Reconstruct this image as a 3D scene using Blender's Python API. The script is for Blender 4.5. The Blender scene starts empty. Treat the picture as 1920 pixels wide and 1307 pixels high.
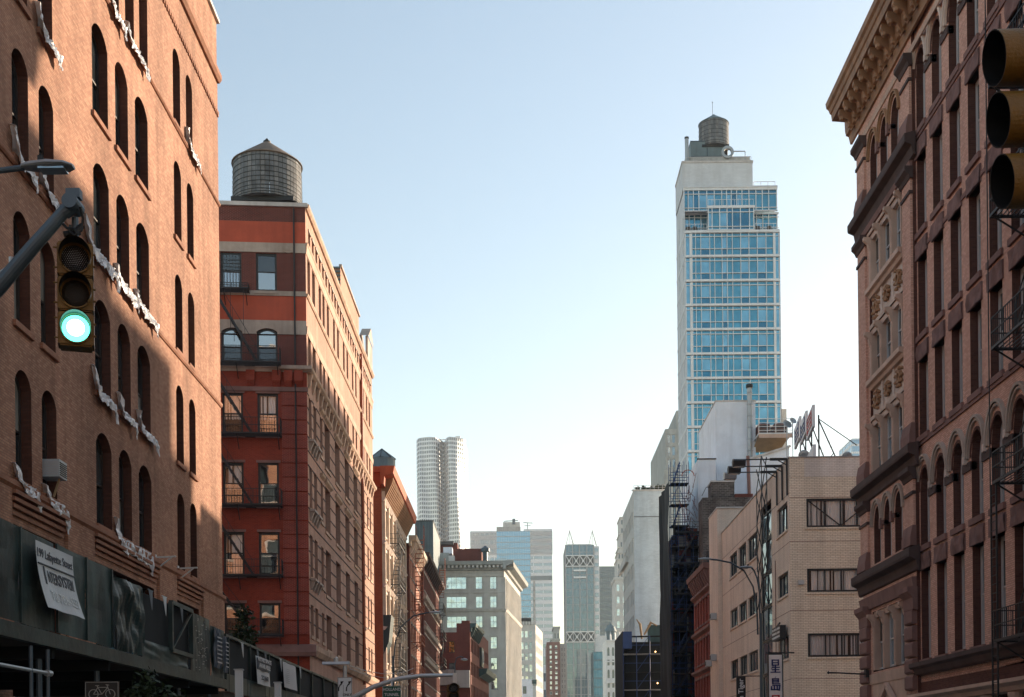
import bpy, math, random
from mathutils import Matrix, Vector, noise
RND = random.Random(11)
PI = math.pi
SC = bpy.context.scene

# ------------------------------------------------------------------ camera, sky, sun, exposure
F, CX, HY, RHO, EYE = 2400.0, 978.0, 1424.0, 0.0105, 1.7
cam_d = bpy.data.cameras.new("camera")
cam = bpy.data.objects.new("camera", cam_d)
SC.collection.objects.link(cam)
SC.camera = cam
cam_d.sensor_width = 36.0
cam_d.lens = 36.0 * F / 1920.0
cam_d.shift_x = -(CX - 960.0) / 1920.0
cam_d.shift_y = (HY - 653.5) / 1920.0
cam_d.clip_start = 0.1
cam_d.clip_end = 9000
cam.matrix_world = (Matrix.Translation((0, 0, EYE)) @ Matrix.Rotation(PI / 2, 4, 'X')
                    @ Matrix.Rotation(-RHO, 4, 'Z'))

HAZE = 0.00017
SUN_AZ, SUN_EL = 48.5, 15.2          # degrees right of the street axis, above the horizon
world = bpy.data.worlds.new("World")
SC.world = world
world.use_nodes = True
wn = world.node_tree
bg = wn.nodes["Background"]
sky = wn.nodes.new("ShaderNodeTexSky")
sky.sky_type = 'NISHITA'
sky.sun_disc = False
sky.sun_elevation = math.radians(SUN_EL)
sky.sun_rotation = math.radians(SUN_AZ)
sky.altitude = 10
sky.air_density = 1.15
sky.dust_density = 0.7
sky.ozone_density = 1.0
wb = wn.nodes.new("ShaderNodeMix"); wb.data_type = 'RGBA'; wb.blend_type = 'MULTIPLY'
wb.inputs[0].default_value = 1.0; wb.inputs[7].default_value = (.90, .825, .745, 1)      # camera white balance
wn.links.new(sky.outputs[0], wb.inputs[6])
wn.links.new(wb.outputs[2], bg.inputs[0])
bg.inputs[1].default_value = 0.15
sun_d = bpy.data.lights.new("sun", 'SUN')
sun_d.energy = 4.7
sun_d.angle = math.radians(0.55)
sun_d.color = (1.0, 0.80, 0.60)
sun = bpy.data.objects.new("sun", sun_d)
SC.collection.objects.link(sun)
a, e = math.radians(SUN_AZ), math.radians(SUN_EL)
sdir = Vector((math.sin(a) * math.cos(e), math.cos(a) * math.cos(e), math.sin(e)))
sun.rotation_euler = sdir.to_track_quat('Z', 'Y').to_euler()
SC.view_settings.view_transform = 'Standard'
SC.view_settings.look = 'None'
SC.view_settings.exposure = 1.1
SC.view_settings.gamma = 1.0
SC.view_settings.use_curve_mapping = False
SC.cycles.max_bounces = 7
SC.cycles.diffuse_bounces = 6
SC.cycles.glossy_bounces = 3
SC.cycles.transparent_max_bounces = 12
SC.cycles.volume_bounces = 0

# ------------------------------------------------------------------ helpers
def xz(px, py):
    return px - CX + RHO * (HY - py), (HY - py) - RHO * (px - CX)

def S(X, px, py):          # point on the vertical plane x = X  -> (y, z)
    a, b = xz(px, py)
    Y = F * X / a
    return Y, EYE + b * Y / F

def Q(Y, px, py):          # point on the vertical plane y = Y  -> (x, z)
    a, b = xz(px, py)
    return a * Y / F, EYE + b * Y / F

class MB:
    def __init__(s):
        s.v, s.f, s.m = [], [], []
    def poly(s, pts, m=0):
        i = len(s.v)
        s.v += [tuple(p) for p in pts]
        s.f.append(tuple(range(i, i + len(pts))))
        s.m.append(m)
    def box(s, x0, x1, y0, y1, z0, z1, m=0):
        if x0 > x1: x0, x1 = x1, x0
        if y0 > y1: y0, y1 = y1, y0
        if z0 > z1: z0, z1 = z1, z0
        i = len(s.v)
        s.v += [(x0, y0, z0), (x1, y0, z0), (x1, y1, z0), (x0, y1, z0),
                (x0, y0, z1), (x1, y0, z1), (x1, y1, z1), (x0, y1, z1)]
        for q in ((0, 3, 2, 1), (4, 5, 6, 7), (0, 1, 5, 4), (1, 2, 6, 5), (2, 3, 7, 6), (3, 0, 4, 7)):
            s.f.append(tuple(i + k for k in q)); s.m.append(m)
        return s
    def bar(s, a, b, w, h=None, m=0):
        h = h or w
        a, b = Vector(a), Vector(b)
        d = (b - a)
        if d.length < 1e-6: return s
        d.normalize()
        up = Vector((0, 0, 1)) if abs(d.z) < .95 else Vector((0, 1, 0))
        x = d.cross(up).normalized(); y = x.cross(d).normalized()
        i = len(s.v)
        for p in (a, b):
            for sx, sy in ((-1, -1), (1, -1), (1, 1), (-1, 1)):
                s.v.append(tuple(p + x * sx * w / 2 + y * sy * h / 2))
        for q in ((0, 3, 2, 1), (4, 5, 6, 7), (0, 1, 5, 4), (1, 2, 6, 5), (2, 3, 7, 6), (3, 0, 4, 7)):
            s.f.append(tuple(i + k for k in q)); s.m.append(m)
        return s
    def tube(s, pts, r, n=8, m=0):
        pts = [Vector(p) for p in pts]
        rs = r if isinstance(r, (list, tuple)) else [r] * len(pts)
        rings = []
        for k, p in enumerate(pts):
            d = (pts[min(k + 1, len(pts) - 1)] - pts[max(k - 1, 0)]).normalized()
            up = Vector((0, 0, 1)) if abs(d.z) < .9 else Vector((0, 1, 0))
            x = d.cross(up).normalized(); y = x.cross(d).normalized()
            i = len(s.v)
            for j in range(n):
                t = 2 * PI * j / n
                s.v.append(tuple(p + (x * math.cos(t) + y * math.sin(t)) * rs[k]))
            rings.append(i)
        for k in range(len(rings) - 1):
            A, B = rings[k], rings[k + 1]
            for j in range(n):
                s.f.append((A + j, B + j, B + (j + 1) % n, A + (j + 1) % n)); s.m.append(m)
        s.f.append(tuple(rings[0] + j for j in range(n))); s.m.append(m)
        s.f.append(tuple(rings[-1] + j for j in reversed(range(n)))); s.m.append(m)
        return s
    def lathe(s, prof, n=24, c=(0, 0, 0), m=0, a0=0, a1=2 * PI):
        full = abs(a1 - a0 - 2 * PI) < 1e-4
        cnt = n if full else n + 1
        rings = []
        for r, z in prof:
            i = len(s.v)
            for j in range(cnt):
                t = a0 + (a1 - a0) * j / n
                s.v.append((c[0] + r * math.cos(t), c[1] + r * math.sin(t), c[2] + z))
            rings.append(i)
        for k in range(len(rings) - 1):
            A, B = rings[k], rings[k + 1]
            for j in range(n):
                jj = (j + 1) % cnt
                s.f.append((A + j, A + jj, B + jj, B + j)); s.m.append(m)
        return s
    def extr(s, prof, x0, x1, m=0):       # closed (y,z) profile swept along local x
        n = len(prof)
        i = len(s.v)
        s.v += [(x0, y, z) for y, z in prof] + [(x1, y, z) for y, z in prof]
        for j in range(n):
            k = (j + 1) % n
            s.f.append((i + j, i + n + j, i + n + k, i + k)); s.m.append(m)
        s.f.append(tuple(i + j for j in range(n))); s.m.append(m)
        s.f.append(tuple(i + n + j for j in reversed(range(n)))); s.m.append(m)
        return s
    def arcbar(s, uc, zc, r0, r1, y0, y1, t0=0, t1=PI, n=12, m=0, k_=1.0):   # ring segment standing on the wall
        for k in range(n):
            a = t0 + (t1 - t0) * k / n; b = t0 + (t1 - t0) * (k + 1) / n
            P = lambda r, t, y: (uc + r * math.cos(t), y, zc + (r - r0 + r0 * k_) * math.sin(t))
            s.poly([P(r0, a, y0), P(r0, b, y0), P(r1, b, y0), P(r1, a, y0)], m)
            s.poly([P(r1, a, y0), P(r1, b, y0), P(r1, b, y1), P(r1, a, y1)], m)
            s.poly([P(r0, b, y0), P(r0, a, y0), P(r0, a, y1), P(r0, b, y1)], m)
        return s
    def mesh(s, name, mats, smooth=False):
        me = bpy.data.meshes.new(name)
        me.from_pydata(s.v, [], s.f)
        if not isinstance(mats, (list, tuple)): mats = [mats]
        for mt in mats: me.materials.append(mt)
        if len(mats) > 1: me.polygons.foreach_set("material_index", s.m)
        if smooth: me.polygons.foreach_set("use_smooth", [True] * len(s.f))
        uv = me.uv_layers.new(name="UVMap")
        buf = [0.0] * (2 * len(me.loops))
        V = s.v
        for p in me.polygons:
            nx, ny, nz = p.normal
            ax, ay, az = abs(nx), abs(ny), abs(nz)
            if ay >= ax and ay >= az: a, b = 0, 2
            elif ax >= az: a, b = 1, 2
            else: a, b = 0, 1
            for li in p.loop_indices:
                v = V[me.loops[li].vertex_index]
                buf[2 * li] = v[a]; buf[2 * li + 1] = v[b]
        uv.data.foreach_set("uv", buf)
        me.update()
        return me

WM = {}
def newobj(name, mesh, parent=None, mat=None, label=None, cat=None, group=None, kind=None):
    o = bpy.data.objects.new(name, mesh)
    SC.collection.objects.link(o)
    mat = mat or Matrix.Identity(4)
    WM[o.name] = mat.copy()
    if parent:
        o.parent = parent
        o.matrix_basis = WM[parent.name].inverted() @ mat
    else:
        o.matrix_basis = mat
    if label: o["label"] = label
    if cat: o["category"] = cat
    if group: o["group"] = group
    if kind: o["kind"] = kind
    return o

def T(x, y=0, z=0):
    return Matrix.Translation((x, y, z))
def RZ(d):
    return Matrix.Rotation(math.radians(d), 4, 'Z')
def thing(name, loc, label, cat, group=None, rz=0):
    return newobj(name, None, None, T(*loc) @ RZ(rz), label, cat, group)
def FR(x, y, ang):
    return T(x, y, 0) @ RZ(ang)
def part(name, mb, mats, root, fr=None, u=0, d=0, z=0, smooth=False, kind=None, label=None):
    fr = fr or WM[root.name]
    return newobj(name, mb.mesh(name, mats, smooth), root, fr @ T(u, -d, z), kind=kind, label=label)

# ------------------------------------------------------------------ materials
def _mat(name):
    m = bpy.data.materials.new(name); m.use_nodes = True
    nt = m.node_tree
    return m, nt, nt.nodes["Principled BSDF"]
def nd(nt, t, **kw):
    n = nt.nodes.new(t)
    for k, v in kw.items(): setattr(n, k, v)
    return n
def ramp(nt, src, lo, hi, a=0.0, b=1.0):
    r = nd(nt, "ShaderNodeMapRange")
    r.inputs[1].default_value = lo; r.inputs[2].default_value = hi
    r.inputs[3].default_value = a; r.inputs[4].default_value = b
    nt.links.new(src, r.inputs[0]); return r.outputs[0]
def mixc(nt, fac, c1, c2, mode='MIX'):
    x = nd(nt, "ShaderNodeMix", data_type='RGBA', blend_type=mode)
    for i, c in ((0, fac), (6, c1), (7, c2)):
        if isinstance(c, (int, float)): x.inputs[i].default_value = c
        elif isinstance(c, (tuple, list)): x.inputs[i].default_value = (*c[:3], 1)
        else: nt.links.new(c, x.inputs[i])
    return x.outputs[2]
def objnoise(nt, scale, detail=4, stretch=(1, 1, 1), rough=.55):
    tc = nd(nt, "ShaderNodeNewGeometry")
    mp = nd(nt, "ShaderNodeMapping")
    mp.inputs[3].default_value = stretch
    nt.links.new(tc.outputs[0], mp.inputs[0])
    n = nd(nt, "ShaderNodeTexNoise")
    n.inputs["Scale"].default_value = scale; n.inputs["Detail"].default_value = detail
    n.inputs["Roughness"].default_value = rough
    nt.links.new(mp.outputs[0], n.inputs[0])
    return n.outputs[0]
def weather(nt, col, var, vscale, streak):
    n = objnoise(nt, vscale, 5)
    c = mixc(nt, ramp(nt, n, .3, .7, 0, var), col, (.25, .22, .2), 'MULTIPLY')
    n2 = objnoise(nt, vscale * 7, 4)
    c = mixc(nt, ramp(nt, n2, .35, .75, 0, var * .45), c, (1.5, 1.45, 1.4), 'MULTIPLY')
    if streak:
        n3 = objnoise(nt, 1.3, 5, (1, 1, .07))
        c = mixc(nt, ramp(nt, n3, .45, .75, 0, streak), c, (.3, .27, .25), 'MULTIPLY')
    return c
def pbr(name, col, rough=.75, metal=0, var=.35, vscale=.6, streak=.25, bump=.15, bscale=25, spec=.4):
    m, nt, b = _mat(name)
    rgb = nd(nt, "ShaderNodeRGB"); rgb.outputs[0].default_value = (*col, 1)
    c = weather(nt, rgb.outputs[0], var, vscale, streak)
    nt.links.new(c, b.inputs["Base Color"])
    b.inputs["Roughness"].default_value = rough; b.inputs["Metallic"].default_value = metal
    b.inputs["Specular IOR Level"].default_value = spec
    if bump:
        bp = nd(nt, "ShaderNodeBump"); bp.inputs[0].default_value = bump; bp.inputs[1].default_value = .02
        nt.links.new(objnoise(nt, bscale, 5), bp.inputs["Height"])
        nt.links.new(bp.outputs[0], b.inputs["Normal"])
    return m
def brick(name, c1, c2, mortar, bw=.215, rh=.072, ms=.007, var=.35, vscale=.35, streak=.25, bump=.5, bias=0, edge=.15):
    m, nt, b = _mat(name)
    uv = nd(nt, "ShaderNodeUVMap")
    br = nd(nt, "ShaderNodeTexBrick")
    br.inputs["Color1"].default_value = (*c1, 1); br.inputs["Color2"].default_value = (*c2, 1)
    br.inputs["Mortar"].default_value = (*mortar, 1)
    br.inputs["Scale"].default_value = 1; br.inputs["Mortar Size"].default_value = ms
    br.inputs["Mortar Smooth"].default_value = edge; br.inputs["Bias"].default_value = bias
    br.inputs["Brick Width"].default_value = bw; br.inputs["Row Height"].default_value = rh
    nt.links.new(uv.outputs[0], br.inputs[0])
    c = weather(nt, br.outputs[0], var, vscale, streak)
    nt.links.new(c, b.inputs["Base Color"])
    b.inputs["Roughness"].default_value = .85; b.inputs["Specular IOR Level"].default_value = .25
    bp = nd(nt, "ShaderNodeBump", invert=True); bp.inputs[0].default_value = bump; bp.inputs[1].default_value = .006
    nt.links.new(br.outputs[1], bp.inputs["Height"])
    bp2 = nd(nt, "ShaderNodeBump"); bp2.inputs[0].default_value = .08; bp2.inputs[1].default_value = .01
    nt.links.new(objnoise(nt, 18, 4), bp2.inputs["Height"])
    nt.links.new(bp.outputs[0], bp2.inputs["Normal"])
    nt.links.new(bp2.outputs[0], b.inputs["Normal"])
    return m
def glass(name, col, metal=.35, rough=.03, wav=.03, wscale=.8, var=.5):
    m, nt, b = _mat(name)
    n = objnoise(nt, .9, 2)
    c = mixc(nt, ramp(nt, n, .35, .65, 0, var), col, tuple(x * .35 for x in col))
    nt.links.new(c, b.inputs["Base Color"])
    b.inputs["Metallic"].default_value = metal; b.inputs["Roughness"].default_value = rough
    b.inputs["IOR"].default_value = 1.7
    if wav:
        bp = nd(nt, "ShaderNodeBump"); bp.inputs[0].default_value = 1; bp.inputs[1].default_value = wav
        nt.links.new(objnoise(nt, wscale, 1), bp.inputs["Height"])
        nt.links.new(bp.outputs[0], b.inputs["Normal"])
    return m
def clear_glass(name, k=.25):
    m, nt, b = _mat(name)
    nt.nodes.remove(b)
    out = nt.nodes["Material Output"]
    g = nd(nt, "ShaderNodeBsdfGlossy"); g.inputs["Roughness"].default_value = .02
    t = nd(nt, "ShaderNodeBsdfTransparent"); t.inputs[0].default_value = (.98, .99, .99, 1)
    lw = nd(nt, "ShaderNodeLayerWeight"); lw.inputs[0].default_value = .5
    mx = nd(nt, "ShaderNodeMixShader")
    nt.links.new(ramp(nt, lw.outputs[1], 0, 1, k, 1), mx.inputs[0])
    nt.links.new(t.outputs[0], mx.inputs[1]); nt.links.new(g.outputs[0], mx.inputs[2])
    bp = nd(nt, "ShaderNodeBump"); bp.inputs[0].default_value = 1; bp.inputs[1].default_value = .006
    nt.links.new(objnoise(nt, .9, 1), bp.inputs["Height"])
    nt.links.new(bp.outputs[0], g.inputs["Normal"])
    nt.links.new(mx.outputs[0], out.inputs[0])
    return m
def emis(name, col, s):
    m, nt, b = _mat(name)
    b.inputs["Base Color"].default_value = (0, 0, 0, 1)
    b.inputs["Emission Color"].default_value = (*col, 1); b.inputs["Emission Strength"].default_value = s
    return m

M = {}
M['brick_left'] = brick('brick_left', (.58, .32, .205), (.40, .19, .12), (.29, .175, .125), streak=.5, var=.5, ms=.009)
M['brick_left_trim'] = brick('brick_left_trim', (.42, .20, .12), (.36, .16, .1), (.38, .25, .18), ms=.005, streak=.5)
M['brick_left_reveal_shade'] = brick('brick_left_reveal_shade', (.15, .06, .04), (.11, .045, .03), (.10, .05, .035), ms=.006, streak=.5)  # same brick, darkened to hold the shade inside the window openings
M['brick_red'] = brick('brick_red', (.30, .05, .035), (.22, .035, .028), (.42, .2, .15), ms=.008, streak=.2)
M['brick_redlow'] = brick('brick_redlow', (.33, .055, .03), (.26, .04, .025), (.30, .12, .08), ms=.006, streak=.15)
M['brick_dark'] = brick('brick_dark', (.14, .03, .025), (.09, .02, .02), (.30, .16, .13), ms=.009)
M['brick_side'] = brick('brick_side', (.56, .33, .24), (.50, .28, .20), (.5, .35, .28), ms=.006, streak=.3)
M['brick_orange'] = brick('brick_orange', (.50, .13, .05), (.38, .09, .04), (.4, .2, .12))
M['brick_right'] = brick('brick_right', (.80, .50, .39), (.60, .34, .26), (.42, .27, .22), streak=.12, var=.18, ms=.009)
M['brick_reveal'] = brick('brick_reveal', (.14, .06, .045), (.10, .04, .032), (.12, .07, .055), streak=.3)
M['brick_tan'] = brick('brick_tan', (.86, .79, .66), (.78, .70, .57), (.38, .31, .24), bw=.30, rh=.10, ms=.011, var=.15, streak=.22)
M['brick_tanside'] = brick('brick_tanside', (.84, .71, .59), (.78, .65, .54), (.60, .48, .39), bw=.30, rh=.10, ms=.008, var=.18, streak=.3)
M['brick_tanpale'] = brick('brick_tanpale', (.84, .81, .76), (.78, .75, .70), (.52, .48, .45), bw=.30, rh=.10, ms=.01)
M['brick_grey'] = brick('brick_grey', (.60, .67, .72), (.53, .60, .65), (.55, .61, .65), bw=.5, rh=.2, ms=.01, streak=.2, var=.2)
M['brick_rubble'] = brick('brick_rubble', (.17, .15, .14), (.08, .07, .065), (.24, .22, .21), bw=.42, rh=.16, ms=.02, var=.8, vscale=.9)
M['brick_brown'] = brick('brick_brown', (.20, .06, .045), (.15, .045, .035), (.2, .1, .08))
M['brick_blue_white'] = brick('brick_blue_white', (.70, .73, .76), (.64, .67, .7), (.58, .6, .63), bw=.4, rh=.2, ms=.01, streak=.15, var=.2)
M['red_paint'] = pbr('red_paint', (.52, .095, .045), .7, streak=.35, bscale=8)
M['stone_pale'] = pbr('stone_pale', (.52, .44, .38), .8, streak=.5, var=.5)
M['stone_side'] = pbr('stone_side', (.58, .40, .29), .8, streak=.5, var=.4)
M['stone_brown'] = pbr('stone_brown', (.26, .15, .13), .85, streak=.4, bump=.6, bscale=7)
M['stone_rough'] = pbr('stone_rough', (.26, .16, .145), .95, streak=.1, var=.6, vscale=2, bump=1, bscale=5)
M['stone_dark'] = pbr('stone_dark', (.09, .06, .055), .8, streak=.4)
M['cornice_tan'] = pbr('cornice_tan', (.37, .21, .12), .6, streak=.5, var=.5, vscale=1.2)
M['wood_tan'] = pbr('wood_tan', (.62, .45, .36), .6, streak=.3, var=.35)
M['terracotta'] = pbr('terracotta', (.72, .61, .54), .7, streak=.4)
M['terra_dark'] = pbr('terra_dark', (.38, .22, .12), .8, streak=.3)
M['frame_grey'] = pbr('frame_grey', (.52, .52, .53), .5, var=.2, streak=.1, bump=0)
M['frame_white'] = pbr('frame_white', (.72, .73, .73), .5, var=.15, streak=.1, bump=0)
M['frame_dark'] = pbr('frame_dark', (.025, .03, .033), .5, var=.2, streak=0, bump=0)
M['frame_bronze'] = pbr('frame_bronze', (.05, .04, .035), .5, var=.2, streak=0, bump=0)
M['iron'] = pbr('iron', (.022, .024, .027), .55, var=.3, streak=.2, bump=0)
M['iron_red'] = pbr('iron_red', (.42, .11, .05), .6, var=.5, streak=.3, bump=0)
M['iron_cream'] = pbr('iron_cream', (.45, .36, .27), .6, var=.4, streak=.3, bump=0)
M['coping'] = pbr('coping', (.62, .60, .58), .7, streak=.4)
M['plaster_white'] = pbr('plaster_white', (.82, .87, .95), .85, streak=.2, var=.2, bscale=3)
M['plaster_grey'] = pbr('plaster_grey', (.50, .49, .47), .85, streak=.5, var=.35)
M['limestone'] = pbr('limestone', (.62, .61, .58), .85, streak=.2, var=.25)
M['limestone_dark'] = pbr('limestone_dark', (.42, .44, .43), .85, streak=.3, var=.25)
M['ornate_cream'] = pbr('ornate_cream', (.80, .64, .50), .8, streak=.4, var=.4)
M['ornate_pink'] = pbr('ornate_pink', (.48, .20, .13), .8, streak=.4, var=.4)
M['cornice_orange'] = pbr('cornice_orange', (.58, .13, .05), .65, streak=.4)
M['slate_green'] = pbr('slate_green', (.045, .075, .08), .55, streak=.3)
M['concrete'] = pbr('concrete', (.40, .39, .37), .9, streak=.4)
M['roof_dark'] = pbr('roof_dark', (.10, .10, .10), .9, streak=0)
M['asphalt'] = pbr('asphalt', (.05, .05, .052), .9, streak=0, var=.4, bscale=60)
M['pavement'] = pbr('pavement', (.30, .29, .28), .9, streak=0, var=.4)
M['paint_line'] = pbr('paint_line', (.72, .72, .70), .8, streak=0, var=.5, vscale=3)
M['tank_wood'] = pbr('tank_wood', (.20, .22, .24), .85, streak=.7, var=.7, vscale=1.2, bump=.4)
M['tank_wood_b'] = pbr('tank_wood_b', (.28, .29, .30), .85, streak=.7, var=.7, vscale=1.4, bump=.4)
M['tank_roof'] = pbr('tank_roof', (.20, .15, .11), .7, streak=.3)
M['tank_roof_grey'] = pbr('tank_roof_grey', (.16, .22, .24), .6, streak=.3)
M['steel_paint'] = pbr('steel_paint', (.085, .12, .15), .45, metal=.3, streak=.25, bump=0)
M['galv'] = pbr('galv', (.42, .45, .47), .45, metal=.5, streak=.2, bump=0)
M['alu'] = pbr('alu', (.60, .62, .63), .4, metal=.4, streak=.1, bump=0)
M['shed_green'] = pbr('shed_green', (.042, .085, .085), .5, streak=.9, var=.8, vscale=1.4, bump=.5, bscale=3)
M['shed_green_b'] = pbr('shed_green_b', (.028, .058, .06), .42, streak=.9, var=.8, vscale=1.8, bump=.5, bscale=4)
M['net_black'] = pbr('net_black', (.012, .016, .018), .8, streak=.4, var=.5)
M['plywood'] = pbr('plywood', (.14, .12, .10), .9, streak=.4)
M['plastic'] = pbr('plastic', (.82, .83, .85), .32, var=.15, streak=.05, bump=.6, bscale=6, spec=.6)
M['banner'] = pbr('banner', (.60, .62, .64), .6, var=.25, streak=.15, bump=.3, bscale=3)
M['ink'] = pbr('ink', (.05, .055, .07), .6, var=.2, streak=0, bump=0)
M['ink_faint'] = pbr('ink_faint', (.70, .72, .72), .6, var=.2, streak=0, bump=0)
M['white_sign'] = pbr('white_sign', (.74, .75, .76), .5, var=.12, streak=.1, bump=0)
M['blue_ink'] = pbr('blue_ink', (.015, .035, .16), .5, var=.1, streak=0, bump=0)
M['red_ink'] = pbr('red_ink', (.50, .02, .03), .5, var=.1, streak=0, bump=0)
M['sign_green'] = pbr('sign_green', (.01, .10, .06), .45, var=.1, streak=.1, bump=0)
M['sign_black'] = pbr('sign_black', (.012, .012, .013), .5, var=.1, streak=.1, bump=0)
M['poster_dark'] = pbr('poster_dark', (.10, .13, .17), .5, var=.3, streak=.2, bump=0)
M['signal_yellow'] = pbr('signal_yellow', (.20, .105, .016), .42, var=.45, vscale=5, streak=.3, bump=.3, bscale=60)
M['signal_black'] = pbr('signal_black', (.010, .011, .012), .55, var=.2, streak=0, bump=0)
M['lens_dark'] = pbr('lens_dark', (.006, .005, .005), .6, var=.5, vscale=12, streak=0, bump=.6, bscale=90)
M['lens_amber'] = pbr('lens_amber', (.012, .010, .006), .5, var=.3, vscale=12, streak=0, bump=.4, bscale=90)
M['ac_case'] = pbr('ac_case', (.50, .54, .56), .5, var=.2, streak=.3, bump=0)
M['leaf'] = pbr('leaf', (.035, .06, .022), .6, var=.6, vscale=6, streak=0, bump=0)
M['leaf_b'] = pbr('leaf_b', (.055, .085, .03), .6, var=.6, vscale=6, streak=0, bump=0)
M['bark'] = pbr('bark', (.09, .07, .055), .9)
M['wood_pole'] = pbr('wood_pole', (.45, .30, .16), .8)
M['copper_green'] = pbr('copper_green', (.06, .12, .12), .6, streak=.4)
M['curtain'] = pbr('curtain', (.92, .90, .88), .9, var=.08, vscale=2, streak=.1, bump=0)
M['curtain_b'] = pbr('curtain_b', (.78, .76, .76), .9, var=.1, vscale=2, streak=.1, bump=0)
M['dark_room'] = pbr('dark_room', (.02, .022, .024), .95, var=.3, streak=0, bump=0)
M['g_dark'] = glass('g_dark', (.03, .04, .045), .12)
M['g_mid'] = glass('g_mid', (.12, .16, .18), .35)
M['g_bright'] = glass('g_bright', (.62, .72, .76), .75, wav=.02)
M['g_side'] = glass('g_side', (.10, .11, .11), .2)
M['g_blue'] = glass('g_blue', (.10, .34, .46), .6, wav=.012, wscale=1.5, var=.35)
M['g_blue_b'] = glass('g_blue_b', (.22, .48, .62), .6, wav=.012, wscale=1.5, var=.35)
M['g_blue_c'] = glass('g_blue_c', (.05, .22, .34), .6, wav=.012, wscale=1.5, var=.35)
M['g_teal'] = glass('g_teal', (.14, .22, .27), .5, wav=.0, var=.3)
M['g_sky'] = glass('g_sky', (.22, .42, .58), .5, wav=.0, var=.2)
M['g_pale'] = glass('g_pale', (.30, .38, .43), .45, wav=.0, var=.3)
M['g_amber'] = glass('g_amber', (.55, .30, .12), .8, wav=.04)
M['g_clear'] = clear_glass('g_clear', .07)
M['g_refl'] = clear_glass('g_refl', .45)
M['g_blind'] = glass('g_blind', (.42, .40, .34), .1, var=.3)
M['gold'] = pbr('gold', (.45, .26, .1), .5, streak=.2)
M['steel_light'] = pbr('steel_light', (.72, .74, .76), .4, metal=.3, streak=.1, bump=0, var=.15)
M['white_grid'] = pbr('white_grid', (.76, .79, .82), .6, streak=.15, bump=0, var=.15)
M['steel_brace'] = pbr('steel_brace', (.36, .37, .38), .5, streak=.1, bump=0, var=.15)
M['scaffold_blue'] = pbr('scaffold_blue', (.03, .07, .20), .5, streak=.3, bump=0)
M['lens_green'] = emis('lens_green', (.10, 1.0, .72), 2.2)
M['lens_core'] = emis('lens_core', (.62, 1.0, .93), 6)
M['lamp_warm'] = emis('lamp_warm', (1, .55, .2), 6)

# ------------------------------------------------------------------ facade kit (local x along the wall, -y outwards, z up)
def arcz(u, a, zb, rise):
    if rise <= 0: return zb
    if rise > a: return zb - rise + rise * math.sqrt(max(1 - (u / a) ** 2, 0))
    r = (a * a + rise * rise) / (2 * rise)
    return zb - r + math.sqrt(max(r * r - u * u, 0))

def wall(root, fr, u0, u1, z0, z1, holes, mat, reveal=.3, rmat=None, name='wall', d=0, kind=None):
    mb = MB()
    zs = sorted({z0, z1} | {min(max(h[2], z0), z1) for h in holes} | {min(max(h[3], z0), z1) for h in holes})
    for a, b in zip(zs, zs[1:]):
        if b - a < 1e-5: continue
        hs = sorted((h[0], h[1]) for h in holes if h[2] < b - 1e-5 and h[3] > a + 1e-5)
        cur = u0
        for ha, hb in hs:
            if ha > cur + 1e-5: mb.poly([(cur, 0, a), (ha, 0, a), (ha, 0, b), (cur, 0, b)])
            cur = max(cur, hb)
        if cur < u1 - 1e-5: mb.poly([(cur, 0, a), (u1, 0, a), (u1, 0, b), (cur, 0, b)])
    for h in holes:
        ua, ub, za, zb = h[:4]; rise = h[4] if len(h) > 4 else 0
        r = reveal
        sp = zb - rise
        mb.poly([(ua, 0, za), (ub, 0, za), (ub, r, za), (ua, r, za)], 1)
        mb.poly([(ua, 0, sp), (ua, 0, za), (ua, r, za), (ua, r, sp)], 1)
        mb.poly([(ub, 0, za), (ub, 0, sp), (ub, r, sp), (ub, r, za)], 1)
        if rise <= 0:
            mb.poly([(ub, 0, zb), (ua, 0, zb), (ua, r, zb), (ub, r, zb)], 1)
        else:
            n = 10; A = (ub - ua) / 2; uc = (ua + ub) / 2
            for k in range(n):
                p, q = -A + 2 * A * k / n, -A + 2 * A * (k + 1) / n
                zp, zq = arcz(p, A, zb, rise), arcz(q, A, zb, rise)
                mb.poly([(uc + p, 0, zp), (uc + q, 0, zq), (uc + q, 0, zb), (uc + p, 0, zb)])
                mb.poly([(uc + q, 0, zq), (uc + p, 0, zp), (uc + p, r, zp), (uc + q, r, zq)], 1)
    return part(name, mb, [mat, rmat or mat], root, fr, 0, d, 0, kind=kind)

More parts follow.
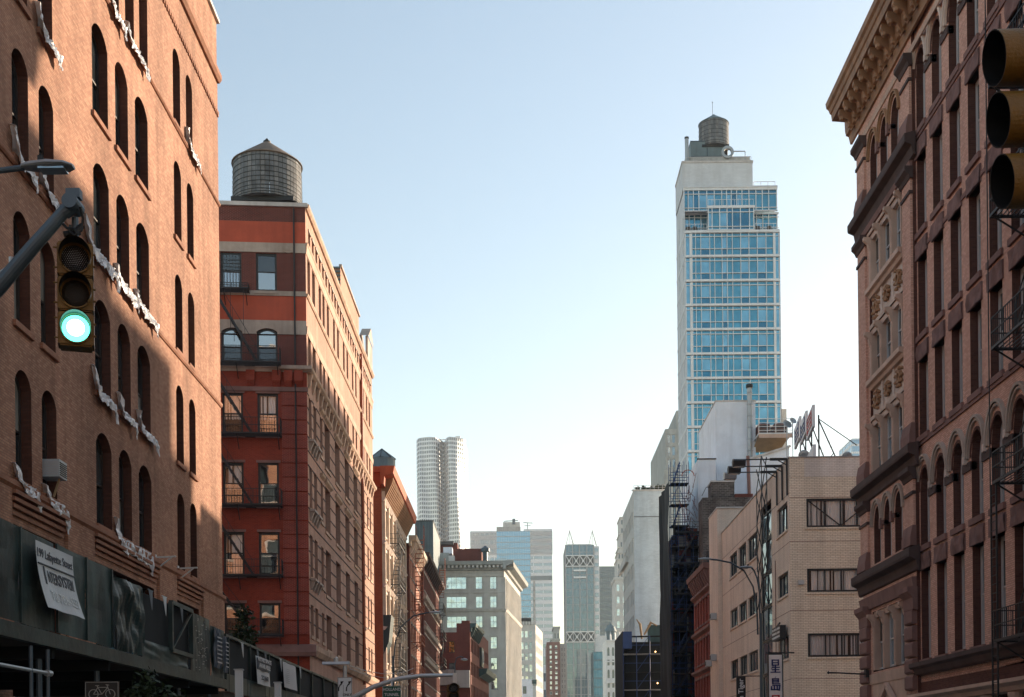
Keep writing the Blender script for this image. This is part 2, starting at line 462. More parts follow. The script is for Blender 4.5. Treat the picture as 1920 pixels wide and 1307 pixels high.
WC = {}
def outline(w, z0, h, rise, n=10):
    a = w / 2
    pts = [(-a, z0), (a, z0)]
    if rise > 0:
        pts += [(-a + 2 * a * k / n, arcz(-a + 2 * a * k / n, a, h, rise)) for k in range(n, -1, -1)]
    else:
        pts += [(a, h), (-a, h)]
    return pts
def wmesh(w, h, rise, style, fm, ft):
    key = (round(w, 3), round(h, 3), rise, style, fm, ft)
    if key in WC: return WC[key]
    mb = MB()
    o = outline(w, 0, h, rise); i_ = outline(w - 2 * ft, ft, h - ft, max(rise - .0, 0))
    n = len(o)
    for k in range(n):
        j = (k + 1) % n
        (ax, az), (bx, bz), (cx, cz), (dx, dz) = o[k], o[j], i_[j], i_[k]
        mb.poly([(ax, -.08, az), (bx, -.08, bz), (cx, -.08, cz), (dx, -.08, dz)])
        mb.poly([(dx, -.08, dz), (cx, -.08, cz), (cx, .03, cz), (dx, .03, dz)])
    panes = []
    iw = w - 2 * ft
    if style == 'sash':
        zm = ft + (h - rise * .5 - 2 * ft) * .52
        mb.box(-iw / 2, iw / 2, -.07, .02, zm - .03, zm + .03)
        lo = MB(); lo.poly([(-iw / 2, -.01, ft), (iw / 2, -.01, ft), (iw / 2, -.01, zm), (-iw / 2, -.01, zm)])
        hi = MB(); hi.poly([(x, -.045, z) for x, z in outline(iw, zm, h - ft, rise)])
        panes = [lo, hi]
    elif style.startswith('grid'):
        nc, nr = int(style[4]), int(style[5])
        for c in range(1, nc):
            x = -iw / 2 + iw * c / nc
            mb.box(x - ft * .3, x + ft * .3, -.07, .02, ft, h - ft)
        for r in range(1, nr):
            z = ft + (h - 2 * ft) * r / nr
            mb.box(-iw / 2, iw / 2, -.065, .02, z - ft * .3, z + ft * .3)
        for c in range(nc):
            p = MB(); x0, x1 = -iw / 2 + iw * c / nc, -iw / 2 + iw * (c + 1) / nc
            p.poly([(x0, -.02, ft), (x1, -.02, ft), (x1, -.02, h - ft), (x0, -.02, h - ft)])
            panes.append(p)
    else:
        p = MB(); p.poly([(x, -.02, z) for x, z in outline(iw, ft, h - ft, rise)])
        panes = [p]
    WC[key] = (mb.mesh('window_frame', M[fm]), panes, {})
    return WC[key]
def window(root, fr, u, z, w, h, rise=0, style='sash', fm='frame_grey', gm='g_dark', ft=.07, depth=.3, tilt=.004, curtain=None, name='window', back=False):
    me, panes, cache = wmesh(w, h, rise, style, fm, ft)
    wm = fr @ T(u, depth, z)
    o = newobj(name, me, root, wm)
    gl = gm if isinstance(gm, (list, tuple)) else [gm]
    for k, p in enumerate(panes):
        g = RND.choice(gl)
        key = (k, g)
        if key not in cache: cache[key] = p.mesh('pane', M[g])
        rot = Matrix.Rotation(RND.uniform(-tilt, tilt), 4, 'Z') @ Matrix.Rotation(RND.uniform(-tilt, tilt), 4, 'X')
        newobj('pane', cache[key], o, wm @ rot)
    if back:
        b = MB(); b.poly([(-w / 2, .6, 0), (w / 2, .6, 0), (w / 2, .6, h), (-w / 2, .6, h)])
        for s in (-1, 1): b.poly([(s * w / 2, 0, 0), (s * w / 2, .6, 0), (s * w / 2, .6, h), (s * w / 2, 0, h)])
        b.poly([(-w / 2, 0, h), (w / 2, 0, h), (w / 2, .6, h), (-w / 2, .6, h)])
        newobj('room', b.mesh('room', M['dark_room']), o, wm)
    if curtain:
        (c0, c1, z0, z1, cm) = curtain
        b = MB(); n = max(int((c1 - c0) / .085), 4)
        pts = [(c0 + (c1 - c0) * i / n, .075 + (.045 if i % 2 else -.045) + RND.uniform(-.02, .02)) for i in range(n + 1)]
        for (a0, b0), (a1, b1) in zip(pts, pts[1:]):
            if RND.random() < .22: continue
            b.poly([(a0, b0, z0), (a1, b1, z0), (a1, b1, z1), (a0, b0, z1)])
        newobj('curtain', b.mesh('curtain', M[cm]), o, wm)
    return o

def shell(root, pts, z0, z1, mat, skip=(), roof=True, name='wall', rmat='roof_dark', rz=None):
    """plain outer walls on a footprint (world xy, counter-clockwise), leaving out the sides that have facades"""
    mb = MB(); n = len(pts)
    for k in range(n):
        if k in skip: continue
        (ax, ay), (bx, by) = pts[k], pts[(k + 1) % n]
        mb.poly([(ax, ay, z0), (bx, by, z0), (bx, by, z1), (ax, ay, z1)])
    if mb.f: part(name, mb, M[mat], root, Matrix.Identity(4))
    if roof:
        r = MB(); zz = rz if rz is not None else z1 - .05
        r.poly([(x, y, zz) for x, y in pts])
        part('roof', r, M[rmat], root, Matrix.Identity(4))

def copy_tree(o, mat, label=None, group=None):
    """copy a thing with its parts and their sub-parts"""
    kids = {}
    for c in SC.collection.objects:
        if c.parent: kids.setdefault(c.parent.name, []).append(c)
    def rec(s, parent, wm):
        c = s.copy(); SC.collection.objects.link(c)
        WM[c.name] = wm
        c.parent = parent
        c.matrix_basis = (WM[parent.name].inverted() @ wm) if parent else wm
        for k in kids.get(s.name, []):
            rec(k, c, wm @ WM[s.name].inverted() @ WM[k.name])
        return c
    c = rec(o, None, mat)
    if label: c['label'] = label
    if group: c['group'] = group
    return c

def text_mb(body, size, mat, extr=.004, align='CENTER', font_bold=0.0, sx=1):
    cu = bpy.data.curves.new('lettering', 'FONT')
    cu.body = body; cu.size = size; cu.extrude = extr; cu.align_x = align; cu.offset = font_bold
    cu.resolution_u = 3
    t = bpy.data.objects.new('lettering', cu)
    SC.collection.objects.link(t)
    dg = bpy.context.evaluated_depsgraph_get()
    me = bpy.data.meshes.new_from_object(t.evaluated_get(dg))
    bpy.data.objects.remove(t)
    me.materials.clear(); me.materials.append(M[mat])
    for v in me.vertices:                       # stand it up: text x -> x, text y -> z
        x, y, z = v.co
        v.co = (x * sx, -z, y)
    return me

# ================================================================== SETTING
def structure(name, mb, mat):
    return newobj(name, mb.mesh(name, M[mat]), kind='structure')
g = MB(); g.poly([(-3000, -600, -.13), (3000, -600, -.13), (3000, 5000, -.13), (-3000, 5000, -.13)])
structure('ground', g, 'concrete')
g = MB(); g.poly([(-8.6, -300, 0), (11, -300, 0), (11, 480, 0), (-8.6, 480, 0)])
structure('road', g, 'asphalt')
for x0, x1 in ((-60, -8.6), (11, 60)):
    for y0, y1 in ((-60, -12), (8, 61.5), (76, 480)):
        g = MB(); g.box(x0, x1, y0, y1, -.12, .13); structure('pavement', g, 'pavement')
g = MB()
for lx in (-4.2, -.9, 2.4, 6.2):
    for k in range(30):
        y = -20 + k * 9
        g.box(lx - .06, lx + .06, y, y + 3, .002, .006)
structure('lane_markings', g, 'paint_line')

# ================================================================== LEFT FOREGROUND BUILDING
XL = -13.0
B1 = thing('brick_warehouse', (XL, 14, 0), 'tall orange-red brick warehouse with arched windows filling the left edge of the street', 'building')
f1 = FR(XL, 14, 90)
def U(y): return y - 14
rowsB1 = [(9.1, 12.05), (13.2, 16.2), (17.5, 20.45), (21.8, 24.8), (26.2, 29.1)]
trip = [(39.4, 40.9), (41.65, 43.0), (43.8, 45.3)]
pairB = [(48.7, 49.75), (50.6, 51.6)]
pairA = [(33.1, 34.2), (34.95, 36.05)]
trip0 = [(25.0, 26.5), (27.2, 28.6), (29.4, 30.9)]
pair0 = [(18.6, 19.7), (20.5, 21.6)]
holes = []; wins = []
for ri, (z0, z1) in enumerate(rowsB1):
    cols = pair0 + trip0 + pairA + trip + pairB
    if ri == 4: cols = pair0 + [(25, 26), (26.6, 27.6), (28.2, 29.2), (29.9, 30.9)] + pairA + [(39.5, 40.5), (41.15, 42.15), (42.8, 43.8), (44.4, 45.4)] + pairB
    for a, b in cols:
        rise = .42 if b - a > 1.2 else .36
        holes.append((U(a), U(b), z0, z1, rise)); wins.append((U(a), U(b), z0, z1, rise))
ground_open = [(18.4, 21.8), (24.8, 31.1), (32.9, 36.2), (39.2, 45.5), (48.5, 51.8)]
for a, b in ground_open: holes.append((U(a), U(b), .6, 7.9, 0))
wall(B1, f1, 0, 42, 0, 31.4, holes, M['brick_left'], .42, M['brick_left_reveal_shade'])
for a, b, z0, z1, rise in wins:
    window(B1, f1, (a + b) / 2, z0, b - a, z1 - z0, rise, 'sash', 'frame_bronze', ['g_dark', 'g_side', 'g_dark', 'g_dark', 'g_blind'], .075, .36, tilt=.012)
    s = MB(); s.box(a - .1, b + .1, -.09, .3, z0 - .16, z0); part('sill', s, M['brick_left_trim'], B1, f1)
for a, b in ground_open:
    window(B1, f1, U((a + b) / 2), .6, b - a, 7.3, 0, 'grid43', 'frame_dark', 'g_mid', .1, .4)
    for k in range(4):
        s = MB(); s.box(U(a) - .05 * k - .15, U(b) + .05 * k + .15, -.05 - .05 * k, .0, 8.12 + k * .17, 8.22 + k * .17)
        part('corbel_course', s, M['brick_left_trim'], B1, f1)
# plain brick piers, slightly proud
for a, b in ((14.2, 18.0), (22.2, 24.4), (31.5, 32.6), (36.6, 38.9), (45.9, 48.2), (52.2, 55.9)):
    s = MB(); s.box(U(a), U(b), -.1, 0, 0, 8.75); part('pier', s, M['brick_left'], B1, f1)
for z, h, d in ((8.75, .22, .16), (17.22, .16, .09), (26.0, .12, .09), (31.4, .34, .2)):
    s = MB(); s.extr([(0, z), (-d * .5, z), (-d, z + h * .4), (-d, z + h), (0, z + h)], 0, 42)
    part('string_course' if z < 30 else 'coping', s, M['brick_left_trim'], B1, f1)
# dentil course
s = MB(); s.box(0, 42, -.06, 0, 30.05, 30.15)
for k in range(165): s.box(k * .255, k * .255 + .13, -.06, 0, 29.9, 30.05)
part('dentil_course', s, M['brick_left_trim'], B1, f1, kind='stuff')
shell(B1, [(XL, 14), (XL, 56), (-42, 56), (-42, 14)], 0, 31.4, 'brick_left', skip=(0, 1))
fE = FR(XL, 56, 180)
hsE = [(2.2 + i * 3.6, 3.7 + i * 3.6, z0, z1, .4) for z0, z1 in rowsB1 for i in range(7)]
wall(B1, fE, 0, 29, 0, 31.4, hsE, M['brick_left'], .35)
for h in hsE:
    window(B1, fE, (h[0] + h[1]) / 2, h[2], h[1] - h[0], h[3] - h[2], .4, 'sash', 'frame_grey', ['g_dark', 'g_mid'], .08, .3)
    s = MB(); s.box(h[0] - .1, h[1] + .1, -.09, .2, h[2] - .16, h[2]); part('sill', s, M['stone_pale'], B1, fE)
# set-back parapet block at the far roof corner
s = MB(); s.box(U(49.6), U(56), 0.02, 5, 31.95, 34.1); part('roof_bulkhead', s, M['brick_left'], B1, f1)
s = MB(); s.box(U(49.4), U(56.15), -.1, 5.2, 34.1, 34.25); part('bulkhead_coping', s, M['coping'], B1, f1)
s = MB(); s.tube([(U(47.6), .6, 31.9), (U(47.6), .6, 33.4)], .22, 10); s.lathe([(.01, 33.85), (.34, 33.6), (.3, 33.38)], 12, (U(47.6), .6, 0))
part('roof_vent', s, M['galv'], B1, f1)
s = MB(); s.box(U(48.2), U(49.2), .3, 1.4, 31.9, 33.3); part('roof_unit', s, M['alu'], B1, f1)

# plastic sheeting bundled on the sills
def wrap(y0, y1, z, label, seed, up=.7, down=.25, r=.15):
    """thin plastic sheet gathered over a sill: the top lies on the sill, the front hangs in creases, the near end climbs the jamb"""
    L = y1 - y0 + .25; nx = max(int(L / .055), 10); nj = 9
    N = lambda *a: noise.noise(Vector(a))
    mb = MB(); idx = {}
    for i in range(nx + 1):
        t = i / nx; u = -.12 + L * t
        rise = up * .7 * math.exp(-(t * L / .24) ** 2) + .06 * math.exp(-((1 - t) * L / .12) ** 2)
        fall = down * math.exp(-((1 - t) * L / .25) ** 2)
        hang = (r * 2.5) * (.75 + .45 * N(u * 2.3, seed, 4)) + .06 * abs(N(u * 9, seed, 1))
        for j in range(nj + 1):
            s_ = j / nj
            if s_ < .3: px_, pz_ = -.22 + .36 * s_ / .3, .03 + .03 * N(u * 7, s_ * 5, seed)
            else:
                q = (s_ - .3) / .7; px_, pz_ = .14 + .03 * q, .03 - hang * q
            px_ += .09 * N(u * 6 + seed, s_ * 2.5, 3) + .06 * N(u * 21, s_ * 7, seed)
            pz_ += .05 * N(u * 11, s_ * 4, seed + 9) + rise * (1 - .35 * s_) - fall * s_
            uu = u + .04 * N(u * 6, s_ * 6, seed + 5) - rise * .12
            idx[i, j] = (px_, uu, pz_)
    for i in range(nx):
        for j in range(nj):
            a, b, c, d = idx[i, j], idx[i + 1, j], idx[i + 1, j + 1], idx[i, j + 1]
            if (i + j) % 2: mb.poly([a, b, c]); mb.poly([a, c, d])
            else: mb.poly([a, b, d]); mb.poly([b, c, d])
    o = newobj('plastic_sheeting', mb.mesh('plastic_sheeting', M['plastic']), None, T(XL, y0, z), label, 'plastic sheeting', 'plastic sheeting left on the window sills')
    sd = o.modifiers.new('thickness', 'SOLIDIFY'); sd.thickness = .006
wrap(33.1, 34.3, 17.5, 'white plastic bunched on the sill just behind the street lamp, nearest the left edge', 1, 1.0)
wrap(35.0, 36.2, 17.5, 'white plastic bunched on the sill above the street lamp bracket, second from the left edge', 2, .8)
wrap(34.9, 36.2, 21.8, 'white plastic strip on the shaded sill at the upper left, beside the sunlit wall', 3, .9)
wrap(41.2, 42.3, 26.1, 'white plastic on the top floor sill, higher and more to the left of its pair', 4, .3)
wrap(42.8, 44.9, 26.1, 'white plastic on the sunlit top floor sill, lower of its pair', 5, .5)
wrap(50.6, 52.2, 26.15, 'white plastic on the sunlit string course close to the far roof corner', 6, .9)
wrap(38.6, 41.2, 17.5, 'long white plastic bundle right of the traffic signal, half in shadow', 7, 1.1, .3, .19)
wrap(41.5, 43.4, 17.45, 'bright sunlit plastic bundle in the middle of the string course', 8, .6, .2, .19)
wrap(43.6, 45.7, 17.45, 'bright sunlit plastic bundle ending the row on the string course', 9, .5, .3, .17)
wrap(39.2, 41.0, 13.2, 'white plastic spread over the sill under the green signal light, first of three', 10, 1.0, .35, .17)
wrap(41.6, 43.1, 13.2, 'white plastic on the middle sill of the three below the sunlit bundle', 11, .8, .3, .14)
wrap(43.7, 45.6, 13.2, 'white plastic on the right sill of the three, its end hanging down', 12, .8, .4, .14)
wrap(33.0, 34.3, 9.0, 'white plastic on the low sill left of the window air conditioner', 13, .7, .3)
wrap(35.0, 36.4, 9.0, 'white plastic on the low sill beneath the window air conditioner', 14, .5, .5)
wrap(41.2, 44.7, 9.0, 'large white plastic sheet hanging over the low ledge above the green scaffold shed', 15, .9, .4, .24)
# window air conditioner
ac = thing('air_conditioner', (XL + .25, 35.5, 9.62), 'pale window air conditioner propped on a wooden strut above the plastic', 'air conditioner')
s = MB(); s.box(-.45, .12, -.3, .3, 0, .48); part('case', s, M['ac_case'], ac)
s = MB()
for k in range(7): s.box(.12, .135, -.26, .26, .05 + k * .055, .075 + k * .055)
part('grille', s, M['frame_dark'], ac)
for k in range(6):
    s = MB(); s.box(-.3, .08, -.31, -.3, .06 + k * .065, .09 + k * .065); part('louvre', s, M['frame_grey'], ac)
s = MB(); s.bar((.02, 0, 0), (-.15, 0, -.5), .05); part('strut', s, M['wood_pole'], ac)
for (y, z, lab) in ((45.7, 8.95, 'white metal bracket sticking out beside the large hanging plastic sheet'), (48.7, 9.0, 'small white metal flag bracket under the pair of low arched windows')):
    br = thing('wall_bracket', (XL, y, z), lab, 'bracket', 'brackets on the brick wall')
    s = MB(); s.bar((0, 0, .1), (.75, -.05, .12), .05); s.bar((0, 0, -.35), (.6, -.03, .1), .04); part('arm', s, M['frame_white'], br)
    s = MB(); s.box(0, .03, -.08, .08, -.45, .2); part('wall_plate', s, M['frame_white'], br)

# leafy things ------------------------------------------------------
def foliage_mb(rad, n, leaf, seed, blobs=9, squash=1.0):
    rr = random.Random(seed); mb = MB()
    cs = [(Vector((rr.gauss(0, .27), rr.gauss(0, .27), rr.gauss(0, .27) * squash)) * rad, rad * rr.uniform(.34, .6)) for _ in range(blobs)]
    for _ in range(n):
        c, q = rr.choice(cs)
        d = Vector((rr.gauss(0, 1), rr.gauss(0, 1), rr.gauss(0, 1))).normalized() * q * (rr.random() ** .4)
        p = c + d
        t = Vector((rr.gauss(0, 1), rr.gauss(0, 1), rr.gauss(0, .7))).normalized()
        w = t.cross(Vector((rr.gauss(0, 1), rr.gauss(0, 1), 1))).normalized()
        s = leaf * rr.uniform(.6, 1.3)
        mb.poly([p - t * s, p + w * s * .45, p + t * s, p - w * s * .45])
    return mb
def bush(name, loc, rad, n, leaf, label, cat, seed, trunk=.6, mat='leaf', group=None):
    b = thing(name, loc, label, cat, group)
    mb = foliage_mb(rad, n, leaf, seed)
    for i, v in enumerate(mb.v): mb.v[i] = (v[0], v[1], v[2] + trunk + rad * .6)
    part('foliage', mb, M[mat], b)
    s = MB(); rr = random.Random(seed + 1)
    s.tube([(0, 0, 0), (.05 * rad, 0, trunk * .6), (0, .05 * rad, trunk + rad * .5)], [rad * .09, rad * .07, rad * .03], 7)
    for k in range(7):
        s.tube([(0, 0, trunk * .7), (rr.uniform(-.6, .6) * rad, rr.uniform(-.6, .6) * rad, trunk + rad * rr.uniform(.3, 1.1))], [rad * .05, rad * .015], 5)
    part('trunk', s, M['bark'], b)
    return b

# ================================================================== SIDEWALK SHEDS
XS = -7.5
sh = thing('sidewalk_shed', (XS, 17, 0), 'dark green plywood sidewalk shed running along the foot of the brick warehouse', 'scaffold shed')
fs = FR(XS, 10, 90)
def V(y): return y - 10
y = 11.0; k = 0
edges = [11.0, 12.6, 14.2, 15.8, 17.4, 19.1, 20.6, 22.0, 23.35]
for a, b in zip(edges, edges[1:]):
    s = MB(); nn = 8; t = RND.uniform(-.015, .02)
    for i in range(nn):
        for j in range(7):
            P = lambda i, j: (V(a) + .006 + (V(b) - V(a) - .012) * i / nn, -.03 + t + .028 * noise.noise(Vector((a + i * .35, j * .5, 3.1))) , 3.82 + 1.43 * j / 7)
            s.poly([P(i, j), P(i + 1, j), P(i + 1, j + 1), P(i, j + 1)])
    o = part('plywood_panel', s, M[RND.choice(['shed_green', 'shed_green', 'shed_green_b'])], sh, fs, smooth=True)
    s = MB(); s.box(V(b) - .025, V(b) + .025, -.075, -.04, 3.82, 5.25)
    part('seam_batten', s, M['shed_green_b'], sh, fs)
# dark bulged sheet and torn bays further along
for a, b, z0, z1, mt in ((23.4, 25.1, 3.8, 5.15, 'shed_green_b'), (25.15, 28.6, 3.78, 4.15, 'shed_green'), (28.9, 30.7, 3.75, 5.12, 'shed_green_b'), (30.75, 32.2, 3.75, 5.0, 'shed_green')):
    s = MB(); nn = 30
    for i in range(nn):
        for j in range(21):
            amp = .13 if a == 23.4 else .03
            P = lambda i, j: (V(a) + (b - a) * i / nn, -.05 - amp * (noise.noise(Vector((a * 3 + i * .13, j * .14, 7.7))) + .35 * noise.noise(Vector((a * 3 + i * .35, j * .2, 1.7))) + .3), z0 + (z1 - z0) * j / 21)
            s.poly([P(i, j), P(i + 1, j), P(i + 1, j + 1), P(i, j + 1)])
    part('plywood_panel', s, M[mt], sh, fs, smooth=True)
s = MB(); s.box(V(25.1), V(28.9), -.0, .03, 4.1, 5.1); part('netting', s, M['net_black'], sh, fs)
for a, b in ((27.2, 28.9),):
    s = MB(); s.bar((V(a), -.08, 5.12), (V(b), -.08, 5.12), .09); s.bar((V(a), -.08, 4.1), (V(b), -.08, 4.1), .09)
    s.bar((V(a), -.08, 4.1), (V(a), -.08, 5.12), .09); s.bar((V(b), -.08, 4.1), (V(b), -.08, 5.12), .09); s.bar((V(a), -.09, 4.1), (V(b), -.09, 5.1), .04)
    part('timber_frame', s, M['shed_green_b'], sh, fs)
s = MB(); s.box(V(11), V(32.2), 0, 5.2, 3.62, 3.78); part('deck', s, M['plywood'], sh, fs)
s = MB(); s.box(V(11), V(32.2), -.12, -.0, 3.55, 3.78); part('edge_beam', s, M['shed_green_b'], sh, fs)
for k in range(8):
    s = MB(); yy = V(12.2 + k * 2.8); s.box(yy - .05, yy + .05, 0.02, 5.1, 3.4, 3.6); part('joist', s, M['net_black'], sh, fs)
for k in range(8):
    for dd in (.25, 4.9):
        s = MB(); yy = V(12.2 + k * 2.8); s.tube([(yy, dd, .13), (yy, dd, 3.4)], .05, 8); part('post', s, M['steel_paint'], sh, fs)
s = MB(); rr = random.Random(3)
for k in range(46):          # crinkled reflective tape strips stapled on the end panel
    u_ = V(29.1) + rr.random() * 1.0; z_ = 3.8 + rr.random() * 1.2
    s.box(u_, u_ + rr.uniform(.03, .12), -.115, -.105, z_, z_ + .012)
part('staples', s, M['alu'], sh, fs, kind='stuff')
# torn printed sheets hanging on the shed
for (a, b, z0, z1, lab) in ((30.8, 31.5, 4.0, 4.95, 'crumpled grey printed sheet on the shed, nearer of the two'), (31.7, 32.2, 3.95, 4.85, 'crumpled grey printed sheet at the far end of the green shed')):
    s = MB(); n = 10
    for i in range(n):
        for j in range(n):
            P = lambda i, j: (V(a) + (b - a) * i / n + .06 * (1 - j / n) * math.sin(i), -.13 - .05 * noise.noise(Vector((i * .6 + a, j * .5, 1))), z0 + (z1 - z0) * j / n)
            s.poly([P(i, j), P(i + 1, j), P(i + 1, j + 1), P(i, j + 1)])
    po = newobj('poster', s.mesh('poster', M['poster_dark']), None, fs, lab, 'poster', 'posters on the scaffold sheds')
    s = MB()
    for k in range(7): s.box(V(a) + .1, V(b) - .12, -.19, -.185, z0 + .12 + k * .1, z0 + .15 + k * .1)
    part('printing', s, M['banner'], po, fs)

def pennant(y, z, lab, mat='ink_faint', X=XS):
    s = MB(); s.poly([(-.13, -.02, 0), (.13, -.02, 0), (0, -.05, -.4)]); s.poly([(-.13, -.01, 0), (0, -.04, -.4), (.13, -.01, 0)])
    o = newobj('pennant', s.mesh('pennant', M[mat]), None, FR(X + .1, y, 90) @ T(0, 0, z), lab, 'pennant', 'pennants along the scaffold sheds')
    s = MB(); s.bar((-.18, -.01, .01), (.18, -.01, .01), .018); part('hem', s, M[mat], o, FR(X + .1, y, 90) @ T(0, 0, z))
pennant(25.6, 5.15, 'dark limp pennant left of the white triangular one on the green shed', 'poster_dark')
pennant(26.6, 5.15, 'white triangular pennant on the black net of the green shed')
pennant(27.9, 5.14, 'dark pennant over the timber frame of the green shed', 'poster_dark')

# the white banner
bn = thing('banner', (XS + .12, 0, 0), 'white banner reading 199 Lafayette Street hung on the green shed', 'banner')
yb0, zb0 = S(XS + .12, 64, 1012); yb1, zb1 = S(XS + .12, 134, 1040)
fb = FR(XS + .12, yb0, 90)
W_ = yb1 - yb0; H_ = 1.02
s = MB(); n = 14
def bp(i, j):
    t = 1 - j / n
    return (W_ * i / n + .16 * t * t * (i / n * .6 + .4), -.02 - .16 * t * t - .02 * math.sin(i * .8) * t, -H_ * t + .0)
for i in range(n):
    for j in range(n):
        s.poly([bp(i, j), bp(i + 1, j), bp(i + 1, j + 1), bp(i, j + 1)])
ztop = zb0
part('sheet', s, M['banner'], bn, fb @ T(0, 0, ztop), smooth=True)
def onbanner(body, size, mat, cx, cz, bold=0, sx=1):
    me = text_mb(body, size, mat, .002, font_bold=bold, sx=sx)
    for v in me.vertices:
        x = v.co.x + W_ * cx; z = v.co.z - H_ * cz
        t = -z / H_; 
        v.co.x = x + .16 * t * t * (x / W_ * .6 + .4)
        v.co.y = v.co.y - .03 - .16 * t * t - .02 * math.sin(x / W_ * n * .8) * t
        v.co.z = z
    newobj('lettering', me, bn, fb @ T(0, -.0, ztop))
onbanner('199 Lafayette Street', .19, 'ink', .48, .23, .001, 1.0)
onbanner('I', .38, 'ink', .13, .62, .006)
onbanner('NTERSYSTEM', .25, 'ink', .56, .58, .004, .78)
onbanner('718-786-9337', .22, 'ink_faint', .56, .86, .002)
s = MB(); s.box(.02, W_ + .0, -.06, -.045, -.345 * H_, -.325 * H_); part('rule', s, M['ink'], bn, fb @ T(0, 0, ztop))

# second shed (darker, netted) beyond the corner
sh2 = thing('sidewalk_shed', (XS, 33, 0), 'black netted sidewalk shed with posters in front of the red corner building', 'scaffold shed')
fs2 = FR(XS, 32.3, 90)
s = MB(); s.box(0, 22, -.02, .03, 3.95, 4.9); part('netting', s, M['net_black'], sh2, fs2)
for k in range(9):
    s = MB(); s.box(k * 2.45 + .01, k * 2.45 + 2.43, -.08, -.02, 3.5, 3.95); part('plywood_panel', s, M['shed_green' if k % 2 else 'shed_green_b'], sh2, fs2)
s = MB(); s.box(0, 22, 0, 5.2, 3.35, 3.5); part('deck', s, M['plywood'], sh2, fs2)
s = MB(); s.bar((0, -.04, 4.92), (22, -.04, 4.85), .07); part('top_rail', s, M['shed_green_b'], sh2, fs2)
for k in range(9):
    s = MB(); s.bar((k * 2.6 + .3, -.05, 3.5), (k * 2.6 + .3, -.05, 4.9), .07); part('stanchion', s, M['shed_green_b'], sh2, fs2)
for k in range(8):
    s = MB(); s.tube([(k * 2.9 + .6, .2, .13), (k * 2.9 + .6, .2, 3.35)], .05, 8); part('post', s, M['steel_paint'], sh2, fs2)
for i, (px, py) in enumerate(((446, 1203), (475, 1216), (490, 1222), (519, 1232), (556, 1240))):
    yy, zz = S(XS, px, py)
    pennant(yy, 4.86, 'grey pennant number %s along the black netted shed, counted from the brick warehouse' % ('one', 'two', 'three', 'four', 'five')[i], 'poster_dark' if i in (1, 2) else 'ink_faint')
def poster(px0, px1, py0, h, lab, dark, lines):
    y0, z1 = S(XS + .12, px0, py0); y1, _ = S(XS + .12, px1, py0)
    fr = FR(XS + .12, y0, 90) @ T(0, 0, z1 - h)
    w = y1 - y0
    po = newobj('poster', None, None, fr, lab, 'poster', 'posters on the scaffold sheds')
    s = MB(); nn = 8
    for i in range(nn):
        for j in range(nn):
            P = lambda i, j: (w * i / nn, -.03 - .05 * (1 - j / nn) - .015 * math.sin(i * 1.3), h * j / nn)
            s.poly([P(i, j), P(i + 1, j), P(i + 1, j + 1), P(i, j + 1)])
    part('sheet', s, M['white_sign'], po, fr, smooth=True)
    if dark:
        s = MB(); s.box(.05, w - .05, -.075, -.055, h * .52, h - .05); part('dark_field', s, M['poster_dark'], po, fr)
    for (tx, sz, zz, mt) in lines:
        newobj('lettering', text_mb(tx, sz, mt, .002, font_bold=.006, sx=w / 1.0), po, fr @ T(w / 2, -.105, zz * h))
    return po
poster(477, 502, 1229, .78, 'poster reading retail space available on the black netted shed', True,
       [('RETAIL SPACE', .16, .83, 'white_sign'), ('AVAILABLE', .17, .60, 'white_sign'), ('212.555', .2, .2, 'ink')][:2] + [('2.2.668', .18, .18, 'ink')])
po = poster(528, 553, 1240, .80, 'plain white poster with fine print on the black netted shed', False, [])
s = MB()
for k in range(8): s.box(.25, .8, -.105, -.10, .15 + k * .06, .165 + k * .06)
part('fine_print', s, M['frame_grey'], po)
for i, (px, top) in enumerate(((448, 1257), (521, 1281))):
    yy, zz = S(XS + .9, px, top)
    p = thing('post', (XS + .9, yy, 0), ('white steel post in front of the netted shed, taller of the two', 'white steel post in front of the netted shed, shorter of the two')[i], 'post', 'white posts by the netted shed')
    s = MB(); s.box(-.08, .08, -.08, .08, 0, zz); part('shaft', s, M['frame_white'], p)
    s = MB(); s.box(-.1, .1, -.1, .1, zz, zz + .03); part('cap', s, M['frame_grey'], p)
# pipes of a rolling scaffold under the shed
fx, _ = 0, 0
yy0, z_top = S(-7.0, 0, 1226)
sc_ = thing('pipe_scaffold', (-7.0, 17, 0), 'grey pipe scaffold frame under the green shed at the lower left corner', 'scaffold frame')
fa = FR(-7.0, 10, 90)
for z in (2.45, 3.05):
    s = MB(); s.tube([(4, 0, z + .0), (V(19.0), 0, z)], .028, 8); part('rail', s, M['galv'], sc_, fa)
for yv in (V(14.5), V(18.3), V(18.95)):
    s = MB(); s.tube([(yv, 0, .13), (yv, 0, 3.4)], .03, 8); part('upright', s, M['steel_paint'], sc_, fa)
s = MB(); s.tube([(V(18.9), 0, 3.05), (V(19.05), 0, 3.05)], .05, 8); part('coupler', s, M['galv'], sc_, fa)
s = MB(); s.bar((V(16.8), .3, 2.9), (V(18.6), .3, 2.1), .04); part('brace', s, M['plywood'], sc_, fa)
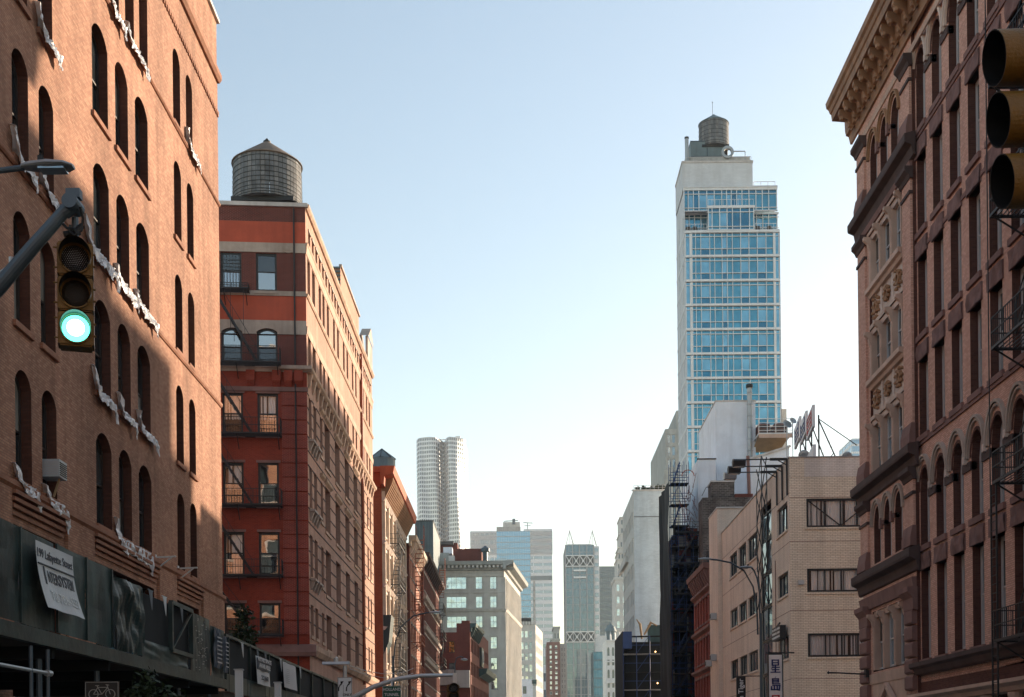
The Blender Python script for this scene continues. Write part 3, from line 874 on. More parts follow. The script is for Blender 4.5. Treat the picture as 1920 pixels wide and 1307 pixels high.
# bike route sign
yb, zb = Q(16.0, 159, 1278)
bs = thing('bicycle_sign', (yb, 16.0, 0), 'black bicycle route sign with white bicycle and border at the bottom left', 'sign')
w = Q(16.0, 223, 1278)[0] - yb; h = .40
s = MB(); s.box(0, w, 0, .02, zb - h, zb); part('panel', s, M['sign_black'], bs)
s = MB()
for a, b in (((0.01, zb - .01), (w - .01, zb - .01)), ((w - .01, zb - .01), (w - .01, zb - h)), ((.01, zb - h), (.01, zb - .01))):
    s.bar((a[0], -.004, a[1]), (b[0], -.004, b[1]), .006)
part('border', s, M['concrete'], bs)
s = MB(); cx, cz, R_ = w / 2, zb - .16, .062
for sx in (-1, 1): s.arcbar(cx + sx * .105, cz, R_ - .008, R_, -.008, 0, 0, 2 * PI, 20)
for a, b in (((-.105, 0), (-.05, .085)), ((-.105, 0), (-.0, .0)), ((0, 0), (-.05, .085)), ((0, 0), (.075, .085)), ((-.05, .085), (.075, .085)), ((.075, .085), (.105, 0)), ((.075, .085), (.065, .115)), ((.05, .118), (.09, .112)), ((-.05, .085), (-.058, .105)), ((-.08, .107), (-.035, .107))):
    s.bar((cx + a[0], -.004, cz + a[1]), (cx + b[0], -.004, cz + b[1]), .008)
part('bicycle_symbol', s, M['concrete'], bs)
s = MB(); s.tube([(w / 2, .05, .13), (w / 2, .05, zb)], .03, 8); part('post', s, M['steel_paint'], bs)

bush('young_tree', (-7.15, 24.5, .13), .75, 1400, .07, 'dark leafy street tree under the green shed', 'tree', 5, 2.0)
yy, zz = S(XS - .6, 202, 1075)
bush('ledge_plant', (XS - .5, 24.3, 3.8), .34, 420, .06, 'dark wild plant growing up behind the green shed parapet', 'plant', 6, .95)
yy, zz = S(XS - .4, 545, 1215)
bush('potted_shrub', (XS - .6, 35.3 + 1.2, 3.5), .72, 1700, .075, 'round dark shrub standing on the netted shed in front of the red corner building', 'shrub', 8, 1.25)
bush('twiggy_plant', (XS - .3, 31.6, 3.8), .3, 90, .05, 'thin twiggy plant behind the far end of the green shed', 'plant', 12, .9)

# ================================================================== RED CORNER BUILDING WITH FIRE ESCAPE
Yc = 79.0
B2 = thing('red_corner_building', (XL, Yc, 0), 'red brick corner building with black fire escape and sunlit side facade', 'building')
ANG = 5.2
f2 = FR(XL, Yc, ANG) @ T(-24, 0, 0)      # front face, u=24 at the street corner
# front face: farther to the right -> rotate so that the left end is nearer
f2 = T(XL, Yc, 0) @ RZ(ANG) @ T(-24, 0, 0)
def fu(px, py):
    # intersect the pixel ray with the front plane
    a, b = xz(px, py)
    c, s_ = math.cos(math.radians(ANG)), math.sin(math.radians(ANG))
    # point = (XL + t*c, Yc + t*s_), with x = a*y/F
    t = (a * Yc / F - XL) / (c - a * s_ / F)
    Y = Yc + t * s_
    return 24 + t, EYE + b * Y / F
c1 = (fu(416, 700)[0], fu(455, 700)[0]); c2 = (fu(482, 700)[0], fu(521, 700)[0])
pitchc = c2[0] - c1[0]
c0 = (c1[0] - pitchc, c1[1] - pitchc); cm1 = (c0[0] - pitchc, c0[1] - pitchc)
r2 = [(fu(500, 1190)[1], fu(500, 1131)[1], 0), (fu(500, 1079)[1], fu(500, 998)[1], 0), (fu(500, 948)[1], fu(500, 868)[1], 0), (fu(500, 816)[1], fu(500, 738)[1], 0),
      (fu(500, 684)[1], fu(500, 616)[1], .22), (fu(500, 546)[1], fu(500, 475)[1], 0)]
TOP2 = 35.9
zb = lambda py: fu(560, py)[1]
HL = []
for (s0, s1, ri) in r2:
    for (a, b) in (cm1, c0, c1, c2): HL.append((a, b, s0, s1, ri))
# bands of different masonry, each one its own strip
bands = [(0, zb(698), 'brick_redlow'), (zb(698), zb(686), 'stone_pale'), (zb(686), zb(628), 'brick_dark'), (zb(628), zb(602), 'stone_pale'), (zb(602), zb(556), 'red_paint'),
         (zb(556), zb(547), 'stone_pale'), (zb(547), zb(475), 'brick_dark'), (zb(475), zb(457), 'stone_pale'), (zb(457), zb(417), 'red_paint'), (zb(417), TOP2, 'brick_dark')]
for z0, z1, mt in bands:
    hs = [h for h in HL if h[2] < z1 and h[3] > z0]
    hs2 = []
    for h in hs:
        z_a, z_b = max(h[2], z0), min(h[3], z1)
        hs2.append((h[0], h[1], z_a, z_b, h[4] if h[3] <= z1 + 1e-3 else 0))
    wall(B2, f2, 0, 24, z0, z1, hs2, M[mt], .28, M['brick_dark'], name='wall' if 'stone' not in mt else 'stone_band', d=.0 if 'stone' not in mt else .05)
for k, (s0, s1, ri) in enumerate(r2):
    for (a, b) in (cm1, c0, c1, c2):
        cur = (-.62, .62, .1 if RND.random() < .6 else 1.0, s1 - s0 - .12, 'curtain') if (k == 3 or (k < 3 and RND.random() < .5)) else None
        window(B2, f2, (a + b) / 2, s0, b - a, s1 - s0, ri, 'sash', 'frame_dark', ['g_refl', 'g_clear'], .13, .16, tilt=.03, curtain=cur, back=True)
        s = MB(); s.box(a - .12, b + .12, -.1, .14, s0 - .18, s0 - .0); part('sill', s, M['stone_pale' if k > 3 else 'stone_brown'], B2, f2)
        if k < 4:
            s = MB(); s.box(a - .1, b + .1, -.06, .1, s1, s1 + .16); part('lintel', s, M['stone_brown'], B2, f2)
# bars in the top left window
s = MB(); a, b = c1; s0, s1, _ = r2[5]
for i in range(1, 7): s.bar((a + (b - a) * i / 7, .04, s0 + .1), (a + (b - a) * i / 7, .04, s1 - .1), .022)
for i in range(1, 5): s.bar((a, .04, s0 + (s1 - s0) * (.45 + i * .09)), (b, .04, s0 + (s1 - s0) * (.45 + i * .09)), .02)
part('window_bars', s, M['iron'], B2, f2)
# rusticated corner strips: brick blocks standing proud between recessed joints
zj = [zb(1185), zb(1160)]
uq0, uq1 = c2[1] + .22, 24.0
zz = r2[3][1] + .1; top_r = zz
hblk = 26.8 * Yc / F
k = 0
while zz > 9.6:
    s = MB(); s.box(uq0, uq1, -.07, 0, zz - hblk + .075, zz); part('rusticated_block', s, M['brick_red'], B2, f2)
    zz -= hblk; k += 1
s = MB(); s.box(0, 24.06, -.12, 0, zb(735), zb(727)); part('string_course', s, M['stone_brown'], B2, f2)
# terracotta scroll brackets under the stone balcony belt
for px in (470, 519, 541, 560):
    u_ = fu(px, 710)[0]
    s = MB(); s.box(u_ - .26, u_ + .26, -.28, 0, zb(716), zb(697)); s.extr([(0, zb(727)), (-.12, zb(722)), (-.28, zb(716)), (0, zb(716))], u_ - .22, u_ + .22)
    part('scroll_bracket', s, M['brick_redlow'], B2, f2)
s = MB(); s.extr([(0, zb(698)), (-.3, zb(694)), (-.34, zb(688)), (0, zb(686))], c2[1] + .1, 24.3); part('balcony_belt', s, M['stone_pale'], B2, f2)
s = MB(); u_ = fu(541, 460)[0]; s.arcbar(u_, zb(463), .0, .42, -.1, 0, PI, 2 * PI, 12); s.arcbar(u_, zb(463), .18, .30, -.13, -.1, PI, 2 * PI, 12); part('roundel', s, M['stone_pale'], B2, f2)
s = MB(); s.box(0, 24.15, -.12, .3, TOP2, TOP2 + .24); part('coping', s, M['coping'], B2, f2)
s = MB(); s.tube([(23.3, -.1, 6), (23.3, -.1, zb(392))], .05, 8); part('downpipe', s, M['iron'], B2, f2)
s = MB(); s.extr([(0, 8.2), (-.35, 8.2), (-.4, 8.45), (-.15, 8.9), (0, 8.95)], 0, 24.4); part('base_cornice', s, M['stone_brown'], B2, f2)

# fire escape on the front
def fe_platform(root, fr, u0, u1, z, dep, mat, rail=.95, slats=10, gap=.16, skip_rail=False):
    s = MB()
    s.bar((u0, -dep, z), (u1, -dep, z), .05, .09); s.bar((u0, 0, z), (u1, 0, z), .05, .09)
    s.bar((u0, -dep, z), (u0, 0, z), .05, .09); s.bar((u1, -dep, z), (u1, 0, z), .05, .09)
    for i in range(slats):
        yy = -dep + dep * (i + .5) / slats
        s.bar((u0, yy, z), (u1, yy, z), .035, .02)
    for u_ in (u0 + .15, (u0 + u1) / 2, u1 - .15):
        s.bar((u_, -dep, z - .02), (u_, 0, z - .75), .045)
    p = part('fire_escape_platform', s, M[mat], root, fr)
    s = MB()
    for zz in (rail, rail * .52):
        s.bar((u0, -dep, z + zz), (u1, -dep, z + zz), .035); s.bar((u0, -dep, z + zz), (u0, 0, z + zz), .035); s.bar((u1, -dep, z + zz), (u1, 0, z + zz), .035)
    n = int((u1 - u0) / gap)
    for i in range(n + 1):
        u_ = u0 + (u1 - u0) * i / n; s.bar((u_, -dep, z), (u_, -dep, z + rail), .018 if i % 6 else .035)
    m = max(int(dep / gap), 2)
    for i in range(m):
        for u_ in (u0, u1): s.bar((u_, -dep * i / m, z), (u_, -dep * i / m, z + rail), .018)
    part_in(p, 'railing', s, mat, fr)
    return p
def part_in(p, name, s, mat, fr):
    return newobj(name, s.mesh(name, M[mat]), p, fr)
def fe_stair(root, fr, ua, za, ub, zb_, d, mat, w=.55, n=11, name='fire_escape_stair'):
    s = MB()
    for dd in (d - w / 2, d + w / 2):
        s.bar((ua, -dd, za), (ub, -dd, zb_), .045, .14)
    for dd in (d + w / 2,):
        s.bar((ua, -dd, za + .85), (ub, -dd, zb_ + .85), .03)
        for i in range(0, n, 3):
            t = i / n; s.bar((ua + (ub - ua) * t, -dd, za + (zb_ - za) * t), (ua + (ub - ua) * t, -dd, za + (zb_ - za) * t + .85), .022)
    p = part(name, s, M[mat], root, fr)
    for i in range(1, n):
        t = i / n; u_ = ua + (ub - ua) * t; z_ = za + (zb_ - za) * t
        st = MB(); st.box(u_ - .1, u_ + .1, -d - w / 2, -d + w / 2, z_ - .012, z_ + .012)
        newobj('tread', st.mesh('tread', M[mat]), p, fr)
    return p
pu0, pu1 = c1[0] - 1.6, fu(528, 800)[0]
zl = [r2[0][0] - .1, r2[1][0] - .1, r2[2][0] - .12, r2[3][0] - .12, r2[4][0] - .12]
for z in zl: fe_platform(B2, f2, pu0, pu1, z, 1.05, 'iron')
for i in range(4):
    fe_stair(B2, f2, pu1 - 1.7 - (0), zl[i], pu0 + .8, zl[i + 1], .7, 'iron')
fe_platform(B2, f2, c1[0] - 1.2, fu(468, 550)[0], r2[5][0] - .15, .9, 'iron', rail=.3)
fe_stair(B2, f2, c1[1] + .1 + .9, zl[4], c1[0] - .4, r2[5][0] - .15, .7, 'iron')
s = MB(); s.bar((fu(436, 600)[0], -.9, zl[4] + 1.9), (fu(436, 600)[0], -.9, r2[5][0] + .1), .03); s.bar((fu(460, 600)[0], -.9, zl[4] + 2.2), (fu(460, 600)[0], -.9, r2[5][0] + .1), .03)
part('hanger_rod', s, M['iron'], B2, f2)

# side face of the red building
f2s = FR(XL, Yc, 90)
cols = [(0.5, 1.4), (2.3, 3.3)]
bays = []
for c in (8.1, 12.9, 17.9, 22.9, 27.6, 32.0): bays.append(c)
HH = []; WW = []
def addw(a, b, z0, z1, ri=0): HH.append((a, b, z0, z1, ri)); WW.append((a, b, z0, z1, ri))
rs = [(r2[k][0], r2[k][1]) for k in range(6)]
for k, (z0, z1) in enumerate(rs):
    for a, b in ((.55, 1.6), (2.35, 3.5)): addw(a, b, z0, z1, .2 if k == 4 else 0)
    for c in bays:
        if k < 4 and c < 30: addw(c - 1.15, c + 1.15, z0 - .3, z1 + .1)
        else:
            addw(c - 1.5, c - .55, z0, z1, .3 if k == 4 and c < 10 else 0); addw(c + .45, c + 1.4, z0, z1, .3 if k == 4 and c < 10 else 0)
    addw(5.0, 6.0, z0, z1, .2 if k == 4 else 0)
for i in range(24): HH.append((1.0 + i * 1.4, 1.75 + i * 1.4, 34.0, 34.8, 0))
L2 = 35.2
zsp = zb(698)
for z0, z1, mt in ((0, zsp, 'brick_side'), (zsp, zb(556), 'brick_side'), (zb(556), TOP2 - .1, 'brick_side')):
    hs2 = []
    for h in HH:
        if h[2] < z1 - 1e-3 and h[3] > z0 + 1e-3: hs2.append((h[0], h[1], max(h[2], z0), min(h[3], z1), h[4] if h[3] <= z1 else 0))
    wall(B2, f2s, 0, L2, z0, z1, hs2, M[mt], .5, M['brick_side'])
for a, b, z0, z1, ri in WW:
    window(B2, f2s, (a + b) / 2, z0, b - a, z1 - z0, ri, 'sash', 'frame_bronze', ['g_dark', 'g_side'], .09, .44)
    s = MB(); s.box(a - .12, b + .12, -.08, .3, z0 - .2, z0); part('sill', s, M['stone_side'], B2, f2s)
s = MB()
for i in range(24): s.box(1.0 + i * 1.4, 1.75 + i * 1.4, .3, .34, 34, 34.8)
part('attic_vents', s, M['g_dark'], B2, f2s, kind='stuff')
for i in range(24):
    s = MB(); s.box(.95 + i * 1.4 - .06, 1.8 + i * 1.4 + .06, -.07, 0, 34.82, 34.95); part('attic_hood', s, M['stone_pale'], B2, f2s)
# recessed joint lines -> proud courses on the lower storeys
zz = top_r
while zz > 9.6:
    segs = [];
    cur = 0
    hs = sorted((h[0], h[1]) for h in HH if h[2] - .25 < zz and h[3] + .02 > zz - .09)
    s = MB()
    for ha, hb in hs + [(L2, L2)]:
        if ha - cur > .05: s.box(cur, ha, -.035, 0, zz - .085, zz - .01)
        cur = hb
    part('joint_course', s, M['stone_dark'], B2, f2s)
    zz -= hblk
for z0, h, d, mt in ((zb(698), .3, .36, 'stone_side'), (zb(556), .2, .14, 'stone_side'), (zb(625), .45, .07, 'stone_side'), (zb(475), .5, .08, 'stone_side'), (8.3, .6, .4, 'stone_side'), (33.55, .2, .14, 'stone_side'), (TOP2 - .1, .3, .24, 'stone_side')):
    s = MB(); s.extr([(0, z0), (-d * .45, z0), (-d * .9, z0 + h * .5), (-d, z0 + h), (0, z0 + h)], 0, L2); part('cornice_band', s, M[mt], B2, f2s)
for i in range(23):
    u_ = .35 + i * 1.52
    s = MB(); s.extr([(0, zsp - .85), (-.12, zsp - .7), (-.28, zsp - .02), (0, zsp - .02)], u_, u_ + .34); part('scroll_bracket', s, M['stone_side'], B2, f2s)
for c in bays[:4] + [5.5]:
    for (z0, z1) in rs[2:4]:
        s = MB(); s.extr([(0, z1 + .2), (-.16, z1 + .35), (-.2, z1 + .5), (0, z1 + .5)], c - 1.5 if c != 5.5 else 4.8, c + 1.5 if c != 5.5 else 6.2); part('window_hood', s, M['stone_side'], B2, f2s)
for a in (.4, 2.2):
    for (z0, z1) in rs[1:4]:
        s = MB(); s.box(a, a + 1.35, -.35, 0, z0 - .25, z0 - .1)
        for q in (.1, 1.0): s.extr([(0, z0 - .8), (-.1, z0 - .75), (-.3, z0 - .25), (0, z0 - .25)], a + q, a + q + .22)
        part('bracketed_sill', s, M['stone_pale'], B2, f2s)
s = MB(); s.tube([(26.6, -.12, 8), (26.6, -.12, 35.3)], .11, 8); part('downpipe', s, M['iron_red'], B2, f2s)
s = MB(); s.box(4.0, 30.5, -.02, .3, 36.5, 36.6); part('roof_rail', s, M['stone_pale'], B2, f2s)
s = MB()
for i in range(16): s.box(4.0 + i * 1.75, 4.15 + i * 1.75, -.02, .15, 35.9, 36.5)
part('roof_stanchions', s, M['stone_pale'], B2, f2s, kind='stuff')
Wx = XL - 24 * math.cos(math.radians(ANG)); Wy = Yc - 24 * math.sin(math.radians(ANG))
shell(B2, [(XL, Yc), (XL, Yc + L2), (Wx, Yc + L2), (Wx, Wy)], 0, TOP2 - .3, 'brick_dark', skip=(0, 3))
# roof penthouse: grey siding front, salmon brick side
x0, z1_ = Q(97, 617, 500); x1, _ = Q(97, 638, 500)
s = MB(); s.box(x0 - 2, x1, 97, 97.3, 35.8, z1_)
p = part('penthouse', s, M['brick_side'], B2, Matrix.Identity(4))
for i in range(14):
    s = MB(); s.box(x0 - 2, x1 + .02, 96.93, 97, z1_ - .14 - i * .3, z1_ - .02 - i * .3); newobj('siding_board', s.mesh('siding_board', M['tank_roof_grey']), p, Matrix.Identity(4))
yfar, zf = S(x1, 666, 560)
s = MB(); s.box(x0 - 2, x1, 97.3, 108, 35.8, z1_); part('penthouse', s, M['brick_side'], B2, Matrix.Identity(4))
s = MB(); s.box(x1 - .1, x1 + .12, 97, 108.1, z1_, z1_ + .18); part('penthouse_coping', s, M['stone_pale'], B2, Matrix.Identity(4))
# triangular gable on the far roof corner
s = MB(); s.extr([(.1, 36), (.1, 38.4), (-.1, 38.5), (-.1, 36)], 31.5, 34.9); s.poly([(31.3, -.2, 38.4), (35.1, -.2, 38.4), (33.2, -.2, 39.6)]); s.poly([(31.3, .6, 38.4), (33.2, .6, 39.6), (35.1, .6, 38.4)])
s.poly([(31.3, -.2, 38.4), (33.2, -.2, 39.6), (33.2, .6, 39.6), (31.3, .6, 38.4)])
part('dormer_gable', s, M['stone_pale'], B2, f2s)

# water tank on its roof
def water_tank(px0, px1, pytop_wall, pybot, pyapex, Yt, zleg, label, mw, mr, nhoop=8, fin=True, lit=True, nst=48):
    xa, zt = Q(Yt, px0, pytop_wall); xb, _ = Q(Yt, px1, pytop_wall)
    _, zbm = Q(Yt, (px0 + px1) / 2, pybot); _, zap = Q(Yt, (px0 + px1) / 2, pyapex)
    cx_, r = (xa + xb) / 2, (xb - xa) / 2
    t = thing('water_tank', (cx_, Yt, zleg), label, 'water tank', 'rooftop water tanks')
    I = T(cx_, Yt, 0)
    for i in range(nst):                      # vertical staves, each a board
        a0 = 2 * PI * i / nst; a1 = 2 * PI * (i + 1) / nst - .012
        q = r * (1 + RND.uniform(-.004, .004))
        s = MB()
        P = lambda a, rr, z: (rr * math.cos(a), rr * math.sin(a), z)
        s.poly([P(a0, q, zbm), P(a1, q, zbm), P(a1, q * .985, zt), P(a0, q * .985, zt)])
        s.poly([P(a0, q, zbm), P(a0, q * .985, zt), P(a0, q * .95, zt), P(a0, q * .96, zbm)])
        s.poly([P(a1, q, zbm), P(a1, q * .96, zbm), P(a1, q * .95, zt), P(a1, q * .985, zt)])
        s.poly([P(a0, q * .96, zbm), P(a1, q * .96, zbm), P(a1, q, zbm), P(a0, q, zbm)])
        part('stave', s, M[mw if i % 3 else mw + '_b'], t, I)
    for k in range(nhoop):
        f = (k / (nhoop - 1)) ** 1.25
        z = zbm + .12 + (zt - zbm - .35) * f
        rr = r * (1 - .015 * f)
        s = MB(); s.lathe([(rr + .002, -.025), (rr + .03, -.02), (rr + .03, .02), (rr + .002, .025)], 48, (0, 0, z)); part('hoop', s, M['iron'], t, I)
    s = MB(); s.lathe([(r * .9, zt - .06), (r * 1.03, zt), (r * 1.03, zt + .05), (r * .1, zt + (zap - zt) * .88), (r * .09, zt + (zap - zt) * .92), (.001, zt + (zap - zt) * .92)], 32, m=0); part('roof', s, M[mr], t, I)
    if fin:
        s = MB(); h = zap - zt
        s.lathe([(r * .11, zt + h * .8), (r * .11, zt + h * .93), (r * .05, zt + h * .95), (r * .05, zap), (0.001, zap + .12)], 12); part('finial', s, M['iron'], t, I)
    s = MB(); s.lathe([(.001, zbm), (r * .97, zbm)], 24); part('floor', s, M['tank_wood'], t, I)
    for i in range(5):
        s = MB(); yy = -r * .75 + i * r * .375; s.box(-r * .9, r * .9, yy - .09, yy + .09, zbm - .32, zbm - .01); part('beam', s, M['iron'], t, I)
    for sx in (-1, 1):
        for sy in (-1, 1):
            s = MB(); s.box(sx * r * .6 - .1, sx * r * .6 + .1, sy * r * .6 - .1, sy * r * .6 + .1, zleg, zbm - .32); part('leg', s, M['iron'], t, I)
        s = MB(); s.bar((sx * r * .6, -r * .6, zleg + .3), (sx * r * .6, r * .6, zbm - .5), .07); s.bar((sx * r * .6, r * .6, zleg + .3), (sx * r * .6, -r * .6, zbm - .5), .07); part('brace', s, M['iron'], t, I)
    s = MB()
    for sx in (-.2, .2): s.bar((sx + r * .5, -r * .92, zbm - 3), (sx + r * .5, -r * .92 + .02, zt), .03)
    return t
water_tank(437, 565, 313, 389, 262, 90, 35.6, 'large round wooden water tank with conical roof on the red corner building', 'tank_wood', 'tank_roof', 9)

# ================================================================== LEFT ROW BEYOND THE CROSS STREET
def simple_facade(root, fr, L, H, rows, cols, mat, win='g_dark', fm='frame_dark', rise=0, reveal=.3, style='sash', sills='stone_pale', ft=.07, lintel=None, skip=()):
    hs = []
    for ri, (z0, z1) in enumerate(rows):
        for ci, (a, b) in enumerate(cols):
            if (ri, ci) in skip: continue
            hs.append((a, b, z0, z1, rise))
    wall(root, fr, 0, L, 0, H, hs, M[mat], reveal)
    for a, b, z0, z1, ri in hs:
        window(root, fr, (a + b) / 2, z0, b - a, z1 - z0, ri, style, fm, win, ft, reveal - .06)
        if sills:
            s = MB(); s.box(a - .1, b + .1, -.1, reveal * .5, z0 - .16, z0); part('sill', s, M[sills], root, fr)
        if lintel:
            s = MB(); s.box(a - .12, b + .12, -.08, 0, z1, z1 + .25); part('lintel', s, M[lintel], root, fr)

def cornice(root, fr, L, z, d, h, mat, brmat=None, nbr=12, d0=.0, ret=True):
    s = MB(); s.extr([(0, z), (-d * .25, z), (-d * .3, z + h * .45), (-d * .9, z + h * .6), (-d, z + h), (0, z + h)], -(d if ret else 0), L + (d if ret else 0))
    part('cornice', s, M[mat], root, fr)
    if nbr:
        for i in range(nbr):
            u_ = L * (i + .5) / nbr
            b = MB(); w = min(.16, L / nbr * .3)
            b.extr([(0, z - h * .7), (-d * .25, z - h * .5), (-d * .75, z + h * .3), (-d * .8, z + h * .55), (0, z + h * .55)], u_ - w, u_ + w)
            part('cornice_bracket', b, M[brmat or mat], root, fr)

# B3 : ornate sunlit loft with big orange cornice
Y3, X3 = 119.0, -12.75
B3 = thing('ornate_loft_building', (X3, Y3, 0), 'sunlit cream loft building with orange brick end wall and a heavy bracketed cornice', 'building')
z3 = EYE + (HY - 905) * Y3 / F
f3 = FR(X3, Y3, 90); L3 = 22.5
rows3 = [(z3 - 3.4 - 4.0 * k - (1.0), z3 - 1.9 - 4.0 * k) for k in range(7) if z3 - 4.4 - 4.0 * k > 1]
cols3 = [(.9 + i * 1.8, 2.0 + i * 1.8) for i in range(12)]
simple_facade(B3, f3, L3, z3, rows3, cols3, 'ornate_cream', ['g_dark', 'g_side'], 'frame_bronze', 0, .4, sills='terracotta', lintel='terracotta')
cornice(B3, f3, L3, z3 - .3, 1.35, 1.7, 'cornice_orange', 'terra_dark', 26)
for c in [(.45 + i * 3.6) for i in range(7)]:
    s = MB(); s.box(c - .2, c + .2, -.28, 0, 4, z3 - .6); part('pilaster', s, M['ornate_cream'], B3, f3)
for k in range(6):
    z = z3 - 1.55 - 4.0 * k
    s = MB(); s.extr([(0, z), (-.15, z), (-.4, z + .3), (0, z + .35)], 0, L3); part('string_course', s, M['terracotta'], B3, f3)
wfr = FR(X3 - 22, Y3, 0)
wall(B3, wfr, 0, 22, 0, z3 + 1.2, [], M['brick_orange'])
s = MB(); s.box(-.2 + 14, 22 + .1, -.25, 0, z3 - .3, z3 + 1.5); s.box(14, 22.2, -.5, 0, z3 + 1.0, z3 + 1.55); part('cornice_return', s, M['cornice_orange'], B3, wfr)
shell(B3, [(X3, Y3), (X3, Y3 + L3), (X3 - 22, Y3 + L3), (X3 - 22, Y3)], 0, z3 + 1, 'brick_orange', skip=(0, 3))
s = MB(); s.extr([(0, 11.6), (-.5, 12.8), (-.75, 15.3), (0, 15.3)], 0.2, 3); part('oriel_hood', s, M['slate_green'], B3, f3)
for i in range(6):
    z = rows3[i][0] - .25 if i < len(rows3) else 4
    fe_platform(B3, f3, 5.2, 11.6, z, 1.1, 'iron', gap=.3, slats=5)
    if i < 5: fe_stair(B3, f3, 6.0, rows3[i + 1][0] - .25, 10.4, z, .6, 'iron', n=9)

# roof tank behind it (pyramid roof)
t = thing('roof_tank', (-14.5, 132, 0), 'squat grey rooftop tank with a pyramid roof behind the orange cornice', 'water tank')
xa, za = Q(132, 701, 862); xb, zc = Q(132, 742, 862); xm, zap = Q(132, 714, 842)
cx_ = (xa + xb) / 2 - .3; r = (xb - xa) / 2 + .25
s = MB(); s.lathe([(r, z3 - 1), (r, za)], 12, (cx_ + 14.5, 0, 0)); part('drum', s, M['tank_roof_grey'], t, T(-14.5, 132, 0))
s = MB(); s.lathe([(r * 1.06, za), (.02, zap)], 8, (cx_ + 14.5, 0, 0)); part('roof', s, M['tank_roof_grey'], t, T(-14.5, 132, 0))
for i in range(8):
    an = 2 * PI * i / 8
    s = MB(); s.bar((cx_ + 14.5 + r * 1.06 * math.cos(an), r * 1.06 * math.sin(an), za + .02), (cx_ + 14.5, 0, zap + .03), .07); part('rib', s, M['frame_dark'], t, T(-14.5, 132, 0))

# B4 : pinkish tenement with red fire escape rising above the roof
Y4, X4 = 142.0, -12.2
z4 = S(X4, 779, 1040)[1]
B4 = thing('tenement_with_red_escape', (X4, Y4, 0), 'narrow sunlit tenement with rust-red fire escape and a ladder over its roof', 'building')
f4 = FR(X4, Y4, 90); L4 = 15.5
rows4 = [(z4 - 3.6 - 3.6 * k, z4 - 1.7 - 3.6 * k) for k in range(6)]
simple_facade(B4, f4, L4, z4, rows4, [(.8 + i * 2.1, 1.9 + i * 2.1) for i in range(7)], 'ornate_pink', ['g_dark', 'g_side'], 'frame_bronze', lintel='stone_pale')
cornice(B4, f4, L4, z4 - .4, .9, 1.1, 'ornate_cream', None, 12)
shell(B4, [(X4, Y4), (X4, Y4 + L4), (X4 - 20, Y4 + L4), (X4 - 20, Y4)], 0, z4, 'brick_brown', skip=(0,))
for k in range(4):
    fe_platform(B4, f4, .6, 5.6, rows4[k + (1 if k else 1)][0] - .2 - (0 if k == 0 else 0) if k == 0 else rows4[k + 1][0] - .2, 1.2, 'iron_red', gap=.3, slats=5) if k else fe_platform(B4, f4, .6, 5.6, rows4[1][0] - .2, 1.2, 'iron_red', gap=.3, slats=5)
    fe_stair(B4, f4, 1.0, rows4[k + 1][0] - .2, 4.8, rows4[k][0] + (.2), .65, 'iron_red', n=11)
s = MB()
for dx in (0, .9):
    s.bar((1.0 + dx * 0 + .3, -1.3 + dx, rows4[1][0]), (4.2, -1.3 + dx, z4 + 1.5), .06)
    s.bar((3.7, -1.3 + dx, z4 + .2), (3.7, -1.3 + dx, z4 + 2.6), .05); s.bar((5.4, -1.3 + dx, z4 + .2), (5.4, -1.3 + dx, z4 + 2.6), .05)
    s.bar((3.7, -1.3 + dx, z4 + 2.6), (5.4, -1.3 + dx, z4 + 2.6), .05); s.bar((3.7, -1.3 + dx, z4 + 1.5), (5.4, -1.3 + dx, z4 + 1.5), .05)
for i in range(16):
    tt = i / 16; u_ = 1.3 + 2.9 * tt; zz = rows4[1][0] + (z4 + 1.5 - rows4[1][0]) * tt
    s.box(u_ - .14, u_ + .14, -1.3, -.4, zz - .02, zz + .03)
part('roof_ladder', s, M['iron_red'], B4, f4)

# B5 : darker row
Y5 = 158.0; X5 = -11.9
z5 = S(X5, 803, 1068)[1]
B5 = thing('brown_row_building', (X5, Y5, 0), 'long shaded brown brick row building with pale string courses, beyond the red fire escape', 'building')
f5 = FR(X5, Y5, 90); L5 = 30
rows5 = [(z5 - 3.7 - 3.8 * k, z5 - 1.6 - 3.8 * k) for k in range(5)]
simple_facade(B5, f5, L5, z5, rows5, [(.8 + i * 1.95, 1.9 + i * 1.95) for i in range(15)], 'brick_brown', ['g_dark', 'g_side'], 'frame_bronze', lintel='stone_pale')
cornice(B5, f5, L5, z5 - .3, .9, 1.0, 'stone_dark', None, 14)
for k in (1, 2, 3):
    z = rows5[k][1] + .5
    s = MB(); s.extr([(0, z), (-.3, z + .1), (-.4, z + .5), (0, z + .55)], 0, L5); part('string_course', s, M['stone_pale'], B5, f5)
shell(B5, [(X5, Y5), (X5, Y5 + L5), (X5 - 20, Y5 + L5), (X5 - 20, Y5)], 0, z5, 'brick_brown', skip=(0,))
for k in range(3):
    fe_platform(B5, f5, 20, 27, rows5[k][0] - .2, 1.2, 'iron', gap=.4, slats=4)
    if k < 2: fe_stair(B5, f5, 21, rows5[k + 1][0] - .2, 26, rows5[k][0] - .2, .6, 'iron', n=9)
s = MB()
u_ = 22
s.bar((u_, -1.2, z5 - 2), (u_ + 3, -1.2, z5 + 2.6), .07); s.bar((u_, -.5, z5 - 2), (u_ + 3, -.5, z5 + 2.6), .07)
for q in (0, 1.6):
    s.bar((u_ + 3 + q, -1.2, z5), (u_ + 3 + q, -1.2, z5 + 4), .06)
s.bar((u_ + 3, -1.2, z5 + 4), (u_ + 4.6, -1.2, z5 + 4), .06)
for i in range(12):
    tt = i / 12; s.box(u_ + 3 * tt - .15, u_ + 3 * tt + .15, -1.2, -.5, z5 - 2 + 4.6 * tt, z5 - 1.95 + 4.6 * tt)
part('roof_ladder', s, M['iron_red'], B5, f5)

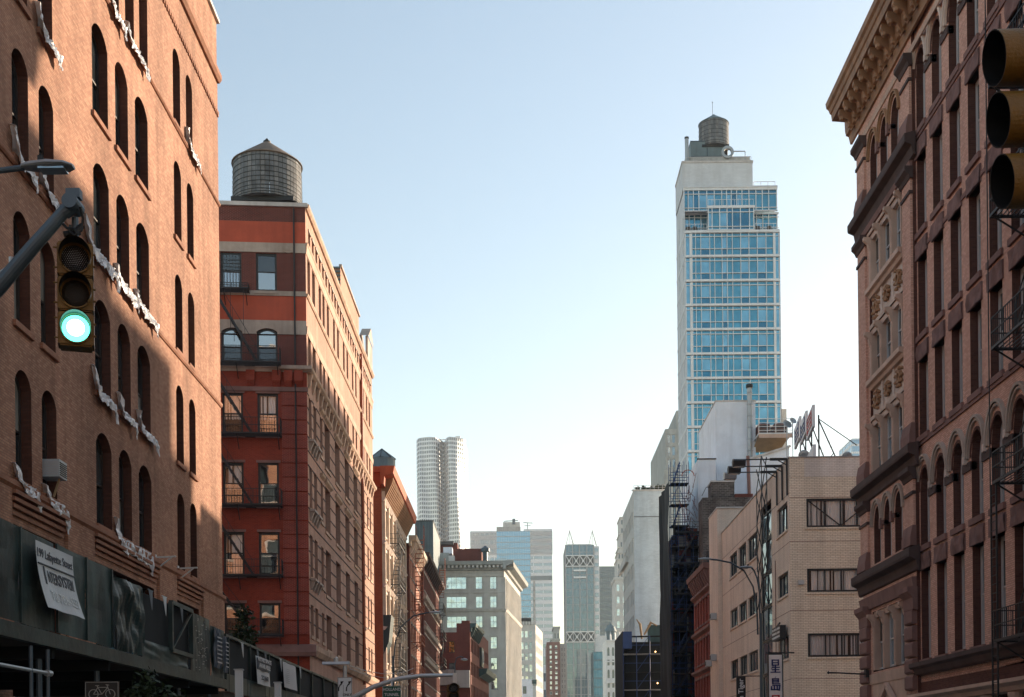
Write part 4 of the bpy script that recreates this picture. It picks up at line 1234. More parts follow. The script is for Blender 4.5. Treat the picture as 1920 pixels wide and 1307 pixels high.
# grey metal clad box over B4/B5
def boxbuilding(px0, px1, pt, Y, depth, mat, name, label, side=None, rmat='roof_dark', base=0, cat='building'):
    x0, zt = Q(Y, px0, pt); x1, _ = Q(Y, px1, pt)
    b = thing(name, ((x0 + x1) / 2, Y, base), label, cat)
    return b, x0, x1, zt

b, x0, x1, zt = boxbuilding(778, 812, 978, 235, 20, 'tank_roof_grey', 'metal_clad_tower', 'grey ribbed metal tower block just left of the wavy silver skyscraper base')
shell(b, [(x0, 235), (x1, 235), (x1, 255), (x0, 255)], 0, zt, 'tank_roof_grey')
s = MB()
for i in range(12): xx = x0 + (x1 - x0) * (i + .5) / 12; s.box(xx - .05, xx + .05, 234.9, 235, 0, zt - .1)
part('ribs', s, M['steel_paint'], b, Matrix.Identity(4), kind='stuff')
s = MB(); s.box(x0 - .1, x1 + .1, 234.85, 255.1, zt, zt + .2); part('coping', s, M['frame_dark'], b, Matrix.Identity(4))

# B6 : dark red front facing building with slate cornice
Y6 = 200.0
x0, z6 = Q(Y6, 815, 1168); x1, _ = Q(Y6, 881, 1168)
B6 = thing('dark_red_end_building', (x1, Y6, 0), 'dark red brick building end with a lit amber window and slate blue cornice', 'building')
f6 = FR(x0, Y6, 0); L6 = x1 - x0
ua, ub = Q(Y6, 841, 1200)[0] - x0, Q(Y6, 852.5, 1200)[0] - x0
zz = lambda py: Q(Y6, 850, py)[1]
uc_, ud_ = Q(Y6, 823, 1200)[0] - x0, Q(Y6, 831, 1200)[0] - x0
hs = [(ua, ub, zz(1224), zz(1202)), (ua, ub, zz(1262), zz(1243)), (uc_, ud_, zz(1262), zz(1247), .25)]
wall(B6, f6, 0, L6, 0, z6 - 1.5, hs, M['brick_brown'])
for i, h in enumerate(hs):
    window(B6, f6, (h[0] + h[1]) / 2, h[2], h[1] - h[0], h[3] - h[2], h[4] if len(h) > 4 else 0, 'sash', 'frame_dark', ['g_amber', 'g_mid', 'g_mid'][i], .09, .2)
for q in ((L6 - 2.1, L6, z6 - 1.5, z6 - .1), (L6 - 1.3, L6 - .01, z6 - .1, z6 + .3), (-.8, .9, z6 - 1.5, z6 + 1.3)):
    s = MB(); s.box(q[0], q[1], -.02, 1, q[2], q[3]); part('stepped_parapet', s, M['brick_brown'], B6, f6)
f6s = FR(x1, Y6, 86.3)
rows6 = [(z6 - 4.5 - 3.6 * k, z6 - 2.4 - 3.6 * k) for k in range(5)]
simple_facade(B6, f6s, 32, z6, rows6, [(.8 + i * 2.4, 2.2 + i * 2.4) for i in range(13)], 'brick_brown', ['g_dark'], 'frame_dark', sills=None)
cornice(B6, f6s, 14, z6 - 1.4, 1.0, 1.3, 'copper_green', None, 7, ret=False)
s = MB(); s.extr([(0, z6 - 7.6), (-1.2, z6 - 7.0), (-1.4, z6 - 6.2), (0, z6 - 6.2)], 14, 32); part('balcony_cornice', s, M['copper_green'], B6, f6s)
# small roof clock sign
s = MB(); s.box(15, 18.5, -.4, .2, z6 - 5.8, z6 - 2.6); part('roof_signboard', s, M['slate_green'], B6, f6s)
s = MB(); s.arcbar(16.7, z6 - 4.2, .9, 1.15, -.5, -.4, 0, 2 * PI, 16); s.bar((16.7, -.45, z6 - 4.2), (16.7, -.45, z6 - 3.4), .15); s.bar((16.7, -.45, z6 - 4.2), (17.3, -.45, z6 - 4.5), .15); part('round_emblem', s, M['frame_grey'], B6, f6s)
shell(B6, [(x0, Y6), (x1, Y6), (x1 + 2, Y6 + 32), (x0 + 2, Y6 + 32)], 0, z6 - 1.6, 'brick_brown', skip=(0, 1))
s = MB(); s.box(Q(Y6 - .8, 822, 1260)[0] - x0, Q(Y6 - .8, 853, 1260)[0] - x0, -1.0, 0, zz(1285), zz(1256)); part('boxed_sign', s, M['concrete'], B6, f6)
s = MB(); s.box(L6 - 2.5, L6 - .1, -1.4, 0, zz(1290), zz(1258)); part('boxed_sign', s, M['limestone_dark'], B6, f6)
for k in range(3):
    fe_platform(B6, f6, -.5, 1.7, z6 - 4 - 3.4 * k, 1.1, 'iron', gap=.4, slats=4)
fe_stair(B6, f6, -.3, z6 - 7.4, 1.5, z6 - 4, .5, 'iron', n=9); fe_stair(B6, f6, -.3, z6 - 10.8, 1.5, z6 - 7.4, .5, 'iron', n=9)

# B7 : pale grey classical office block
Y7 = 254.0
x0, z7 = Q(Y7, 792, 1060); x1, _ = Q(Y7, 945, 1060)
B7 = thing('classical_office_block', (x1, Y7, 0), 'pale grey classical office block with dentilled cornice and bright reflecting windows', 'building')
f7 = FR(x0, Y7, 0); L7 = x1 - x0
u7 = lambda px: Q(Y7, px, 1150)[0] - x0
v7 = lambda py: Q(Y7, 880, py)[1]
cells = [(u7(837), u7(875), 'grid41'), (u7(892), u7(905), 'grid21'), (u7(919), u7(931.5), 'grid21')]
rows7 = [(v7(1104.5), v7(1081)), (v7(1140), v7(1118)), (v7(1177), v7(1155)), (v7(1217), v7(1194)), (v7(1256), v7(1233)), (v7(1294), v7(1271)), (v7(1333), v7(1310))]
hs = [(a, b, z0, z1, 0) for z0, z1 in rows7 for a, b, _ in cells]
wall(B7, f7, 0, L7, 0, z7, hs, M['limestone'], .35)
for z0, z1 in rows7:
    for a, b, st in cells:
        window(B7, f7, (a + b) / 2, z0, b - a, z1 - z0, 0, 'grid42' if st == 'grid41' else 'grid22', 'frame_white' if z0 > v7(1150) else 'frame_grey', ['g_bright'], .09, .25)
        s = MB(); s.box(a - .15, b + .15, -.12, .2, z0 - .22, z0); part('sill', s, M['limestone'], B7, f7)
for px in (830, 883, 912, 938):
    s = MB(); s.box(u7(px) - .5, u7(px) + .5, -.15, 0, 3, z7 - 2.6); part('pilaster', s, M['limestone'], B7, f7)
for z, h, d in ((z7 - 2.4, .5, .35), (v7(1147), .5, .5), (v7(1112) - .1, .12, .2)):
    s = MB(); s.extr([(0, z), (-d * .6, z), (-d, z + h), (0, z + h)], 0, L7); part('string_course', s, M['limestone'], B7, f7)
s = MB(); s.extr([(0, z7 - 1.2), (-.5, z7 - 1.1), (-.6, z7 - .5), (-1.7, z7 - .2), (-1.9, z7 + .5), (0, z7 + .5)], 0, L7 + 1.9); part('cornice', s, M['limestone_dark'], B7, f7)
for i in range(20):
    u_ = L7 * (i + .5) / 20
    s = MB(); s.box(u_ - .22, u_ + .22, -1.5, -.5, z7 - .75, z7 - .3); part('dentil', s, M['limestone'], B7, f7)
f7s = FR(x1, Y7, 84.5); Ls = 33
rows7s = rows7
simple_facade(B7, f7s, Ls, z7, rows7s, [(1 + i * 2.4, 2.5 + i * 2.4) for i in range(13)], 'limestone', ['g_mid', 'g_pale'], 'frame_grey', sills=None)
for i in range(14):
    s = MB(); s.box(.15 + i * 2.4, .75 + i * 2.4, -.25, 0, 3, z7 - 2.5); part('pilaster', s, M['limestone'], B7, f7s)
s = MB(); s.extr([(0, z7 - 1.2), (-.5, z7 - 1.1), (-.6, z7 - .5), (-1.7, z7 - .2), (-1.9, z7 + .5), (0, z7 + .5)], -1.9, Ls); part('cornice', s, M['limestone_dark'], B7, f7s)
z = v7(1147); s = MB(); s.extr([(0, z), (-.3, z), (-.5, z + .5), (0, z + .5)], 0, Ls); part('string_course', s, M['limestone'], B7, f7s)
shell(B7, [(x0, Y7), (x1, Y7), (x1 + 3.1, Y7 + 32.8), (x0, Y7 + 32.8)], 0, z7, 'limestone', skip=(0, 1))
# roof pieces on it
def roofbox(root, px0, px1, pt, pb, Y, dep, mat, name, z0=None):
    x0_, zt_ = Q(Y, px0, pt); x1_, zb_ = Q(Y, px1, pb)
    s = MB(); s.box(x0_, x1_, Y, Y + dep, zb_ if z0 is None else z0, zt_); return part(name, s, M[mat], root, Matrix.Identity(4))
roofbox(B7, 856, 903, 1029, 1054, 259, 10, 'brick_brown', 'penthouse')
roofbox(B7, 812, 858, 1018, 1054, 268, 8, 'brick_brown', 'penthouse')
roofbox(B7, 812, 850, 1015, 1020, 266, 12, 'roof_dark', 'penthouse_roof')
roofbox(B7, 795, 842, 1037, 1054, 257, 1.5, 'galv', 'roof_unit')
roofbox(B7, 841, 852, 1042, 1054, 256.5, 3, 'frame_white', 'roof_unit')
roofbox(B7, 831, 848, 1026, 1038, 263, 3, 'plaster_white', 'roof_unit')
xx, zc = Q(256.9, 797, 1048); s = MB(); s.arcbar(xx, zc, .0, .95, 0, .1, 0, 2 * PI, 16); part('fan', s, M['frame_dark'], B7, T(0, 256.9, 0))
s = MB(); xx, zc = Q(258, 910, 1040); s.tube([(xx, 258, z7), (xx, 258, zc + 1)], .5, 8); s.lathe([(.9, 0), (.9, .6), (.1, 1.2)], 10, (xx, 258, zc + .6)); part('vent_stack', s, M['steel_paint'], B7, Matrix.Identity(4))

# ================================================================== SKYLINE
def far_tower(px0, px1, pt, Y, dep, name, label, wmat, gmat, nx, pitch, wf=.6, hf=.6, cat='skyscraper', side_px=None, z0=0, proud=.3, rec=.25, hbands=True, gside=None, ns=None, topskip=0, base_mat=None):
    """far tower: recessed window panes in a real grid of piers and spandrels"""
    x0, zt = Q(Y, px0, pt); x1, _ = Q(Y, px1, pt)
    b = thing(name, ((x0 + x1) / 2, Y, 0), label, cat)
    def face(fr, L, n, gm):
        pl = MB(); pl.poly([(0, rec, 0), (L, rec, 0), (L, rec, zt), (0, rec, zt)]); 
        part('glazing', pl, M[gm], b, fr)
        g_ = MB(); w = L / n; pw = w * (1 - wf)
        for i in range(n + 1):
            c = i * w; a0, a1 = max(c - pw / 2, 0), min(c + pw / 2, L)
            g_.box(a0, a1, -.05, rec, 0, zt)
        part('piers', g_, M[wmat], b, fr, kind='stuff')
        g_ = MB(); z = zt - topskip; hh = pitch * (1 - hf)
        g_.box(0, L, -.02, rec, zt - topskip - hh * .5, zt)
        while z > 0:
            z -= pitch; g_.box(0, L, 0, rec, z, z + hh)
        part('spandrels', g_, M[wmat], b, fr, kind='stuff')
    face(FR(x0, Y, 0), x1 - x0, nx, gmat)
    mx = (x0 + x1) / 2
    n_s = ns or max(2, int(nx * dep / (x1 - x0)))
    if mx < 0: face(FR(x1, Y, 90), dep, n_s, gside or gmat)
    face(FR(x0, Y + dep, -90), dep, n_s, gside or gmat) if mx >= 0 else None
    fp = [(x0, Y + .3), (x1, Y + .3), (x1, Y + dep), (x0, Y + dep)]
    shell(b, fp, 0, zt, wmat, skip=(0, 1) if mx < 0 else (0, 3))
    return b, x0, x1, zt

# T1 wavy silver tower
Y1 = 1000.0
x0, zt = Q(Y1, 779, 820); x1, _ = Q(Y1, 871, 820)
T1 = thing('wavy_silver_skyscraper', ((x0 + x1) / 2, Y1, 0), 'tall silver skyscraper with rippling metal facade beyond the orange cornice', 'skyscraper')
NB, NF = 27, 76; pit = zt / NF
prof_x = []
def t1p(f, z):
    # plan outline of the front, f 0..1 across, with the deep fold in the middle and ripples that drift with height
    x = x0 + (x1 - x0) * f
    wav = 2.2 * math.sin(f * 17 + z * .018 + 1.2 * math.sin(z * .03)) * (.35 + .65 * abs(f - .35)) 
    fold = 16 * math.exp(-((f - .56 - .02 * math.sin(z * .02)) / .07) ** 2)
    edge = 10 * (max(0, .12 - f) / .12) ** 2 + 11 * (max(0, f - .82) / .18) ** 1.6
    return Vector((x, Y1 + wav + fold + edge, z))
st = MB(); gl = MB()
for k in range(NF):
    z_a, z_b = k * pit, (k + 1) * pit
    for i in range(NB):
        f0, f1_ = i / NB, (i + 1) / NB
        P = lambda a, b: t1p(f0 + (f1_ - f0) * a, z_a + (z_b - z_a) * b)
        a0, a1, b0, b1 = .18, .82, .22, .86
        st.poly([P(0, 0), P(1, 0), P(1, b0), P(0, b0)]); st.poly([P(0, b1), P(1, b1), P(1, 1), P(0, 1)])
        st.poly([P(0, b0), P(a0, b0), P(a0, b1), P(0, b1)]); st.poly([P(a1, b0), P(1, b0), P(1, b1), P(a1, b1)])
        off = Vector((0, .35, 0))
        gl.poly([P(a0, b0) + off, P(a1, b0) + off, P(a1, b1) + off, P(a0, b1) + off])
part('metal_cladding', st, M['steel_light'], T1, Matrix.Identity(4), kind='stuff')
part('windows', gl, M['g_mid'], T1, Matrix.Identity(4), kind='stuff')
s = MB()
pts = [t1p(i / NB, 0) for i in range(NB + 1)] + [Vector((x1, Y1 + 50, 0)), Vector((x0, Y1 + 50, 0))]
s.poly([(p.x, p.y, zt) for p in pts]); s.poly([(x1, Y1 + 26, 0), (x1, Y1 + 50, 0), (x1, Y1 + 50, zt), (x1, Y1 + 26, zt)]); s.poly([(x0, Y1 + 50, 0), (x0, Y1 + 10, 0), (x0, Y1 + 10, zt), (x0, Y1 + 50, zt)]); s.poly([(x0, Y1 + 50, 0), (x1, Y1 + 50, 0), (x1, Y1 + 50, zt), (x0, Y1 + 50, zt)])
part('rear_wall', s, M['steel_light'], T1, Matrix.Identity(4))
s = MB(); xx = Q(Y1 + 15, 835, 820)[0]; s.bar((xx - 12, Y1 + 15, zt + 1.4), (xx + 14, Y1 + 15, zt + 2.2), .8); s.box(xx + 8, xx + 12, Y1 + 13, Y1 + 16, zt, zt + 4); part('roof_crane', s, M['steel_light'], T1, Matrix.Identity(4))

# T2 white gridded office tower (left low wing + right slab)
b2_, a0, a1, zt2 = far_tower(882, 944, 996, 1180, 50, 'white_grid_office_tower', 'pale gridded office slab behind the blue glass tower, left piece', 'white_grid', 'g_pale', 7, 8.2, .78, .5, topskip=0)
s = MB()
for i in range(29): xx = a0 + (a1 - a0) * i / 28; s.box(xx - .25, xx + .25, 1179.3, 1179.9, zt2 - 22, zt2 - 1)
part('louvre_fins', s, M['frame_grey'], b2_, Matrix.Identity(4), kind='stuff')
b2_, a0, a1, zt2 = far_tower(982, 1035, 992, 1200, 60, 'pale_office_slab', 'tall pale office slab with horizontal bands right of the blue glass tower', 'white_grid', 'g_pale', 3, 6.4, .92, .45, gside='g_pale', ns=8)
s = MB()
for i in range(25): xx = a0 + (a1 - a0) * i / 24; s.box(xx - .3, xx + .3, 1199.3, 1199.9, zt2 - 24, zt2 - 2)
part('louvre_fins', s, M['frame_grey'], b2_, Matrix.Identity(4), kind='stuff')
s = MB(); zz_ = Q(1200, 1010, 1084)[1]; s.box(a0 + .5, a1 - .5, 1199.5, 1200.2, zz_ - 2, zz_ + 2); part('dark_band', s, M['tank_roof_grey'], b2_, Matrix.Identity(4))
s = MB(); xx, zz_ = Q(1195, 989, 978)
s.bar((xx, 1200, zt2), (xx, 1200, zz_), .7); s.bar((xx - 4, 1200, zz_), (xx + 5, 1200, zz_ - .6), .6); s.bar((xx - 3, 1200, zz_ - 3), (xx + 3, 1200, zz_ - 3), .5); part('roof_mast', s, M['steel_paint'], b2_, Matrix.Identity(4))

# T3 blue glass tower
b3_, a0, a1, zt3 = far_tower(931, 994, 996, 900, 30, 'blue_glass_tower', 'light blue glass tower with a beige plant room on top', 'galv', 'g_sky', 14, 4.1, .88, .86, rec=.15, gside='white_grid', ns=6)
roofbox(b3_, 931, 976, 988, 996, 902, 12, 'plaster_grey', 'plant_room'); roofbox(b3_, 943, 975, 979, 990, 905, 12, 'limestone', 'plant_room')
s = MB(); xx, zz_ = Q(905, 958, 976); s.bar((xx - 5, 905, zz_ - .5), (xx + 5, 905, zz_), .5); s.box(xx + 1, xx + 3, 904, 906, zz_ - 3, zz_ + 1); part('roof_crane', s, M['steel_paint'], b3_, Matrix.Identity(4))
s = MB(); rr = random.Random(9)
for k in range(46):
    z = zt3 * (.3 + .66 * rr.random()); xa_ = a0 + (a1 - a0) * rr.random() * .7
    s.box(xa_, min(xa_ + rr.uniform(3, 10), a1 - .2), 899.85, 899.93, z, z + .5)
part('spandrel_strips', s, M['g_pale'], b3_, Matrix.Identity(4), kind='stuff')

# T4 braced steel and glass tower
Y4t = 700.0
b4_, a0, a1, zt4 = far_tower(1060, 1113, 1022, Y4t, 34, 'braced_glass_tower', 'green glass tower with rows of X bracing and two open pyramid frames on its roof', 'steel_brace', 'g_teal', 8, 4.1, .94, .93, rec=.2)
z_ = lambda py: Q(Y4t, 1088, py)[1]
s = MB()
for i in range(5):
    xx = a0 + (a1 - a0) * i / 4; s.box(xx - .3, xx + .3, Y4t - .5, Y4t - .06, 0, zt4)
part('main_columns', s, M['steel_brace'], b4_, Matrix.Identity(4))
for (pa, pb) in ((1042, 1062), (1185, 1204)):
    s = MB(); s.box(a0, a1, Y4t - .3, Y4t + .1, z_(pb), z_(pa)); part('plant_floor_band', s, M['slate_green'], b4_, Matrix.Identity(4))
    for i in range(4):
        xa_, xb_ = a0 + (a1 - a0) * i / 4, a0 + (a1 - a0) * (i + 1) / 4
        s = MB(); s.bar((xa_, Y4t - .8, z_(pb)), (xb_, Y4t - .8, z_(pa)), .5, .4); s.bar((xa_, Y4t - .85, z_(pa)), (xb_, Y4t - .85, z_(pb)), .5, .4)
        xm_ = (xa_ + xb_) / 2; zm_ = (z_(pa) + z_(pb)) / 2; s.box(xm_ - .6, xm_ + .6, Y4t - 1.0, Y4t - .7, zm_ - .6, zm_ + .6)
        part('cross_brace', s, M['steel_light'], b4_, Matrix.Identity(4))
    for pp in (pa, pb):
        s = MB(); s.box(a0, a1, Y4t - .9, Y4t - .3, z_(pp) - .25, z_(pp) + .25); part('brace_chord', s, M['steel_light'], b4_, Matrix.Identity(4))
for px in (1068, 1110.5):
    xx, zz_ = Q(Y4t + 8, px, 995); w = 2.4
    s = MB()
    for sx in (-1, 1):
        for sy in (-1, 1): s.bar((xx + sx * w, Y4t + 8 + sy * w, zt4), (xx, Y4t + 8, zz_), .22)
    s.bar((xx, Y4t + 8, zt4), (xx, Y4t + 8, zz_ + .6), .2); part('pyramid_frame', s, M['steel_brace'], b4_, Matrix.Identity(4))
s = MB(); s.box(a0 + 1, a1 - 1, Y4t + 2, Y4t + 3, zt4, zt4 + .8); part('roof_rail', s, M['steel_light'], b4_, Matrix.Identity(4))
for py in (1070, 1083):
    s = MB(); s.box(a0 + 4.3, a1 - 4.3, Y4t - 1.1, Y4t - .2, z_(py) - .5, z_(py) + .5); part('window_gantry', s, M['steel_light'], b4_, Matrix.Identity(4))
# right flank of that tower, narrower and set back
x2, _ = Q(Y4t, 1123.5, 1025)
s = MB(); s.box(a1 + .02, x2, Y4t + 1.2, Y4t + 30, 0, zt4 - .6); part('side_bay', s, M['white_grid'], b4_, Matrix.Identity(4))
s = MB()
for k in range(34): s.box(a1 + .5, x2 - .4, Y4t + 1.1, Y4t + 1.19, zt4 - 3.6 - k * 4.1, zt4 - 1.6 - k * 4.1)
part('side_windows', s, M['g_pale'], b4_, Matrix.Identity(4), kind='stuff')

far_tower(1124, 1158, 1062, 950, 40, 'dark_banded_tower', 'dark office tower between the braced glass tower and the stepped stone spire', 'tank_roof_grey', 'g_mid', 9, 4.4, .8, .5)
# T6 stepped stone tower
def stepped(name, label, tiers, Y, wm, gm, pitch, nx, cat='skyscraper'):
    xs = [Q(Y, t[0], t[2])[0] for t in tiers]
    b = None
    for i, (p0, p1, pt) in enumerate(tiers):
        xa_, zt_ = Q(Y + i * 1.0, p0, pt); xb_, _ = Q(Y + i * 1.0, p1, pt)
        zlow = 0 if i == 0 else Q(Y + i, p0, tiers[i - 1][2])[1] - .5
        if b is None: b = thing(name, ((xa_ + xb_) / 2, Y, 0), label, cat)
        yy = Y + i * 1.0
        n = max(2, int(nx * (xb_ - xa_) / (Q(Y, tiers[0][1], 1200)[0] - Q(Y, tiers[0][0], 1200)[0])))
        w = (xb_ - xa_) / n
        hs = []
        z = zlow + pitch * .3
        while z + pitch * .6 < zt_:
            for k in range(n): hs.append((k * w + w * .28, k * w + w * .72, z, z + pitch * .55, 0))
            z += pitch
        wall(b, FR(xa_, yy, 0), 0, xb_ - xa_, zlow, zt_, hs, M[wm], .3, name='tier')
        g_ = MB()
        for h in hs: g_.poly([(h[0], .28, h[2]), (h[1], .28, h[2]), (h[1], .28, h[3]), (h[0], .28, h[3])])
        if g_.f: part('windows', g_, M[gm], b, FR(xa_, yy, 0), kind='stuff')
        s = MB(); s.box(xa_, xb_, yy + .35, yy + 18, zlow, zt_ - .1); part('tier_core', s, M[wm], b, Matrix.Identity(4))
        s = MB(); s.box(xa_ - .4, xb_ + .4, yy - .4, yy + 18, zt_ - .1, zt_ + .5); part('ledge', s, M[wm], b, Matrix.Identity(4))
    return b
stepped('slim_stepped_tower', 'slim grey stepped tower with terraces, half hidden by the blank grey wall', [(1152, 1186, 1085), (1157, 1186, 1050), (1158.5, 1186, 1037), (1160, 1186, 1028), (1162, 1186, 1002), (1163, 1186, 971)], 640, 'limestone', 'g_mid', 4.2, 7)
sb = stepped('ornate_stone_tower', 'narrow ornate stone tower with pale windows left of the blank grey wall', [(1151, 1181, 1182), (1153, 1176, 1087)], 520, 'limestone', 'g_bright', 5.0, 3)
# white arched belfry-like building
Yw = 470.0
x0, ztw = Q(Yw, 1136, 1200); x1, _ = Q(Yw, 1162, 1200)
BW = thing('white_arched_building', ((x0 + x1) / 2, Yw, 0), 'white stone building with tall arched windows and a small domed roof lantern', 'building')
hs = []; z = ztw - 2.6
n = 0
while z > 12:
    for k in range(3):
        w = (x1 - x0) / 3
        hs.append((k * w + w * .25, k * w + w * .8, z - (3.3 if n % 2 == 0 else 2.2), z, .8 if n % 2 == 0 else 0))
    z -= 4.6 if n % 2 == 0 else 3.6; n += 1
wall(BW, FR(x0, Yw, 0), 0, x1 - x0, 0, ztw, hs, M['frame_white'], .4)
for h in hs: window(BW, FR(x0, Yw, 0), (h[0] + h[1]) / 2, h[2], h[1] - h[0], h[3] - h[2], h[4], 'fixed', 'frame_grey', 'g_mid', .1, .3)
shell(BW, [(x0, Yw), (x1, Yw), (x1, Yw + 20), (x0, Yw + 20)], 0, ztw, 'frame_white', skip=(0,))
for k in range(4):
    s = MB(); z = ztw - 7.7 * k; s.box(x0 - .4, x1 + .4, Yw - .5, Yw, z - .5, z); part('string_course', s, M['frame_white'], BW, Matrix.Identity(4))
xm, zm = Q(Yw, 1146, 1177); s = MB(); s.lathe([(1.9, ztw), (1.9, zm - 1.5), (2.3, zm - 1.2), (1.6, zm + .6), (.3, zm + 1.8), (.05, zm + 3)], 14, (xm, Yw + 3, 0)); part('roof_lantern', s, M['tank_roof_grey'], BW, Matrix.Identity(4))
for i in range(4):
    s = MB(); xx = x0 + (x1 - x0) * i / 3; s.lathe([(.35, 0), (.3, 1.4), (.02, 3.2)], 6, (xx, Yw + .4, ztw)); part('pinnacle', s, M['frame_white'], BW, Matrix.Identity(4))

# glass low block and white blocks at the street's end
far_tower(1112, 1139, 1222, 600, 20, 'low_glass_block', 'low dark glass block with a red roof rail in front of the braced tower', 'tank_roof_grey', 'g_blue_c', 5, 4.2, .9, .9, cat='building')
b, a0, a1, zt = far_tower(1121, 1138, 1192, 640, 20, 'white_plant_block', 'small white rooftop block right of the braced tower', 'frame_white', 'frame_white', 2, 5, .9, .9, cat='building')
# brown hotel-like block, grey crenellated block, striped slab, white cube
Yb = 430.0
def windowed(px0, px1, pt, Y, dep, name, label, wm, gm, cpx, rpy, style='sash', fm='frame_white', cat='building', side='right', lint=None, ft=.12):
    x0, zt = Q(Y, px0, pt); x1, _ = Q(Y, px1, pt)
    b = thing(name, ((x0 + x1) / 2, Y, 0), label, cat)
    cols = [(Q(Y, a_, 1200)[0] - x0, Q(Y, b_, 1200)[0] - x0) for a_, b_ in cpx]
    rows = [(Q(Y, px0, q)[1], Q(Y, px0, p)[1]) for p, q in rpy]
    hs = [(a_, b_, z0, z1, 0) for z0, z1 in rows for a_, b_ in cols]
    fr = FR(x0, Y, 0)
    wall(b, fr, 0, x1 - x0, 0, zt, hs, M[wm], .35)
    for h in hs:
        window(b, fr, (h[0] + h[1]) / 2, h[2], h[1] - h[0], h[3] - h[2], 0, style, fm, gm, ft, .2)
    shell(b, [(x0, Y), (x1, Y), (x1, Y + dep), (x0, Y + dep)], 0, zt, wm, skip=(0,))
    return b, x0, x1, zt, fr
b, x0, x1, zt, fr = windowed(1025, 1050, 1204, Yb, 22, 'brown_stone_block', 'brown stone block with small bright windows left of the braced tower', 'stone_brown', ['g_bright', 'g_mid', 'g_bright'],
    [(1030, 1034.5), (1040, 1045)], [(1210 + i * 9.6, 1216.5 + i * 9.6) for i in range(10)], fm='frame_grey')
windowed(1050, 1062, 1207, Yb + 6, 20, 'narrow_brown_block', 'narrow taupe block squeezed between the brown stone block and the braced tower', 'limestone_dark', ['g_mid'], [(1052, 1055), (1057, 1060)], [(1214 + i * 10, 1221 + i * 10) for i in range(9)], fm='frame_grey')
b, x0, x1, zt, fr = windowed(960, 1004, 1172, 385, 24, 'crenellated_office_block', 'grey office block with battlement parapet and rows of paired white windows', 'limestone', ['g_bright', 'g_pale', 'g_bright'],
    [(961, 968), (975.5, 982), (984, 990), (992, 998)], [(1183, 1196), (1204, 1218), (1225, 1239), (1246, 1260), (1267.5, 1281), (1289, 1302)], fm='frame_white', ft=.1)
for px in (965, 970.5, 976, 981.5, 987, 992.5, 998):
    xx, zz_ = Q(384, px, 1168); s = MB(); s.box(xx - .35, xx + .35, 384.6, 385.6, zt, zt + (2.2 if px in (970.5,) else 1.0)); part('battlement', s, M['limestone'], b, Matrix.Identity(4))
roofbox(b, 960, 977, 1152, 1172, 395, 8, 'frame_dark', 'roof_plant'); roofbox(b, 977, 996, 1159, 1172, 396, 8, 'frame_dark', 'roof_plant')
fcr = FR(x1, 385, 84)
simple_facade(b, fcr, 24, zt, [(zt - 4.6 - 3.4 * k, zt - 2.6 - 3.4 * k) for k in range(11)], [(1 + i * 2.8, 2.3 + i * 2.8) for i in range(8)], 'limestone', ['g_pale'], 'frame_grey', sills=None)
b, x0, x1, zt, fr = windowed(961, 999, 1274, 330, 14, 'white_cube_building', 'small plain white building with two windows at the bottom of the street view', 'plaster_white', ['g_mid'], [(970, 976.5), (979.5, 986)], [(1287, 1301)], fm='frame_bronze')
s = MB(); s.box(x1 - .2, x1 + 1.0, 330, 338, zt - 1.2, zt - .1); part('eave', s, M['copper_green'], b, Matrix.Identity(4))
far_tower(1008, 1025, 1200, 500, 20, 'striped_white_slab', 'thin pale slab with striped balconies between the grey and brown blocks', 'white_grid', 'g_pale', 2, 6.5, .6, .5, cat='building')
far_tower(1000, 1003.5, 1089, 780, 14, 'thin_grey_slab', 'very thin pale slab standing against the right edge of the blue glass tower', 'limestone_dark', 'limestone', 1, 6, .9, .9, cat='building')
stepped('pyramidal_brown_tower', 'small stepped grey roof rising behind the brown stone block', [(1034, 1049, 1200), (1038, 1049, 1177)], 560, 'limestone_dark', 'g_mid', 4, 3, cat='building')
far_tower(1597, 1640, 822, 1500, 60, 'distant_glass_tower', 'pale blue striped glass tower peeking over the tan building at the right', 'white_grid', 'g_sky', 2, 9, .98, .72)

# ================================================================== RIGHT FOREGROUND BUILDING
XR = 16.0
BR = thing('ornate_brick_building', (XR, 60, 0), 'ornate red brick loft building with brownstone arches and huge bracketed cornice, at the right edge', 'building')
fR = FR(XR, 59.7, -90)
fP = FR(XR - .14, 59.15, -90)            # end pavilion stands a little forward
UR = lambda y: 59.7 - y
rowsR = [(5.5, 9.05, 0), (10.0, 13.05, 1), (14.35, 17.35, 0), (18.35, 21.4, 0), (22.45, 25.4, 0), (26.5, 29.55, 1)]
colsR = []
yy = 51.0; k = 0
while yy > 22:
    colsR.append((UR(yy), UR(yy - 1.12)))
    yy -= 1.93
hs = [(a, b, z0, z1, .86 if ar else 0) for z0, z1, ar in rowsR for a, b in colsR]
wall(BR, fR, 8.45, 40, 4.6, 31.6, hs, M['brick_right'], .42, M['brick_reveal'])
for a, b, z0, z1, ri in hs:
    window(BR, fR, (a + b) / 2, z0, b - a, z1 - z0, ri, 'sash', 'frame_grey', ['g_mid', 'g_dark'], .17, .36)
    s = MB(); s.box(a - .12, b + .12, -.10, .3, z0 - .22, z0); part('sill', s, M['stone_brown'], BR, fR)
    if ri == 0:
        s = MB()
        # rock-faced lintel
        nn = 5
        for i in range(nn):
            for j in range(2):
                P = lambda i, j: (a - .14 + (b - a + .28) * i / nn, -.08 - .06 * noise.noise(Vector((a * 7 + i * 1.7, z1 + j * 1.3, 2.2))), z1 + .0 + .62 * j / 2)
                s.poly([P(i, j), P(i + 1, j), P(i + 1, j + 1), P(i, j + 1)])
        s.box(a - .14, b + .14, -.05, .2, z1, z1 + .62)
        part('lintel', s, M['stone_rough'], BR, fR)
